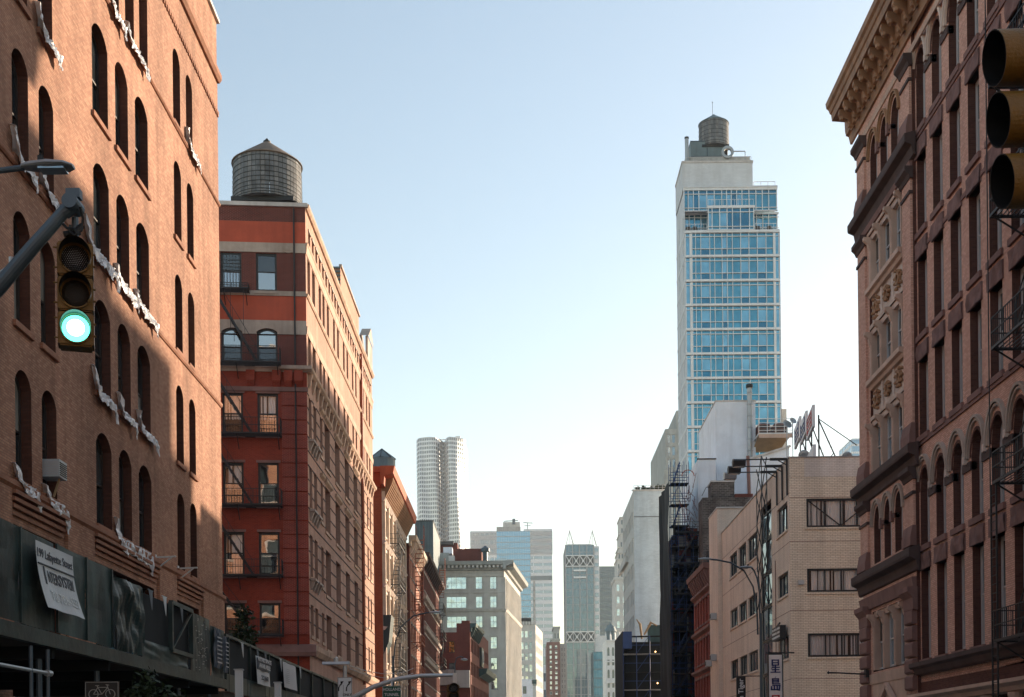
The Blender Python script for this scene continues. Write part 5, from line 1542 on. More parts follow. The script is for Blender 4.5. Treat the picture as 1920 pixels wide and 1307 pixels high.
# arches: hood moulds and impost blocks, with pale weathered tops
for z0, z1, ar in rowsR:
    if not ar: continue
    sp = z1 - .86
    for a, b in colsR:
        uc = (a + b) / 2
        s = MB(); s.arcbar(uc, sp, .85, .95, -.14, 0, 0, PI, 14, k_=1.5); s.arcbar(uc, sp, .77, .85, -.09, 0, 0, PI, 14, k_=1.5); part('hood_mould', s, M['terracotta' if z0 > 20 else 'stone_pale'], BR, fR)
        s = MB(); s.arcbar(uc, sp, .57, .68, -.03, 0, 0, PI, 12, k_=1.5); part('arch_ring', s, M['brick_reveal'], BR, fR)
    for i in range(len(colsR) - 1):
        a, b = colsR[i][1], colsR[i + 1][0]
        s = MB(); s.box(a, b, -.06, .2, sp - .42, sp - .12); part('impost_block', s, M['stone_dark'], BR, fR)
        s = MB(); s.box((a + b) / 2 - .09, (a + b) / 2 + .09, -.17, 0, sp - .16, sp + .1); part('label_stop', s, M['terracotta'], BR, fR)
    for z in (z1 + .62,):
        pass
for z, h, d in ((14.0, .2, .06), (26.15, .2, .06), (21.55, .16, .05)):
    s = MB(); s.box(8.3, 40, -d, 0, z, z + h); part('string_course', s, M['stone_brown'], BR, fR)
# lower cornice, brick frieze and shopfront columns
s = MB(); s.extr([(0, 4.85), (-.2, 4.9), (-.3, 5.1), (-.42, 5.2), (-.42, 5.36), (0, 5.36)], 8.3, 40); part('belt_cornice', s, M['stone_dark'], BR, fR)
s = MB(); s.extr([(0, 3.7), (-.25, 3.75), (-.3, 3.9), (-.5, 4.0), (-.5, 4.12), (0, 4.15)], 8.3, 40); part('shop_cornice', s, M['wood_tan'], BR, fR)
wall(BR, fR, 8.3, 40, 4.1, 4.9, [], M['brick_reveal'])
for i in range(13):
    u_ = 9.0 + i * 2.4
    s = MB(); s.lathe([(.17, .1), (.15, .4), (.13, 2.9), (.13, 3.2), (.2, 3.3), (.2, 3.42), (.26, 3.6), (.26, 3.7)], 12, (u_, -.1, 0)); part('column', s, M['wood_tan'], BR, fR)
s = MB(); s.box(8.3, 40, 1.0, 1.1, 0, 3.7); part('shopfront', s, M['g_dark'], BR, fR)

# end pavilion (u 0 .. 8.3)
z = lambda y, px, py: EYE + xz(px, py)[1] * y / F
W3 = [(1.95, 3.05), (3.55, 4.65), (5.15, 6.25)]       # triple openings
hp = []
for a, b in W3:
    hp += [(a, b, 26.75, 29.15, .8), (a, b, 10.25, 12.75, .8)]
big = (1.6, 6.6)
for z0, z1 in ((14.35, 16.7), (18.4, 20.8), (22.5, 25.05), (5.45, 8.15)): hp.append((big[0], big[1], z0, z1, 0))
hp += [(big[0], big[1], 16.7, 18.4, 0), (big[0], big[1], 20.8, 22.5, 0)]
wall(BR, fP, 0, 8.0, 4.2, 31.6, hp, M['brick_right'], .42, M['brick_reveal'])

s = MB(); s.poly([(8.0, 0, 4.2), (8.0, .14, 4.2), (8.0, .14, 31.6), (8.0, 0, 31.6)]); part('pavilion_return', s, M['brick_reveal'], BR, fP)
s = MB(); s.poly([(0, 0, 0), (0, 28.4, 0), (0, 28.4, 31.8), (0, 0, 31.8)]); part('end_wall', s, M['brick_right'], BR, fP)
for a, b in W3:
    for z0, z1 in ((26.75, 29.15), (10.25, 12.75)):
        window(BR, fP, (a + b) / 2, z0, b - a, z1 - z0, .8, 'sash', 'frame_grey', ['g_mid', 'g_dark'], .14, .36)
        sp = z1 - .8; uc = (a + b) / 2
        s = MB(); s.arcbar(uc, sp, .72, .80, -.13, 0, 0, PI, 12, k_=1.45); s.arcbar(uc, sp, .64, .72, -.08, 0, 0, PI, 12, k_=1.45); part('hood_mould', s, M['terra_dark' if z0 > 20 else 'stone_pale'], BR, fP)
for i in range(2):
    a, b = W3[i][1], W3[i + 1][0]
    for sp in (28.35, 11.95):
        s = MB(); s.box(a, b, -.07, .2, sp - .2, sp); s.box(a + .12, b - .12, -.14, 0, sp - .34, sp + .1); part('impost_block', s, M['stone_brown'], BR, fP)
for z0, z1 in ((14.35, 16.7), (18.4, 20.8), (22.5, 25.05), (5.45, 8.15)):
    w = (big[1] - big[0])
    for i in range(3):
        a = big[0] + w * i / 3 + .16; b = big[0] + w * (i + 1) / 3 - .16
        window(BR, fP, (a + b) / 2, z0 + .1, b - a, z1 - z0 - .35, 0, 'sash', 'frame_grey', ['g_mid', 'g_dark', 'g_pale'], .09, .3)
    s = MB(); s.box(big[0], big[1], .05, .42, z1 - .26, z1); part('window_head', s, M['wood_tan'], BR, fP)
    for i in range(4):
        c = big[0] + w * i / 3; c = min(max(c, big[0] + .13), big[1] - .13)
        s = MB(); s.box(c - .13, c + .13, .0, .3, z0 + .08, z1 - .26); s.box(c - .06, c + .06, -.03, 0, z0 + .25, z1 - .5); part('mullion', s, M['wood_tan'], BR, fP)
        s = MB(); s.extr([(0.0, z1 - .75), (-.08, z1 - .6), (-.12, z1 - .42), (-.3, z1 - .25), (-.3, z1 - .12), (0, z1 - .12)], c - .1, c + .1); part('console_bracket', s, M['wood_tan'], BR, fP)
for z0, z1 in ((16.7, 18.4), (20.8, 22.5)):
    s = MB(); s.poly([(big[0], .12, z0), (big[1], .12, z0), (big[1], .12, z1 - .3), (big[0], .12, z1 - .3)]); part('spandrel_panel', s, M['terracotta'], BR, fP)
    s = MB(); s.extr([(.1, z1 - .32), (-.02, z1 - .3), (-.08, z1 - .16), (-.2, z1 - .1), (-.22, z1 + .08), (.4, z1 + .08)], big[0] - .05, big[1] + .05); part('moulded_sill', s, M['wood_tan'], BR, fP)
    s = MB(); s.extr([(.12, z0), (0.0, z0 + .02), (-.04, z0 + .16), (.12, z0 + .18)], big[0], big[1]); part('panel_rail', s, M['terracotta'], BR, fP)
    for i in range(1, 3):
        c = big[0] + (big[1] - big[0]) * i / 3; s = MB(); s.box(c - .08, c + .08, .04, .12, z0 + .18, z1 - .32); part('panel_stile', s, M['terracotta'], BR, fP)
    for i in range(3):
        c = big[0] + (big[1] - big[0]) * (i + .5) / 3; zc = (z0 + z1) / 2 - .06
        s = MB(); rr = random.Random(i + int(z0))
        s.arcbar(c, zc, .16, .27, -.02, .12, 0, 2 * PI, 12)
        for q in range(9):
            t = 2 * PI * q / 9; r1 = .34 if i == 1 else rr.uniform(.36, .6)
            s.lathe([(.001, .0), (.085, .03), (.1, .08), (.05, .15), (.001, .17)], 6, (c + r1 * math.cos(t), .04, zc + r1 * .8 * math.sin(t) - .08))
        part('floral_relief', s, M['terra_dark'], BR, fP)
# big belts wrapping the pavilion
def belt(z0, z1, d, mt='stone_dark'):
    s = MB(); h = z1 - z0
    s.extr([(0, z0 - .25), (-d * .2, z0 - .2), (-d * .35, z0 + h * .25), (-d * .95, z0 + h * .45), (-d, z0 + h * .6), (-d, z1), (0, z1 + .12)], -d, 8.0 + d)
    part('belt_cornice', s, M[mt], BR, fP)
belt(25.75, 26.35, .44); belt(13.45, 14.05, .44); belt(9.3, 9.95, .44)
for z0, d, h, mt in ((25.25, .14, .22, 'stone_brown'), (8.3, .2, .55, 'stone_brown'), (25.05, .05, .12, 'wood_tan'), (29.75, .1, .12, 'wood_tan'), (4.9, .1, .45, 'wood_tan')):
    s = MB(); s.extr([(0, z0), (-d * .6, z0), (-d, z0 + h), (0, z0 + h)], 0, 8.0); part('string_course', s, M[mt], BR, fP)
# corner pilasters with caps and bases
for ua, ub in ((0, 1.25), (6.9, 8.0)):
    for z0, z1 in ((26.5, 29.6), (14.2, 25.1), (10.1, 13.1)):
        s = MB(); s.box(ua, ub, -.1, 0, z0, z1); part('pilaster', s, M['brick_right'], BR, fP)
        s = MB(); s.extr([(0, z1 - .35), (-.14, z1 - .35), (-.2, z1 - .2), (-.35, z1 - .05), (-.35, z1 + .12), (0, z1 + .12)], ua - .12, ub + .12); part('pilaster_cap', s, M['stone_dark'], BR, fP)
        s = MB(); s.extr([(0, z0), (-.25, z0), (-.25, z0 + .35), (-.16, z0 + .8), (0, z0 + .8)], ua - .05, ub + .05); part('pilaster_base', s, M['stone_brown'], BR, fP)
        s = MB(); s.box(ua - .04, ub + .04, -.16, 0, z1 - .95, z1 - .82); part('necking', s, M['stone_dark'], BR, fP)
    zz = 4.3
    while zz < 7.4:                      # rusticated brownstone blocks
        s = MB(); s.extr([(0, zz + .03), (-.14, zz + .03), (-.2, zz + .1), (-.2, zz + .55), (-.14, zz + .62), (0, zz + .62)], ua, ub - .02); part('quoin_block', s, M['stone_brown'], BR, fP)
        zz += .66
    s = MB(); s.extr([(0, 7.5), (-.18, 7.55), (-.2, 8.0), (-.4, 8.25), (-.4, 8.45), (0, 8.45)], ua - .1, ub + .1); part('pilaster_cap', s, M['stone_brown'], BR, fP)
# pediment under the lowest triple window
uc = 4.1
s = MB(); s.box(1.6, 6.6, -.02, .1, 2.6, 4.9); part('shop_panel', s, M['wood_tan'], BR, fP)
s = MB(); s.bar((uc - 1.3, -.15, 3.95), (uc, -.15, 4.75), .14, .25); s.bar((uc + 1.3, -.15, 3.95), (uc, -.15, 4.75), .14, .25); s.bar((1.3, -.15, 3.9), (6.9, -.15, 3.9), .14, .3); part('pediment', s, M['wood_tan'], BR, fP)
# main cornice
D = 1.05
s = MB(); s.extr([(0, 29.9), (-.1, 29.9), (-.18, 30.25), (-.3, 30.3), (-.34, 30.5), (-.36, 30.95), (-D + .1, 31.0), (-D + .06, 31.3), (-D, 31.34), (-D - .06, 31.5), (-D - .16, 31.58), (-D - .2, 31.8), (0, 32.0)], -D, 41)
part('main_cornice', s, M['cornice_tan'], BR, fP, z=.55)
for i in range(48):
    u_ = -.0 + i * .86
    s = MB(); s.extr([(-.1, 30.35), (-.30, 30.1), (-.40, 30.3), (-.5, 30.5), (-D + .28, 30.62), (-D + .14, 30.78), (-D + .16, 31.0), (-.1, 31.0)], u_ - .13, u_ + .13)
    s.lathe([(.001, -.16), (.13, -.08), (.15, .04), (.08, .14), (.001, .16)], 7, (u_, -D + .32, 30.62)); s.lathe([(.001, -.14), (.12, -.06), (.13, .04), (.07, .12), (.001, .14)], 7, (u_, -.36, 30.28))
    part('cornice_bracket', s, M['cornice_tan'], BR, fP, z=.55)
s = MB(); s.extr([(0, 29.72), (-.05, 29.72), (-.1, 29.9), (0, 29.95)], 0, 41); part('frieze_moulding', s, M['wood_tan'], BR, fP)
shell(BR, [(XR - .3, 59.7), (XR, 19.7), (44, 19.7), (44, 59.7)], 0, 31.6, 'brick_right', skip=(0, 3))
# its fire escape
for z_ in (5.25, 10.2, 14.4, 18.55, 22.6):
    fe_platform(BR, fR, UR(40.1), UR(30.0), z_, 1.15, 'iron', gap=.17, slats=8)
lv = (5.25, 10.2, 14.4, 18.55, 22.6, 26.6)
for i in range(5):
    fe_stair(BR, fR, UR(38.6), lv[i], UR(34.0), lv[i + 1], .7, 'iron', n=14)
s = MB()
for y_ in (40.35, 39.9): s.bar((UR(y_), -1.12, 3.2), (UR(y_), -1.12, 10.2), .05)
for i in range(24): s.bar((UR(40.35), -1.12, 3.4 + i * .28), (UR(39.9), -1.12, 3.4 + i * .28), .025)
part('drop_ladder', s, M['iron'], BR, fR)
s = MB(); s.bar((UR(40.4), -1.12, 10), (UR(40.4), -1.12, 26.6), .03); part('hanger_rod', s, M['iron'], BR, fR)
fp = thing('flag_pole', (XR - .3, 58.0, 5.4), 'black horizontal flag pole sticking out of the ornate building over the street', 'flag pole')
y_, z_ = S(14.5, 1587, 1253)
s = MB(); s.tube([(0, 0, 0), (-1.9, -.6, .05)], .035, 8); s.lathe([(.001, -.08), (.08, 0), (.001, .08)], 8, (-1.9, -.6, .05)); part('shaft', s, M['iron'], fp)
s = MB(); s.box(-.1, .05, -.15, .15, -.15, .2); part('socket', s, M['iron'], fp)

# ================================================================== TAN BRICK BUILDING
YT, XT = 76.0, 16.06
BT = thing('tan_brick_building', (XT, YT, 0), 'four storey tan brick building with dark strip windows and vertical blinds', 'building')
ft_ = FR(XT, YT, 0)
zT = 19.45
u0, u1 = Q(YT, 1512, 960)[0] - XT, Q(YT, 1641, 960)[0] - XT
rT = [(15.3, 17.0), (11.45, 12.85), (7.6, 9.0), (3.4, 5.0)]
hs = [(u0, u1, a, b, 0) for a, b in rT] + [(u1 + 1.6, u1 + 1.6 + (u1 - u0), a, b, 0) for a, b in rT] + [(u1 * 2 + 4.6 - u0, u1 * 3 + 4.6 - 2 * u0, a, b, 0) for a, b in rT]
for z0, z1, mt in ((0, 18.3, 'brick_tan'), (18.3, zT, 'brick_tanpale')):
    wall(BT, ft_, 0, 22, z0, z1, [h for h in hs if h[3] < z1], M[mt], .25, M['brick_tan'], d=0 if z0 == 0 else .01)
wall(BT, ft_, 0, .9, 18.3, zT, [], M['brick_tan'], d=.025)
for (a, b, z0, z1, _) in hs:
    w = b - a; fr = ft_ @ T((a + b) / 2, 0, 0)
    window(BT, ft_, (a + b) / 2, z0, w, z1 - z0, 0, 'grid41', 'frame_dark', 'g_clear', .12, .12, tilt=.01, curtain=(-w / 2 + .1, w / 2 - .1, .12, z1 - z0 - .1, 'curtain' if z0 > 11 else 'curtain_b'), back=True)
    s = MB(); s.box(a - .1, b + .1, -.06, .2, z0 - .12, z0); part('sill', s, M['brick_tan'], BT, ft_)
a, b, z0, z1, _ = hs[0]; mm = (a + b) / 2
s = MB(); s.bar((a + .1, .1, z1 - .08), (mm, .1, z0 + .1), .06); s.bar((b - .1, .1, z1 - .08), (mm, .1, z0 + .1), .06); part('window_brace', s, M['iron'], BT, ft_)
for z_ in (17.05, 14.45, 10.35, 6.3):
    s = MB(); s.box(0, 22, -.006, 0, z_, z_ + .03); part('movement_joint', s, M['stone_brown'], BT, ft_)
s = MB(); s.box(-.02, 22, -.06, .3, zT, zT + .06); part('coping', s, M['galv'], BT, ft_)
s = MB(); s.box(u0 - .55, u0 - .2, -.15, 0, 11.9, 12.15); part('wall_lamp', s, M['ac_case'], BT, ft_)
# side face towards the street
fts = FR(XT, 103, -90); LT = 27.0
US = lambda y: 103 - y
cs = [(US(97.8), US(94.5)), (US(93.9), US(90.7)), (US(90.1), US(86.6)), (US(79.7), US(76.6))]
hs = [(a, b, z0, z1, 0) for z0, z1 in rT for a, b in cs]
g0, g1 = US(85.2), US(81.5)
hs.append((g0, g1, .5, zT - 1.3, 0))
wall(BT, fts, 0, LT, 0, zT, hs, M['brick_tanside'], .25)
for a, b, z0, z1, _ in hs[:-1]:
    window(BT, fts, (a + b) / 2, z0, b - a, z1 - z0, 0, 'grid31', 'frame_dark', ['g_mid', 'g_mid', 'g_pale'], .1, .2, tilt=.02)
    s = MB(); s.box(a - .1, b + .1, -.08, .2, z0 - .12, z0); part('sill', s, M['brick_tanside'], BT, fts)
for k in range(8):
    zz = .5 + k * 2.2
    window(BT, fts, (g0 + g1) / 2, zz, g1 - g0, 2.15 if k < 7 else 1.7, 0, 'grid21', 'frame_dark', ['g_teal', 'g_pale', 'g_teal'], .1, .15, tilt=.02)
s = MB()
ga, gb = g0 + .1, g1 - .1
for i in range(4):
    z_a = 11.5 + i * 1.9
    s.bar((ga, -.25, z_a), (gb, -.25, z_a + 3.6), .055); s.bar((gb, -.25, z_a), (ga, -.25, z_a + 3.6), .055)
s.bar((ga, -.25, 14), (ga, -.25, 19.4), .055); s.bar((gb, -.25, 14), (gb, -.25, 20.2), .055); s.bar(((ga + gb) / 2, -.25, 10.5), (ga, -.25, 14.5), .055); s.bar(((ga + gb) / 2, -.25, 10.5), (gb, -.25, 14.5), .055)
s.bar(((ga + gb) / 2, -.25, 12), ((ga + gb) / 2, -.25, 21.3), .05); s.bar((ga, -.25, 19.4), ((ga + gb) / 2, -.25, 21.3), .045); s.bar((gb, -.25, 20.2), ((ga + gb) / 2, -.25, 21.3), .045)
part('steel_lattice', s, M['iron'], BT, fts)
for z_ in (17.35, 14.45, 10.35, 6.3):
    for a, b in ((0, g0 - .1), (g1 + .1, LT)):
        s = MB(); s.box(a, b, -.008, 0, z_, z_ + .03); part('movement_joint', s, M['stone_brown'], BT, fts)
s = MB(); s.box(0, LT, -.06, .3, zT, zT + .07); part('coping', s, M['coping'], BT, fts)
s = MB(); s.tube([(g1 + 1.2, -.03, 4), (g1 + 1.25, -.03, 14)], .025, 6); part('cable', s, M['stone_brown'], BT, fts)
shell(BT, [(XT, 103), (XT, YT), (XT + 22, YT), (XT + 22, 103)], 0, zT - .4, 'brick_tan', skip=(0, 1))
xr0, zr = Q(101, 1346, 951); xr1, _ = Q(101, 1405, 951)
s = MB(); s.box(XT - .35, xr1, 101.5, 106, 0, zr); part('rear_tower', s, M['brick_tanside'], BT, Matrix.Identity(4))
s = MB(); s.box(XT - .4, xr1 + .05, 101.4, 106.1, zr, zr + .1); part('coping', s, M['coping'], BT, Matrix.Identity(4))
s = MB(); s.box(xr0 + 1.0, xr0 + 2.0, 101.4, 101.5, zr - 3.2, zr - 1.6); part('rear_window', s, M['g_blue'], BT, Matrix.Identity(4))

# floodlights on arms over the roof edge
for i, (px, py, ph, lab) in enumerate(((1475, 861, 1397, 'black floodlight on a roof arm of the tan building, highest of three'), (1466, 874, 1388, 'black floodlight on a roof arm of the tan building, middle of three'), (1456, 885, 1380, 'pale floodlight on a roof arm of the tan building, lowest of three'))):
    yy, zz = S(XT - .1, px, py)
    fl = thing('floodlight', (XT - .1, yy, zT), lab, 'floodlight', 'floodlights along the roof of the tan building')
    zz -= zT
    xa = Q(yy, ph, py)[0] - (XT - .1)
    s = MB(); s.bar((0, 0, -2.2), (0, 0, zz), .1); s.bar((0, 0, zz), (xa, 0, zz), .06); s.bar((0, 0, zz - .35), (-.6, 0, zz - .02), .05); s.bar((0, 0, zz), (-1.0, 0, zz), .14); part('bracket_arm', s, M['iron'], fl)
    s = MB(); s.extr([(-.3, -.1), (-.22, -.42), (.22, -.42), (.3, -.1), (.1, .02), (-.1, .02)], xa - .75, xa + .0)
    for j, v in enumerate(s.v): s.v[j] = (v[0], v[1], v[2] + zz)
    part('lamp_head', s, M['iron' if i < 2 else 'galv'], fl)
    s = MB(); s.box(xa - .7, xa - .05, -.2, .2, zz - .45, zz - .42); part('lamp_glass', s, M['g_pale'], fl)

# roof sign seen from its side, on a steel frame
yb_ = 88.0
sg = thing('roof_billboard', (20.4, yb_, zT - .4), 'angled rooftop sign with blue and red letters on steel legs above the tan building', 'billboard')
A = Vector((*((Q(86, 1492, 830))[0:1]), 86, 0)); 
P0 = Vector((Q(92, 1491, 850)[0], 92, 0)); P1 = Vector((Q(80, 1527, 830)[0], 80, 0))
dv = (P1 - P0); Ls_ = dv.length; ang = math.degrees(math.atan2(dv.y, dv.x))
fsg = T(P0.x, P0.y, 0) @ RZ(ang)
zt0, zt1 = Q(92, 1491, 806)[1], Q(80, 1525, 778)[1]; zb0_, zb1_ = Q(92, 1491, 851)[1], Q(80, 1525, 827)[1]
for i in range(3):
    t0, t1_ = i / 3 + .01, (i + 1) / 3 - .015
    za_, zc_ = zb0_ + (zb1_ - zb0_) * t0, zt0 + (zt1 - zt0) * t0
    s = MB(); s.box(Ls_ * t0, Ls_ * t1_, -.08, .08, za_ + .3, zc_); p = part('sign_panel', s, M['white_sign'], sg, fsg)
    s = MB(); w = Ls_ * .29; cx_ = Ls_ * (t0 + t1_) / 2; h = zc_ - za_ - .5; zb_ = za_ + .45
    mt = ('blue_ink', 'blue_ink', 'red_ink')[i]
    for q in range(3 if i < 2 else 4): s.box(cx_ - w * .38, cx_ + w * .38, -.12, -.08, zb_ + h * (.08 + q * .24), zb_ + h * (.08 + q * .24) + .08)
    s.box(cx_ - w * .38, cx_ - w * .31, -.12, -.08, zb_ + .05, zb_ + h * .85); s.box(cx_ + w * .31, cx_ + w * .38, -.12, -.08, zb_ + .05, zb_ + h * .85)
    newobj('lettering', s.mesh('lettering', M[mt]), p, fsg)
s = MB(); s.box(0.3, Ls_, -.1, .1, zb1_ - 1.6, zb1_ - .2); part('lower_panel', s, M['white_sign'], sg, fsg)
s = MB()
for t in (0.05, .35, .65, .98):
    u_ = Ls_ * t; s.bar((u_, .3, zT - .4), (u_, .3, zt0 + (zt1 - zt0) * t), .09); s.bar((u_, 1.9, zT - .4), (u_, .3, zt0 + (zt1 - zt0) * t - .3), .07)
    s.bar((u_, .3, zT + .6), (u_, 1.7, zT + .6), .06); s.bar((u_, .3, zT + .2), (u_, 1.2, zT + 1.2), .05)
s.bar((Ls_ * .98, .3, zt1 - .2), (Ls_ * .98 + .2, 2.6, zT + 1.6), .05); s.bar((0, 1.8, zT), (Ls_, 1.8, zT), .06); s.bar((0, .3, zT + .9), (Ls_, .3, zT + .9), .06)
part('support_frame', s, M['iron'], sg, fsg)
def dish(px, py, Y, r, label, zbase=zT - .4, tilt=50):
    x, z_ = Q(Y, px, py)
    d = thing('satellite_dish', (x, Y, zbase), label, 'satellite dish', 'satellite dishes on the roofs')
    s = MB(); s.lathe([(0.001, 0), (r * .5, .06 * r), (r * .85, .2 * r), (r, .32 * r), (r * .98, .34 * r), (r * .83, .23 * r), (r * .4, .07 * r), (0.001, .03)], 20)
    rot = Matrix.Rotation(math.radians(tilt), 4, 'X') @ Matrix.Rotation(math.radians(20), 4, 'Y')
    newobj('reflector', s.mesh('reflector', M['galv']), d, T(x, Y, z_) @ rot)
    s = MB(); s.tube([(x, Y, zbase), (x, Y, z_ - .05)], .04, 7); part('mast', s, M['galv'], d, Matrix.Identity(4))
    s = MB(); s.tube([(x, Y, z_), (x - .1, Y - r * .5, z_ + r * .5)], .02, 6); part('feed_arm', s, M['galv'], d, Matrix.Identity(4))
    return d
dish(1507, 855, 84, .38, 'grey satellite dish at the foot of the roof sign', tilt=-60)
dish(1588, 857, 82, .33, 'grey satellite dish alone near the right end of the tan roof', tilt=-60)
dish(1475, 797, 108, .42, 'pale satellite dish beside the cooling units, lower of two', 19, tilt=60)
dish(1486, 790, 108, .32, 'pale satellite dish beside the cooling units, upper of two', 19, tilt=60)
# thin roof fence behind
rf = thing('roof_fence', (21.6, 90, zT - .4), 'very thin wire fence along the tan roof against the sky', 'fence')
s = MB()
x0_, zf = Q(92, 1540, 827); x1_, _ = Q(92, 1640, 827)
for i in range(26): xx = x0_ + (x1_ - x0_) * i / 25; s.bar((xx, 92, zT - .4), (xx, 92, zf), .012)
s.bar((x0_, 92, zf), (x1_, 92, zf), .015); part('wires', s, M['galv'], rf, Matrix.Identity(4))

# ================================================================== THINGS BEHIND THE TAN BUILDING
I4 = Matrix.Identity(4)
# white stucco bulkhead building
YS = 124.0
x0, zt = Q(YS, 1342, 753); x1, _ = Q(YS, 1416, 753)
BS = thing('white_stucco_building', (x0, YS, 0), 'plain white stucco building with a tall flue pipe in front of the blue tower', 'building')
shell(BS, [(x0, YS), (x1, YS), (x1, YS + 12), (x0, YS + 12)], 0, zt, 'plaster_white')
s = MB(); s.box(x0 - .06, x1 + .06, YS - .06, YS + 12, zt, zt + .12); part('coping', s, M['coping'], BS, I4)
x2, zt2 = Q(YS - 3, 1480, 838); x1b, zt2b = Q(YS - 3, 1408, 862)
s = MB(); s.extr([(0, 0), (0, 1)], 0, 1) if False else None
s = MB()
q = [(x1b, YS - 3, 0), (x2, YS - 3, 0), (x2, YS - 3, zt2), (x1b, YS - 3, zt2b)]
s.poly(q); s.poly([(p[0], p[1] + 8, p[2]) for p in q]); s.poly([q[3], q[2], (x2, YS + 5, zt2), (x1b, YS + 5, zt2b)]); s.poly([q[0], (x1b, YS + 5, 0), (x1b, YS + 5, zt2b), q[3]]); s.poly([q[1], q[2], (x2, YS + 5, zt2), (x2, YS + 5, 0)])
part('sloped_wing', s, M['plaster_white'], BS, I4)
s = MB(); s.bar((x1b - .1, YS - 3.05, zt2b + .08), (x2 + .1, YS - 3.05, zt2 + .08), .2); part('wing_coping', s, M['coping'], BS, I4)
x3, zt3_ = Q(YS - 2, 1308, 862); x4, _ = Q(YS - 2, 1342, 862)
s = MB(); s.box(x3, x4 + .01, YS - 2, YS + 10, 0, zt3_); part('lower_block', s, M['plaster_white'], BS, I4)
s = MB(); s.box(x3 - .05, x4 + .05, YS - 2.05, YS - 1.9, zt3_, zt3_ + .12); part('lower_coping', s, M['stone_dark'], BS, I4)
xf, zf0 = Q(YS - .6, 1405, 726); _, zf1 = Q(YS - .6, 1405, 900)
s = MB(); s.tube([(xf, YS - .6, zf1), (xf, YS - .6, zf0)], .24, 12); p = part('flue_pipe', s, M['galv'], BS, I4)
for k in range(8):
    s = MB(); s.lathe([(.25, -.05), (.28, 0), (.25, .05)], 12, (xf, YS - .6, zf1 + (zf0 - zf1) * (k + .5) / 8)); newobj('pipe_band', s.mesh('pipe_band', M['galv']), p, I4)
s = MB(); s.lathe([(.3, -.1), (.34, 0), (.34, .25), (.001, .3)], 12, (xf, YS - .6, zf0)); part('flue_cap', s, M['iron'], BS, I4)
s = MB(); s.tube([(Q(YS - 4, 1401, 1)[0], YS - 4, 15), (Q(YS - 4, 1402, 850)[0], YS - 4, Q(YS - 4, 1402, 855)[1])], .16, 8); part('brown_pipe', s, M['stone_brown'], BS, I4)
# cooling units on a timber platform
xa_, zp = Q(YS - 1, 1417, 820); xb_, _ = Q(YS - 1, 1480, 820); _, zq = Q(YS - 1, 1440, 838)
pf = thing('equipment_platform', (xa_, YS - 1, zq), 'steel and timber platform carrying the cooling units beside the white stucco wall', 'platform')
s = MB(); s.box(xa_, xb_, YS - 2.5, YS + 4, zp - .1, zp + .05); part('deck', s, M['frame_white'], pf, I4)
s = MB(); s.poly([(xa_, YS - 2.4, zp - .1), (xb_ - .2, YS - 2.4, zp - .1), (xb_ - .6, YS + 1, zq), (xa_, YS + 1, zq)]); part('soffit', s, M['wood_pole'], pf, I4)
s = MB(); s.box(xa_, xb_, YS - 2.6, YS - 2.5, zp - .45, zp - .1); part('fascia', s, M['wood_tan'], pf, I4)
s = MB()
for k in range(4): s.bar((xa_, YS - 2.6, zp + .25 + k * .36), (xb_, YS - 2.6, zp + .25 + k * .36), .05)
for k in range(5): xx = xa_ + (xb_ - xa_) * k / 4; s.bar((xx, YS - 2.6, zp), (xx, YS - 2.6, zp + 1.35), .06)
part('railing', s, M['frame_white'], pf, I4)
for i, (pa, pb) in enumerate(((1419, 1439), (1447, 1472))):
    xa2, _ = Q(YS, pa, 810); xb2, _ = Q(YS, pb, 810)
    cu = thing('cooling_unit', ((xa2 + xb2) / 2, YS, zp + .05), ('left brown rooftop cooling unit behind the white railing', 'right brown rooftop cooling unit behind the white railing')[i], 'cooling unit', 'cooling units on the platform')
    s = MB(); s.box(xa2, xb2, YS - 1.2, YS + .8, zp + .06, zp + 1.25); part('housing', s, M['stone_brown'], cu, I4)
    s = MB(); s.lathe([(.45, 0), (.45, .18), (.4, .18), (.001, .06)], 14, ((xa2 + xb2) / 2, YS - .2, zp + 1.25)); part('fan_ring', s, M['iron'], cu, I4)
    for k in range(5):
        s = MB(); s.box(xa2 + .06, xb2 - .06, YS - 1.24, YS - 1.2, zp + .2 + k * .2, zp + .3 + k * .2); part('louvre', s, M['frame_bronze'], cu, I4)

# dark rubble stone building with brick top
YD = 118.0
x0, zt = Q(YD, 1317, 925); x1, _ = Q(YD, 1416, 925)
BD = thing('soot_dark_brick_building', (x0, YD, 0), 'low soot-grey rubble and brick party wall between the scaffold and the tan building', 'building')
wall(BD, FR(x0, YD, 0), 0, x1 - x0, 0, zt - .4, [], M['brick_rubble'])
shell(BD, [(x0, YD), (x1, YD), (x1, YD + 2.8), (x0, YD + 2.8)], 0, zt - .4, 'brick_rubble', skip=(0,))
roofbox(BD, 1334, 1377, 903, 925, YD + .5, 2.2, 'brick_rubble', 'chimney_block', z0=zt - .45); roofbox(BD, 1378, 1412, 926, 950, YD + .2, 2.4, 'brick_brown', 'parapet', z0=zt - 1)
roofbox(BD, 1333, 1378, 901, 903.5, YD + .4, 2.4, 'coping', 'chimney_coping')
s = MB(); xq, zq_ = Q(YD, 1316, 930); xq2, _ = Q(YD, 1332, 918)
s.bar((xq, YD, zq_), (xq + .4, YD, zq_ + .8), .05); s.bar((xq + .4, YD, zq_ + .8), (xq2, YD, zq_ + .8), .05); part('roof_rail', s, M['iron'], BD, I4)
s = MB(); x5, z5_ = Q(YD, 1325, 1034); x6, z6_ = Q(YD, 1346, 1061); s.box(x5, x6, YD - .5, YD, z6_, z5_); part('window_cage', s, M['iron'], BD, I4)

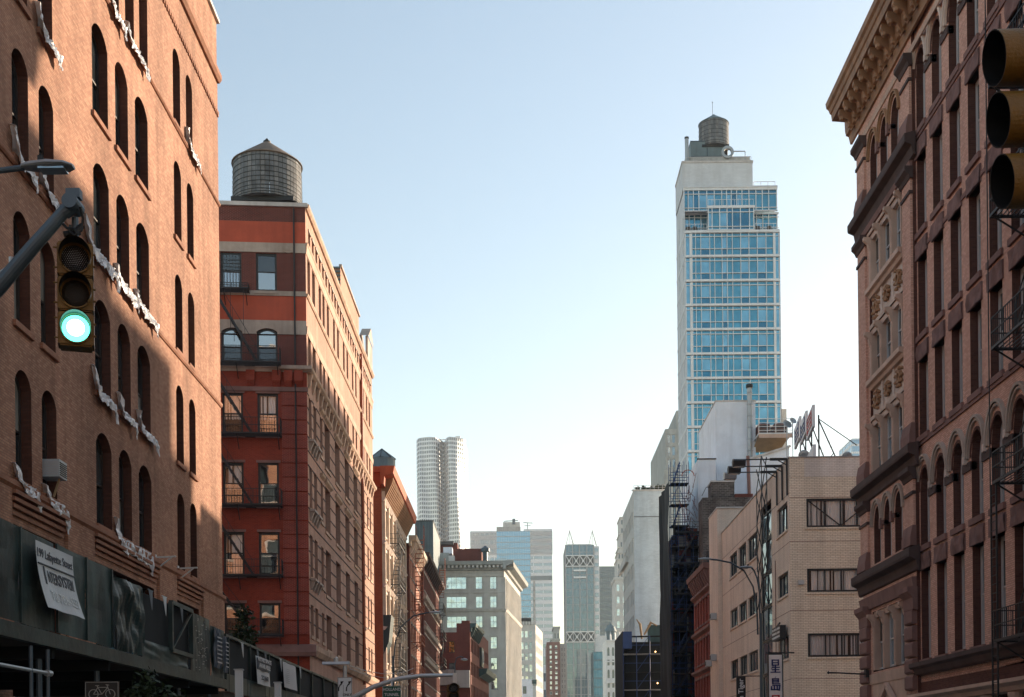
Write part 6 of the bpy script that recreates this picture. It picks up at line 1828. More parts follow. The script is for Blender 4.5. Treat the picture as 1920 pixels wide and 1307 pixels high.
# small red ornate building in shade with air conditioners
X8 = 15.9; Y8 = 106.2
f8 = FR(X8, 117, -90); L8 = 10.8
z8 = S(X8, 1322, 1075)[1]
B8 = thing('red_tenement', (X8, Y8, 0), 'shaded deep red tenement with bracketed cornice between the scaffold and the tan building', 'building')
simple_facade(B8, f8, L8, z8, [(z8 - 4.2 - 3.4 * k, z8 - 2.1 - 3.4 * k) for k in range(5)], [(.7 + i * 1.7, 1.7 + i * 1.7) for i in range(7)], 'brick_red', ['g_dark'], 'frame_bronze', sills='stone_brown', lintel='stone_brown')
cornice(B8, f8, L8, z8 - .6, .7, 1.0, 'stone_brown', None, 10, ret=False)
for k in range(4):
    s = MB(); s.extr([(0, z8 - 1.7 - 3.4 * k), (-.3, z8 - 1.5 - 3.4 * k), (-.3, z8 - 1.3 - 3.4 * k), (0, z8 - 1.3 - 3.4 * k)], 0, L8); part('string_course', s, M['stone_brown'], B8, f8)
shell(B8, [(X8, 117), (X8, Y8), (X8 + 12, Y8), (X8 + 12, 117)], 0, z8, 'brick_red', skip=(0,))
for i, (px, py) in enumerate(((1340, 1156), (1340, 1233), (1331, 1244))):
    yy, zz = S(X8 - .3, px, py)
    a_ = thing('air_conditioner', (X8 - .3, yy, zz - .25), ('white window air conditioner on the shaded red tenement, highest one', 'white window air conditioner on the shaded red tenement, larger lower one', 'white window air conditioner on the shaded red tenement, small lowest one')[i], 'air conditioner', 'air conditioners on the red tenement')
    s = MB(); s.box(-.35, .3, -.32, .32, 0, .5); part('case', s, M['ac_case'], a_)
    s = MB(); s.box(-.37, -.35, -.25, .25, .08, .42); part('grille', s, M['frame_dark'], a_)

# scaffold-wrapped building: dark walls, blue pipe scaffold, netting on the street side
YK = 121.0
x0, zt = Q(YK, 1257, 893); x1, _ = Q(YK, 1312, 893)
BK = thing('scaffolded_building', (x0, YK, 0), 'tall dark building wrapped in black netting and blue pipe scaffold', 'building')
XK = x0
zk = lambda py: Q(YK, 1290, py)[1]
shell(BK, [(x0 + .8, YK + 1.6), (x1, YK + 1.6), (x1, YK + 9), (x0 + .8, YK + 9)], 0, zk(985), 'brick_dark')
fk = FR(x0, YK, 0); wK = x1 - x0
for k in range(11):
    z_ = zk(905) - k * 2.0
    s = MB(); s.box(0, wK * (1 if k > 2 else .62), 0, 1.4, z_ - .06, z_); part('scaffold_deck', s, M['plywood'] if k % 2 else M['net_black'], BK, fk)
    s = MB()
    wk = wK * (1 if k > 2 else .62)
    for zz in (.5, 1.0):
        for dd in (.02, 1.3): s.tube([(0, dd, z_ + zz), (wk, dd, z_ + zz)], .03, 6)
    for q in range(5):
        u_ = wk * q / 4
        for dd in (0, 1.32): s.tube([(u_, dd, z_), (u_, dd, z_ + 2.0)], .03, 6)
    if k % 2: s.tube([(0, 0, z_), (wk * .5, 0, z_ + 2)], .025, 6); s.tube([(wk * .5, 1.3, z_ + 2), (wk, 1.3, z_)], .025, 6)
    part('scaffold_frame', s, M['scaffold_blue'], BK, fk)
    if k % 2 == 0:
        fe = MB(); fe.bar((wk * .15, .7, z_), (wk * .55, .7, z_ + 2), .05, .12); fe.bar((wk * .15, .4, z_), (wk * .55, .4, z_ + 2), .05, .12)
        for q in range(7): fe.box(wk * (.15 + .4 * q / 7), wk * (.15 + .4 * q / 7) + .2, .4, .7, z_ + 2 * q / 7, z_ + 2 * q / 7 + .03)
        part('scaffold_stair', fe, M['scaffold_blue'], BK, fk)
s = MB(); n = 8
for i in range(n):
    for j in range(12):
        P = lambda i, j: (x0 - .15 + .34 * noise.noise(Vector((i * .9, j * .35, 3))), YK - .1 + 9.0 * i / n, zk(900) * j / 12)
        s.poly([P(i, j), P(i + 1, j), P(i + 1, j + 1), P(i, j + 1)])
part('netting', s, M['net_black'], BK, I4)
# patches of wall and debris glimpsed between the pipes
for (pa, pb, p0, p1, mt) in ((1262, 1300, 990, 1003, 'net_black'), (1262, 1322, 1060, 1140, 'net_black'), (1296, 1318, 1010, 1307, 'net_black'), (1264, 1290, 1150, 1307, 'net_black')):
    xa_, za_ = Q(YK + 1.4, pa, p0); xb_, zc_ = Q(YK + 1.4, pb, p1)
    s = MB(); n = 6
    for i in range(n):
        for j in range(n):
            P = lambda i, j: (xa_ + (xb_ - xa_) * i / n, YK + 1.45 - .1 * noise.noise(Vector((i, j, pa))), zc_ + (za_ - zc_) * j / n)
            s.poly([P(i, j), P(i + 1, j), P(i + 1, j + 1), P(i, j + 1)])
    part('tarpaulin', s, M[mt], BK, I4)
for (px, py) in ((1280, 1020), (1289, 1060), (1275, 1110), (1284, 1170), (1276, 1240)):
    xx, zz = Q(YK + 1.5, px, py); s = MB(); s.box(xx - .35, xx + .35, YK + 1.52, YK + 1.58, zz - .7, zz + .7); part('boarded_window', s, M['plaster_grey'], BK, I4)
rr = random.Random(21)
for k in range(16):
    px, py = rr.uniform(1262, 1306), rr.uniform(1000, 1290)
    xx, zz = Q(YK + 1.5, px, py); w_, h_ = rr.uniform(.15, .5), rr.uniform(.3, 1.0)
    s = MB(); s.box(xx - w_, xx + w_, YK + 1.50, YK + 1.58, zz - h_, zz + h_)
    part('wall_patch', s, M[rr.choice(['plaster_grey', 'brick_redlow', 'concrete', 'poster_dark'])], BK, I4)
for k in range(7):
    z_ = zk(1000) - k * 2.9
    fe_platform(BK, fk, wK * .1, wK * .95, z_, .8, 'iron', gap=.22, slats=5)
    if k < 6: fe_stair(BK, fk, wK * .2, z_ - 2.9, wK * .85, z_, .5, 'iron', n=8)
# bundled mesh over the hoist
s = MB(); xx, zz = Q(YK - .3, 1291, 960); rr = random.Random(8)
for i in range(42):
    a_ = (xx + rr.uniform(-.6, .6), YK - .3 + rr.uniform(-.3, .3), zz + rr.uniform(-2.4, 2.6)); s.bar(a_, (a_[0] + rr.uniform(-.5, .5), a_[1], a_[2] + rr.uniform(-1.2, 1.2)), .04)
part('mesh_bundle', s, M['brick_brown'], BK, I4, kind='stuff')
s = MB(); s.arcbar(Q(YK, 1290, 890)[0], zk(893), .55, .62, -.03, .03, 0, PI, 12); part('hoop_rail', s, M['iron_red'], BK, T(0, YK, 0))

# low scaffold in front of the blank wall
YQ = 150.0
x0, zt = Q(YQ, 1168, 1186); x1, _ = Q(YQ, 1243, 1186)
BQ = thing('low_scaffold_building', (x0, YQ, 0), 'low building behind blue netted scaffold at the foot of the blank grey wall', 'building')
shell(BQ, [(x0 + .3, YQ + 1.5), (x1, YQ + 1.5), (x1, YQ + 14), (x0 + .3, YQ + 14)], 0, zt - 1, 'net_black')
fq = FR(x0, YQ, 0); wq = x1 - x0
for k in range(7):
    z_ = zt - .4 - k * 2.1
    s = MB(); s.box(0, wq, 0, 1.3, z_ - .07, z_); part('scaffold_deck', s, M['concrete' if k in (1, 3) else 'net_black'], BQ, fq)
    s = MB()
    for q in range(4):
        s.tube([(wq * q / 3, 0, z_ - 2.1), (wq * q / 3, 0, z_)], .05, 6)
    s.tube([(0, 0, z_ - 1.1), (wq, 0, z_ - 1.1)], .035, 6); s.tube([(wq * .33, 0, z_ - 2.1), (wq * .66, 0, z_)], .03, 6)
    part('scaffold_frame', s, M['scaffold_blue'], BQ, fq)
s = MB(); s.poly([(-.02, -.1, 0), (-.02, 13, 0), (-.02, 13, zt + .2), (-.02, -.1, zt + .2)]); part('netting', s, M['net_black'], BQ, fq)
s = MB(); s.box(0, wq * .22, -.12, 1.2, zt - 1.9, zt + .1); part('netting', s, M['scaffold_blue'], BQ, fq)
for (px, py) in ((1229, 1222), (1233, 1281)):
    xx, zz = Q(YQ + 1.2, px, py)
    wl = thing('work_lamp', (xx, YQ + 1.2, zz), ('small warm work lamp glowing inside the low scaffold, upper one', 'small warm work lamp glowing inside the low scaffold, lower one')[py > 1250], 'lamp', 'work lamps in the scaffold')
    s = MB(); s.lathe([(.001, -.08), (.08, 0), (.001, .08)], 8); part('bulb', s, M['lamp_warm'], wl); s = MB(); s.tube([(0, 0, .08), (0, 0, .35)], .02, 6); part('cord', s, M['iron'], wl)
# rooftop mural / objects above it
mu = thing('painted_hoarding', (Q(YQ + 2, 1195, 1175)[0], YQ + 2, zt - 1), 'low painted hoarding with tan and teal shapes on top of the low scaffold', 'hoarding')
xa_, za_ = Q(YQ + 2, 1192, 1163); xb_, _ = Q(YQ + 2, 1240, 1163)
s = MB(); s.box(xa_ + 1.4, xb_, YQ + 2, YQ + 2.1, zt - 1, za_ - .6); part('board', s, M['copper_green'], mu, I4)
s = MB(); s.tube([(xa_ + .1, YQ + 1.9, za_ + .1), (xa_ + .5, YQ + 1.9, za_ - .5), (xa_ + .7, YQ + 1.9, zt - .6)], [.06, .16, .12], 7); s.tube([(xa_ + 1.0, YQ + 1.9, zt - .1), (xa_ + 1.8, YQ + 1.9, za_ - .3), (xa_ + 2.5, YQ + 1.9, za_ - .7)], [.1, .18, .1], 7); part('painted_shape', s, M['wood_pole'], mu, I4)

# blank grey wall building with roof planting
YG = 186.0
x0, zt = Q(YG, 1188, 918); x1, _ = Q(YG, 1250, 918)
BG = thing('blank_grey_building', (x0, YG, 0), 'tall building with a blank pale grey painted brick wall and plants on its roof', 'building')
wall(BG, FR(x0, YG, 0), 0, x1 - x0, 0, zt, [], M['brick_grey'])
fgs = FR(x0, YG + 20, -90)
simple_facade(BG, fgs, 20, zt, [(zt - 5 - 3.8 * k, zt - 2.8 - 3.8 * k) for k in range(10)], [(1 + i * 2.6, 2.4 + i * 2.6) for i in range(7)], 'limestone', ['g_mid', 'g_pale'], 'frame_grey', sills=None)
shell(BG, [(x0, YG + 20), (x0, YG), (x1, YG), (x1, YG + 20)], 0, zt, 'brick_grey', skip=(0, 1))
s = MB(); s.box(x0 - .3, x1, YG - .08, YG, zt - .25, zt + .0); part('coping', s, M['coping'], BG, I4)
s = MB(); s.box(x0, x1, YG - .05, YG, zt - 4.0, zt - 3.93); part('joint', s, M['stone_dark'], BG, I4)
s = MB(); s.box(x0 - .45, x0 + .02, YG + 10, YG + 25, zt - 9, zt - 8); part('balcony', s, M['limestone'], BG, I4)
s = MB()
for k in range(9): xx = x0 + (x1 - x0) * k / 8; s.bar((xx, YG, zt), (xx, YG, zt + .6), .05)
s.bar((x0, YG, zt + .6), (x1, YG, zt + .6), .05); s.bar((x0, YG, zt + .3), (x1, YG, zt + .3), .04); part('railing', s, M['frame_grey'], BG, I4)
for i, (px, r, lab) in enumerate(((1196, .45, 'pointed conifer shrub at the left end of the roof terrace on the blank grey building'), (1208, .62, 'second roof terrace shrub, wide and loose'), (1219, .55, 'third roof terrace shrub, low and rounded'), (1231, .7, 'fourth roof terrace shrub, dense'), (1242, .7, 'last roof terrace shrub, touching the dark netting'))):
    xx, _ = Q(YG + 1.5, px, 915)
    bush('terrace_shrub', (xx, YG + 1.5, zt - .3), r, 380, .16, lab, 'shrub', 40 + i, .35, mat='leaf_b' if i % 2 else 'leaf', group='shrubs on the roof terrace')

# grey concrete blocks left of the blue tower
YH = 240.0
x0, zt = Q(YH, 1256, 770); x1, _ = Q(YH, 1300, 770)
BH = thing('grey_concrete_block', (x0, YH, 0), 'grey concrete stepped block with a slotted glass strip, behind the blank grey wall', 'building')
xl, zl = Q(YH, 1246, 807)
shell(BH, [(x0 + 1.2, YH), (x1, YH), (x1, YH + 30), (x0 + 1.2, YH + 30)], 0, zt, 'limestone_dark')
fl_ = FR(xl, YH - 1, 0)
hh = [(.4, 1.0, zl - 2.6 - 2.3 * k, zl - 1.0 - 2.3 * k, 0) for k in range(9)] + [(1.25, 1.85, zl - 2.6 - 2.3 * k, zl - 1.0 - 2.3 * k, 0) for k in range(9)]
wall(BH, fl_, 0, 3, 0, zl, hh, M['limestone_dark'], .3)
for h in hh: window(BH, fl_, (h[0] + h[1]) / 2, h[2], .6, 1.6, 0, 'fixed', 'frame_grey', 'g_pale', .06, .2)
shell(BH, [(xl, YH - 1), (xl + 3, YH - 1), (xl + 3, YH + 26), (xl, YH + 26)], 0, zl, 'limestone_dark', skip=(0,))
roofbox(BH, 1245, 1262, 880, 905, YH - 6, 4, 'limestone_dark', 'terrace_block', z0=20)

# ================================================================== BLUE GLASS TOWER
Yt = 172.0
xL, ztop = Q(Yt, 1285, 434); xR, _ = Q(Yt, 1462, 434)
TW = thing('blue_glass_condo_tower', (xL, Yt, 0), 'slim blue glass and white grid residential tower with setbacks and a roof water tank', 'tower')
ft2 = FR(xL, Yt, 0)
tu = lambda px, py=700: Q(Yt, px, py)[0] - xL
tz = lambda py, px=1375: Q(Yt, px, py)[1]
pitch = 45.7 * Yt / F
W_ = xR - xL
mull = [1297.8, 1304.5, 1314.2, 1331, 1340, 1354, 1363.6, 1373.4, 1389, 1404.6, 1420.2, 1436.6, 1450.4]
base_u = [Q(Yt, m, 500)[0] - xL for m in mull]
strips = [(Q(Yt, 1285.8, 500)[0] - xL, Q(Yt, 1293.8, 500)[0] - xL), (Q(Yt, 1453.8, 500)[0] - xL, Q(Yt, 1461, 500)[0] - xL)]
z = ztop; nfl = int(ztop / pitch)
gm_for = ['g_blue', 'g_blue', 'g_blue_b', 'g_blue', 'g_blue', 'g_blue_b', 'g_blue', 'g_blue', 'g_blue_b', 'g_blue', 'g_blue_b', 'g_blue']
pane_cache = {}
def pane(parent, fr, a, b, z0, z1, gm, d=.12):
    key = (round(b - a, 3), round(z1 - z0, 3), gm)
    if key not in pane_cache:
        p = MB(); p.poly([(0, 0, 0), (b - a, 0, 0), (b - a, 0, z1 - z0), (0, 0, z1 - z0)]); pane_cache[key] = p.mesh('pane', M[gm])
    t1, t2 = RND.uniform(-.006, .006), RND.uniform(-.006, .006)
    newobj('pane', pane_cache[key], parent, fr @ T(a, d, z0) @ Matrix.Rotation(t1, 4, 'X') @ Matrix.Rotation(t2, 4, 'Z'))
NPANE = 12
def tower_floor(fr, zt, pitch, us, strips, detail, span=None):
    zb_ = zt - pitch
    h = pitch
    s = MB()
    x_a, x_b = span or (strips[0][0] - .12, strips[1][1] + .12)
    s.box(x_a, x_b, -.12, .2, zt - h * .075, zt)                              # slab edge
    if strips:
        s.box(us[0] - .1, us[-1] + .1, -.22, -.12, zt - h * .07, zt - h * .01)
    for u_ in us: s.box(u_ - .036, u_ + .036, -.1, .14, zb_, zt - h * .075)
    zr1 = zb_ + h * .28; zr2 = zb_ + h * .78
    for zz in (zb_ + .06, zr1, zr2): s.box(us[0], us[-1], -.06, .14, zz - .035, zz + .035)
    for a, b in strips:
        for u_ in (a, b): s.box(u_ - .05, u_ + .05, -.02, .14, zb_, zt - h * .10)
        s.box(a, b, 0, .14, zr2 - .03, zr2 + .03); s.box(a, b, 0, .14, zb_, zb_ + .12)
    for a, b in ((strips[0][1], us[0]), (us[-1], strips[1][0])) if strips else ():
        s.box(a, b, -.05, .14, zb_, zt - h * .1)
    fobj = part('window_grid', s, M['white_grid'], TW, fr)
    for i in range(len(us) - 1):
        g_ = gm_for[i % 12]
        a, b = us[i] + .045, us[i + 1] - .045
        pane(fobj, fr, a, b, zr1 + .035, zr2 - .035, g_)
        pane(fobj, fr, a, b, zb_ + .1, zr1 - .035, 'g_blue_c' if g_ == 'g_blue_b' else 'g_blue')
        pane(fobj, fr, a, b, zr2 + .035, zt - h * .10, 'g_blue')
    for a, b in strips:
        pane(fobj, fr, a + .05, b - .05, zb_ + .12, zr2 - .03, 'g_blue_b'); pane(fobj, fr, a + .05, b - .05, zr2 + .03, zt - h * .1, 'g_blue_b')
for k in range(11):
    tower_floor(ft2, ztop - k * pitch, pitch, base_u, strips, True)
# floors hidden behind the foreground roofs: one plain grid
s = MB(); zlow = ztop - 11 * pitch
s.box(0, W_, .1, .2, 0, zlow); part('lower_glazing', s, M['g_blue'], TW, ft2)
# side face (to the left): white brick with window slots
zside = tz(300, 1272)
fts2 = FR(xL - .05, Yt + 9.2, -90); LS = 9.2
hs = []
for k in range(19):
    z1 = ztop + 3.2 * 1 - k * pitch - .5
    if z1 - 2.1 > 20: hs.append((6.9, 7.6, z1 - 2.1, z1, 0)); hs.append((3.0, 3.5, z1 - 2.1, z1, 0))
wall(TW, fts2, 0, LS, 0, tz(352), hs, M['brick_blue_white'], .12)
for h in hs: window(TW, fts2, (h[0] + h[1]) / 2, h[2], h[1] - h[0], h[3] - h[2], 0, 'fixed', 'frame_white', 'g_blue', .05, .1)
for k in range(15):
    s = MB(); zz = ztop - k * pitch; s.box(0, LS, -.05, 0, zz - .3, zz); part('slab_edge', s, M['white_grid'], TW, fts2)
shell(TW, [(xL, Yt + 9.2), (xL, Yt), (xR, Yt), (xR, Yt + 9.2)], 0, ztop - .1, 'brick_blue_white', skip=(0, 1))
s = MB(); xs = Q(Yt + 3, 1472, 780)[0]; s.box(xR + .1, xs, Yt + 2, Yt + 8, 0, tz(760)); part('rear_wing', s, M['plaster_grey'], TW, I4)
# setback storeys
def tsub(px0, px1, pt, pb, mullpx, d, strip_low=True):
    fr = ft2 @ T(0, d, 0)
    u0, zt_ = Q(Yt + d, px0, pt)[0] - xL, Q(Yt + d, px0, pt)[1]; u1 = Q(Yt + d, px1, pt)[0] - xL; zb_ = Q(Yt + d, px0, pb)[1]
    us = [Q(Yt + d, m, pt)[0] - xL for m in mullpx]
    s = MB(); h = zt_ - zb_
    s.box(u0, u1, -.1, .2, zt_ - h * .1, zt_); s.box(u0, u1, -.1, .2, zb_, zb_ + .1)
    for zz in (zb_ + h * .15, zt_ - h * .26): s.box(u0, u1, -.05, .14, zz - .04, zz + .04)
    for u_ in us: s.box(u_ - .05, u_ + .05, -.08, .14, zb_, zt_ - h * .1)
    fo = part('window_grid', s, M['white_grid'], TW, fr)
    for i in range(len(us) - 1):
        gm = RND.choice(['g_blue', 'g_blue', 'g_blue_b', 'g_blue_c'])
        pane(fo, fr, us[i] + .05, us[i + 1] - .05, zb_ + .1, zt_ - h * .26 - .04, gm); pane(fo, fr, us[i] + .05, us[i + 1] - .05, zt_ - h * .26 + .04, zt_ - h * .1, 'g_blue_c')
    return u0, u1, zb_, zt_
u0, u1, zb1, zt1 = tsub(1281, 1457.5, 353, 397, [1282, 1290, 1300, 1310, 1325, 1339, 1353, 1362, 1371, 1381, 1391, 1404, 1417, 1429, 1441, 1456], 1.0)
u0b, u1b, zb2, zt2_ = tsub(1283, 1460, 400, 433, [1284, 1292, 1302, 1314, 1326, 1340, 1353, 1372, 1391, 1405, 1418, 1430, 1441, 1457], 2.2)
tsub(1326, 1415, 386, 432, [1328, 1335, 1349, 1363, 1373, 1388, 1405, 1413], -.05)
s = MB(); s.box(.0, W_, .3, 9.0, ztop - .1, zt1 - .2); part('core', s, M['g_blue_c'], TW, ft2 @ T(0, 2.3, 0)) if False else None
for (a, b, z0, z1, d0, d1) in ((0.1, W_ - .1, ztop, zt1 - .1, 2.6, 9.2), (u0, u1, zt1 - .02, zt1 + .18, .8, 9.2), (0, W_, ztop - .0, ztop + .12, -.1, 9.2)):
    s = MB(); s.box(a, b, d0, d1, z0, z1); part('setback_slab' if z1 - z0 < 1 else 'setback_core', s, M['brick_blue_white'], TW, ft2)
for px, (pa, pb) in enumerate(((1284, 1325), (1416, 1456))):
    s = MB(); ua, ub = tu(pa, 430), tu(pb, 430)
    for k in range(9): s.bar((ua + (ub - ua) * k / 8, .1, ztop + .1), (ua + (ub - ua) * k / 8, .1, ztop + 1.0), .03)
    s.bar((ua, .1, ztop + 1.0), (ub, .1, ztop + 1.0), .05); part('terrace_railing', s, M['white_grid'], TW, ft2)
s = MB(); ua, ub = tu(1328, 386), tu(1413, 386); z_ = tz(386)
for k in range(13): s.bar((ua + (ub - ua) * k / 12, .1, z_), (ua + (ub - ua) * k / 12, .1, z_ + .9), .03)
s.bar((ua, .1, z_ + .9), (ub, .1, z_ + .9), .05); part('terrace_railing', s, M['white_grid'], TW, ft2)
for i, (px, lab) in enumerate(((1291, 'leftmost'), (1303, 'second'), (1421, 'third'), (1443, 'rightmost'))):
    xx, zz = Q(Yt + 1, px, 431); c = thing('terrace_chair', (xx, Yt + .9, ztop + .12), '%s of the four dark chairs on the high terraces of the blue tower' % lab, 'chair', 'chairs on the tower terraces')
    s = MB(); s.box(-.3, .3, -.3, .3, .35, .45); part('seat', s, M['frame_bronze'], c); s = MB(); s.box(-.3, .3, .25, .32, .45, 1.0); part('backrest', s, M['frame_bronze'], c)
    for sx in (-.26, .26):
        for sy in (-.26, .26): s = MB(); s.box(sx - .03, sx + .03, sy - .03, sy + .03, 0, .35); part('leg', s, M['frame_bronze'], c)
# mechanical block
xa_, zm1 = Q(Yt + 1.5, 1279, 306); xb_, zm0 = Q(Yt + 1.5, 1411.5, 353)
wall(TW, FR(xa_, Yt + 1.5, 0), 0, xb_ - xa_, zm0 - .2, zm1, [], M['brick_blue_white'])
shell(TW, [(xa_, Yt + 1.5), (xb_, Yt + 1.5), (xb_, Yt + 9), (xa_ - 0, Yt + 9)], zm0 - .5, zm1, 'brick_blue_white', skip=(0,))
s = MB(); s.box(xa_ - .08, xb_ + .08, Yt + 1.4, Yt + 9, zm1, zm1 + .25); part('coping', s, M['coping'], TW, I4)
xc_, zc0 = Q(Yt + 3, 1285, 293); xd_, _ = Q(Yt + 3, 1406, 293)
s = MB(); s.box(xc_, xd_, Yt + 3, Yt + 8, zm1 + .2, zc0 - .1); part('upper_plinth', s, M['plaster_grey'], TW, I4)
s = MB()
for k in range(10): xx = xc_ + (xd_ - xc_) * k / 9; s.bar((xx, Yt + 2.2, zm1 + .2), (xx, Yt + 2.2, zm1 + 1.1), .05)
s.bar((xc_, Yt + 2.2, zm1 + 1.1), (xd_, Yt + 2.2, zm1 + 1.1), .06); s.bar((xc_, Yt + 2.2, zm1 + .65), (xd_, Yt + 2.2, zm1 + .65), .05); part('roof_railing', s, M['coping'], TW, I4)
s = MB(); ua, zz = Q(Yt + 2, 1413, 341); ub, _ = Q(Yt + 2, 1453, 341)
for k in range(4): s.bar((ua + (ub - ua) * k / 3, Yt + 2, zt1), (ua + (ub - ua) * k / 3, Yt + 2, zz), .05)
s.bar((ua, Yt + 2, zz), (ub, Yt + 2, zz), .06); part('roof_railing', s, M['coping'], TW, I4)
# metal housing under the tank, pipes
xe_, ze1 = Q(Yt + 4, 1295, 266); xf_, ze0 = Q(Yt + 4, 1357, 294)
s = MB(); s.box(xe_, xf_, Yt + 4, Yt + 7.5, zm1 + .2, ze1); part('tank_housing', s, M['tank_roof_grey'], TW, I4)
s = MB(); s.box(xe_ - .05, xf_ + .05, Yt + 3.95, Yt + 7.5, ze1, ze1 + .12); s.box((xe_ + xf_) / 2 - .06, (xe_ + xf_) / 2 + .06, Yt + 3.92, Yt + 4, zm1 + .2, ze1); s.box(xe_, xf_, Yt + 3.93, Yt + 4, (ze1 + zm1) / 2 - .04, (ze1 + zm1) / 2 + .04); part('housing_trim', s, M['steel_paint'], TW, I4)
xx, zz = Q(Yt + 2.5, 1287.5, 261); s = MB(); s.tube([(xx, Yt + 2.5, zm1), (xx, Yt + 2.5, zz)], .26, 12); part('exhaust_stack', s, M['galv'], TW, I4)
s = MB(); s.lathe([(.27, 0), (.3, .05), (.3, .25), (.001, .27)], 12, (xx, Yt + 2.5, zz)); part('stack_cap', s, M['iron'], TW, I4)
s = MB(); xx, zz = Q(Yt + 3, 1364, 286); s.arcbar(xx, zz, .5, .85, -.2, .2, 0, 2 * PI, 18)
for i, v in enumerate(s.v): s.v[i] = (v[0], v[1] + Yt + 3, v[2])
part('duct_ring', s, M['galv'], TW, I4)
s = MB(); xg, zg = Q(Yt + 3, 1370, 284); xh, _ = Q(Yt + 3, 1397, 284); s.tube([(xg, Yt + 3, zg), (xh, Yt + 3, zg), (xh, Yt + 3, zm1 + .3)], .09, 8); part('pipe', s, M['galv'], TW, I4)
wt = water_tank(1310, 1366, 235, 281, 214, Yt + 5.5, zm1, 'dark wooden water tank on top of the blue glass tower', 'tank_wood', 'tank_roof_grey', 7, fin=False, nst=36)
xx, z0_ = Q(Yt + 5.5, 1336, 216); _, z1_ = Q(Yt + 5.5, 1336, 192)
s = MB(); s.tube([(xx, Yt + 5.5, z0_ - .3), (xx, Yt + 5.5, z1_)], .03, 6); s.lathe([(.001, -.1), (.1, 0), (.001, .1)], 8, (xx, Yt + 5.5, z1_)); part('lightning_rod', s, M['iron'], wt, I4)
s = MB(); xx, z0_ = Q(Yt + 3.3, 1366.5, 232); s.tube([(xx, Yt + 5, z0_ - 4.5), (xx, Yt + 5, z0_)], .1, 8); part('riser_pipe', s, M['iron'], wt, I4)

# ================================================================== STREET FURNITURE
# left mast arm with its signal and LED street lamp
YM = 13.0
P = lambda px, py, Y=YM: Vector((Q(Y, px, py)[0], Y, Q(Y, px, py)[1]))
ma = thing('signal_mast', (P(-260, 900).x, YM, 0), 'grey steel signal mast arm rising from the left edge', 'signal mast')
s = MB(); s.tube([P(-330, 900), P(-150, 690), P(0, 536), P(60, 465), P(128, 388)], [.105, .09, .078, .07, .062], 16); part('arm', s, M['steel_paint'], ma, I4, smooth=False)
s = MB(); pp = P(-330, 900); s.tube([(pp.x, pp.y, 0), (pp.x, pp.y, pp.z + .5)], .15, 14); part('pole', s, M['steel_paint'], ma, I4)
c = P(141, 384)
s = MB(); s.tube([(c.x - .02, YM - .12, c.z), (c.x - .02, YM + .12, c.z)], .078, 16); s.tube([P(120, 398), (c.x, YM, c.z)], .075, 14); part('end_clamp', s, M['steel_paint'], ma, I4)
s = MB(); s.box(c.x - .08, c.x + .06, YM - .05, YM + .05, c.z + .06, c.z + .15); part('bracket_plate', s, M['steel_paint'], ma, I4)
s = MB(); t0 = P(-40, 555); s.tube([P(-60, 545), P(0, 512), P(30, 490)], .018, 8); s.lathe([(.03, -.05), (.03, .05)], 8, tuple(P(22, 492))); s.tube([P(22, 500), P(38, 485)], .03, 8); part('tie_rod', s, M['galv'], ma, I4)
s = MB(); k0 = P(150, 392)
s.tube([k0 + Vector((.02, -.05, 0)), P(156, 410), P(153, 432), P(140, 442), P(130, 432), P(132, 422)], .014, 7); s.tube([P(118, 420), P(126, 428), P(140, 430), P(150, 440)], .016, 7); part('cable', s, M['sign_black'], ma, I4)

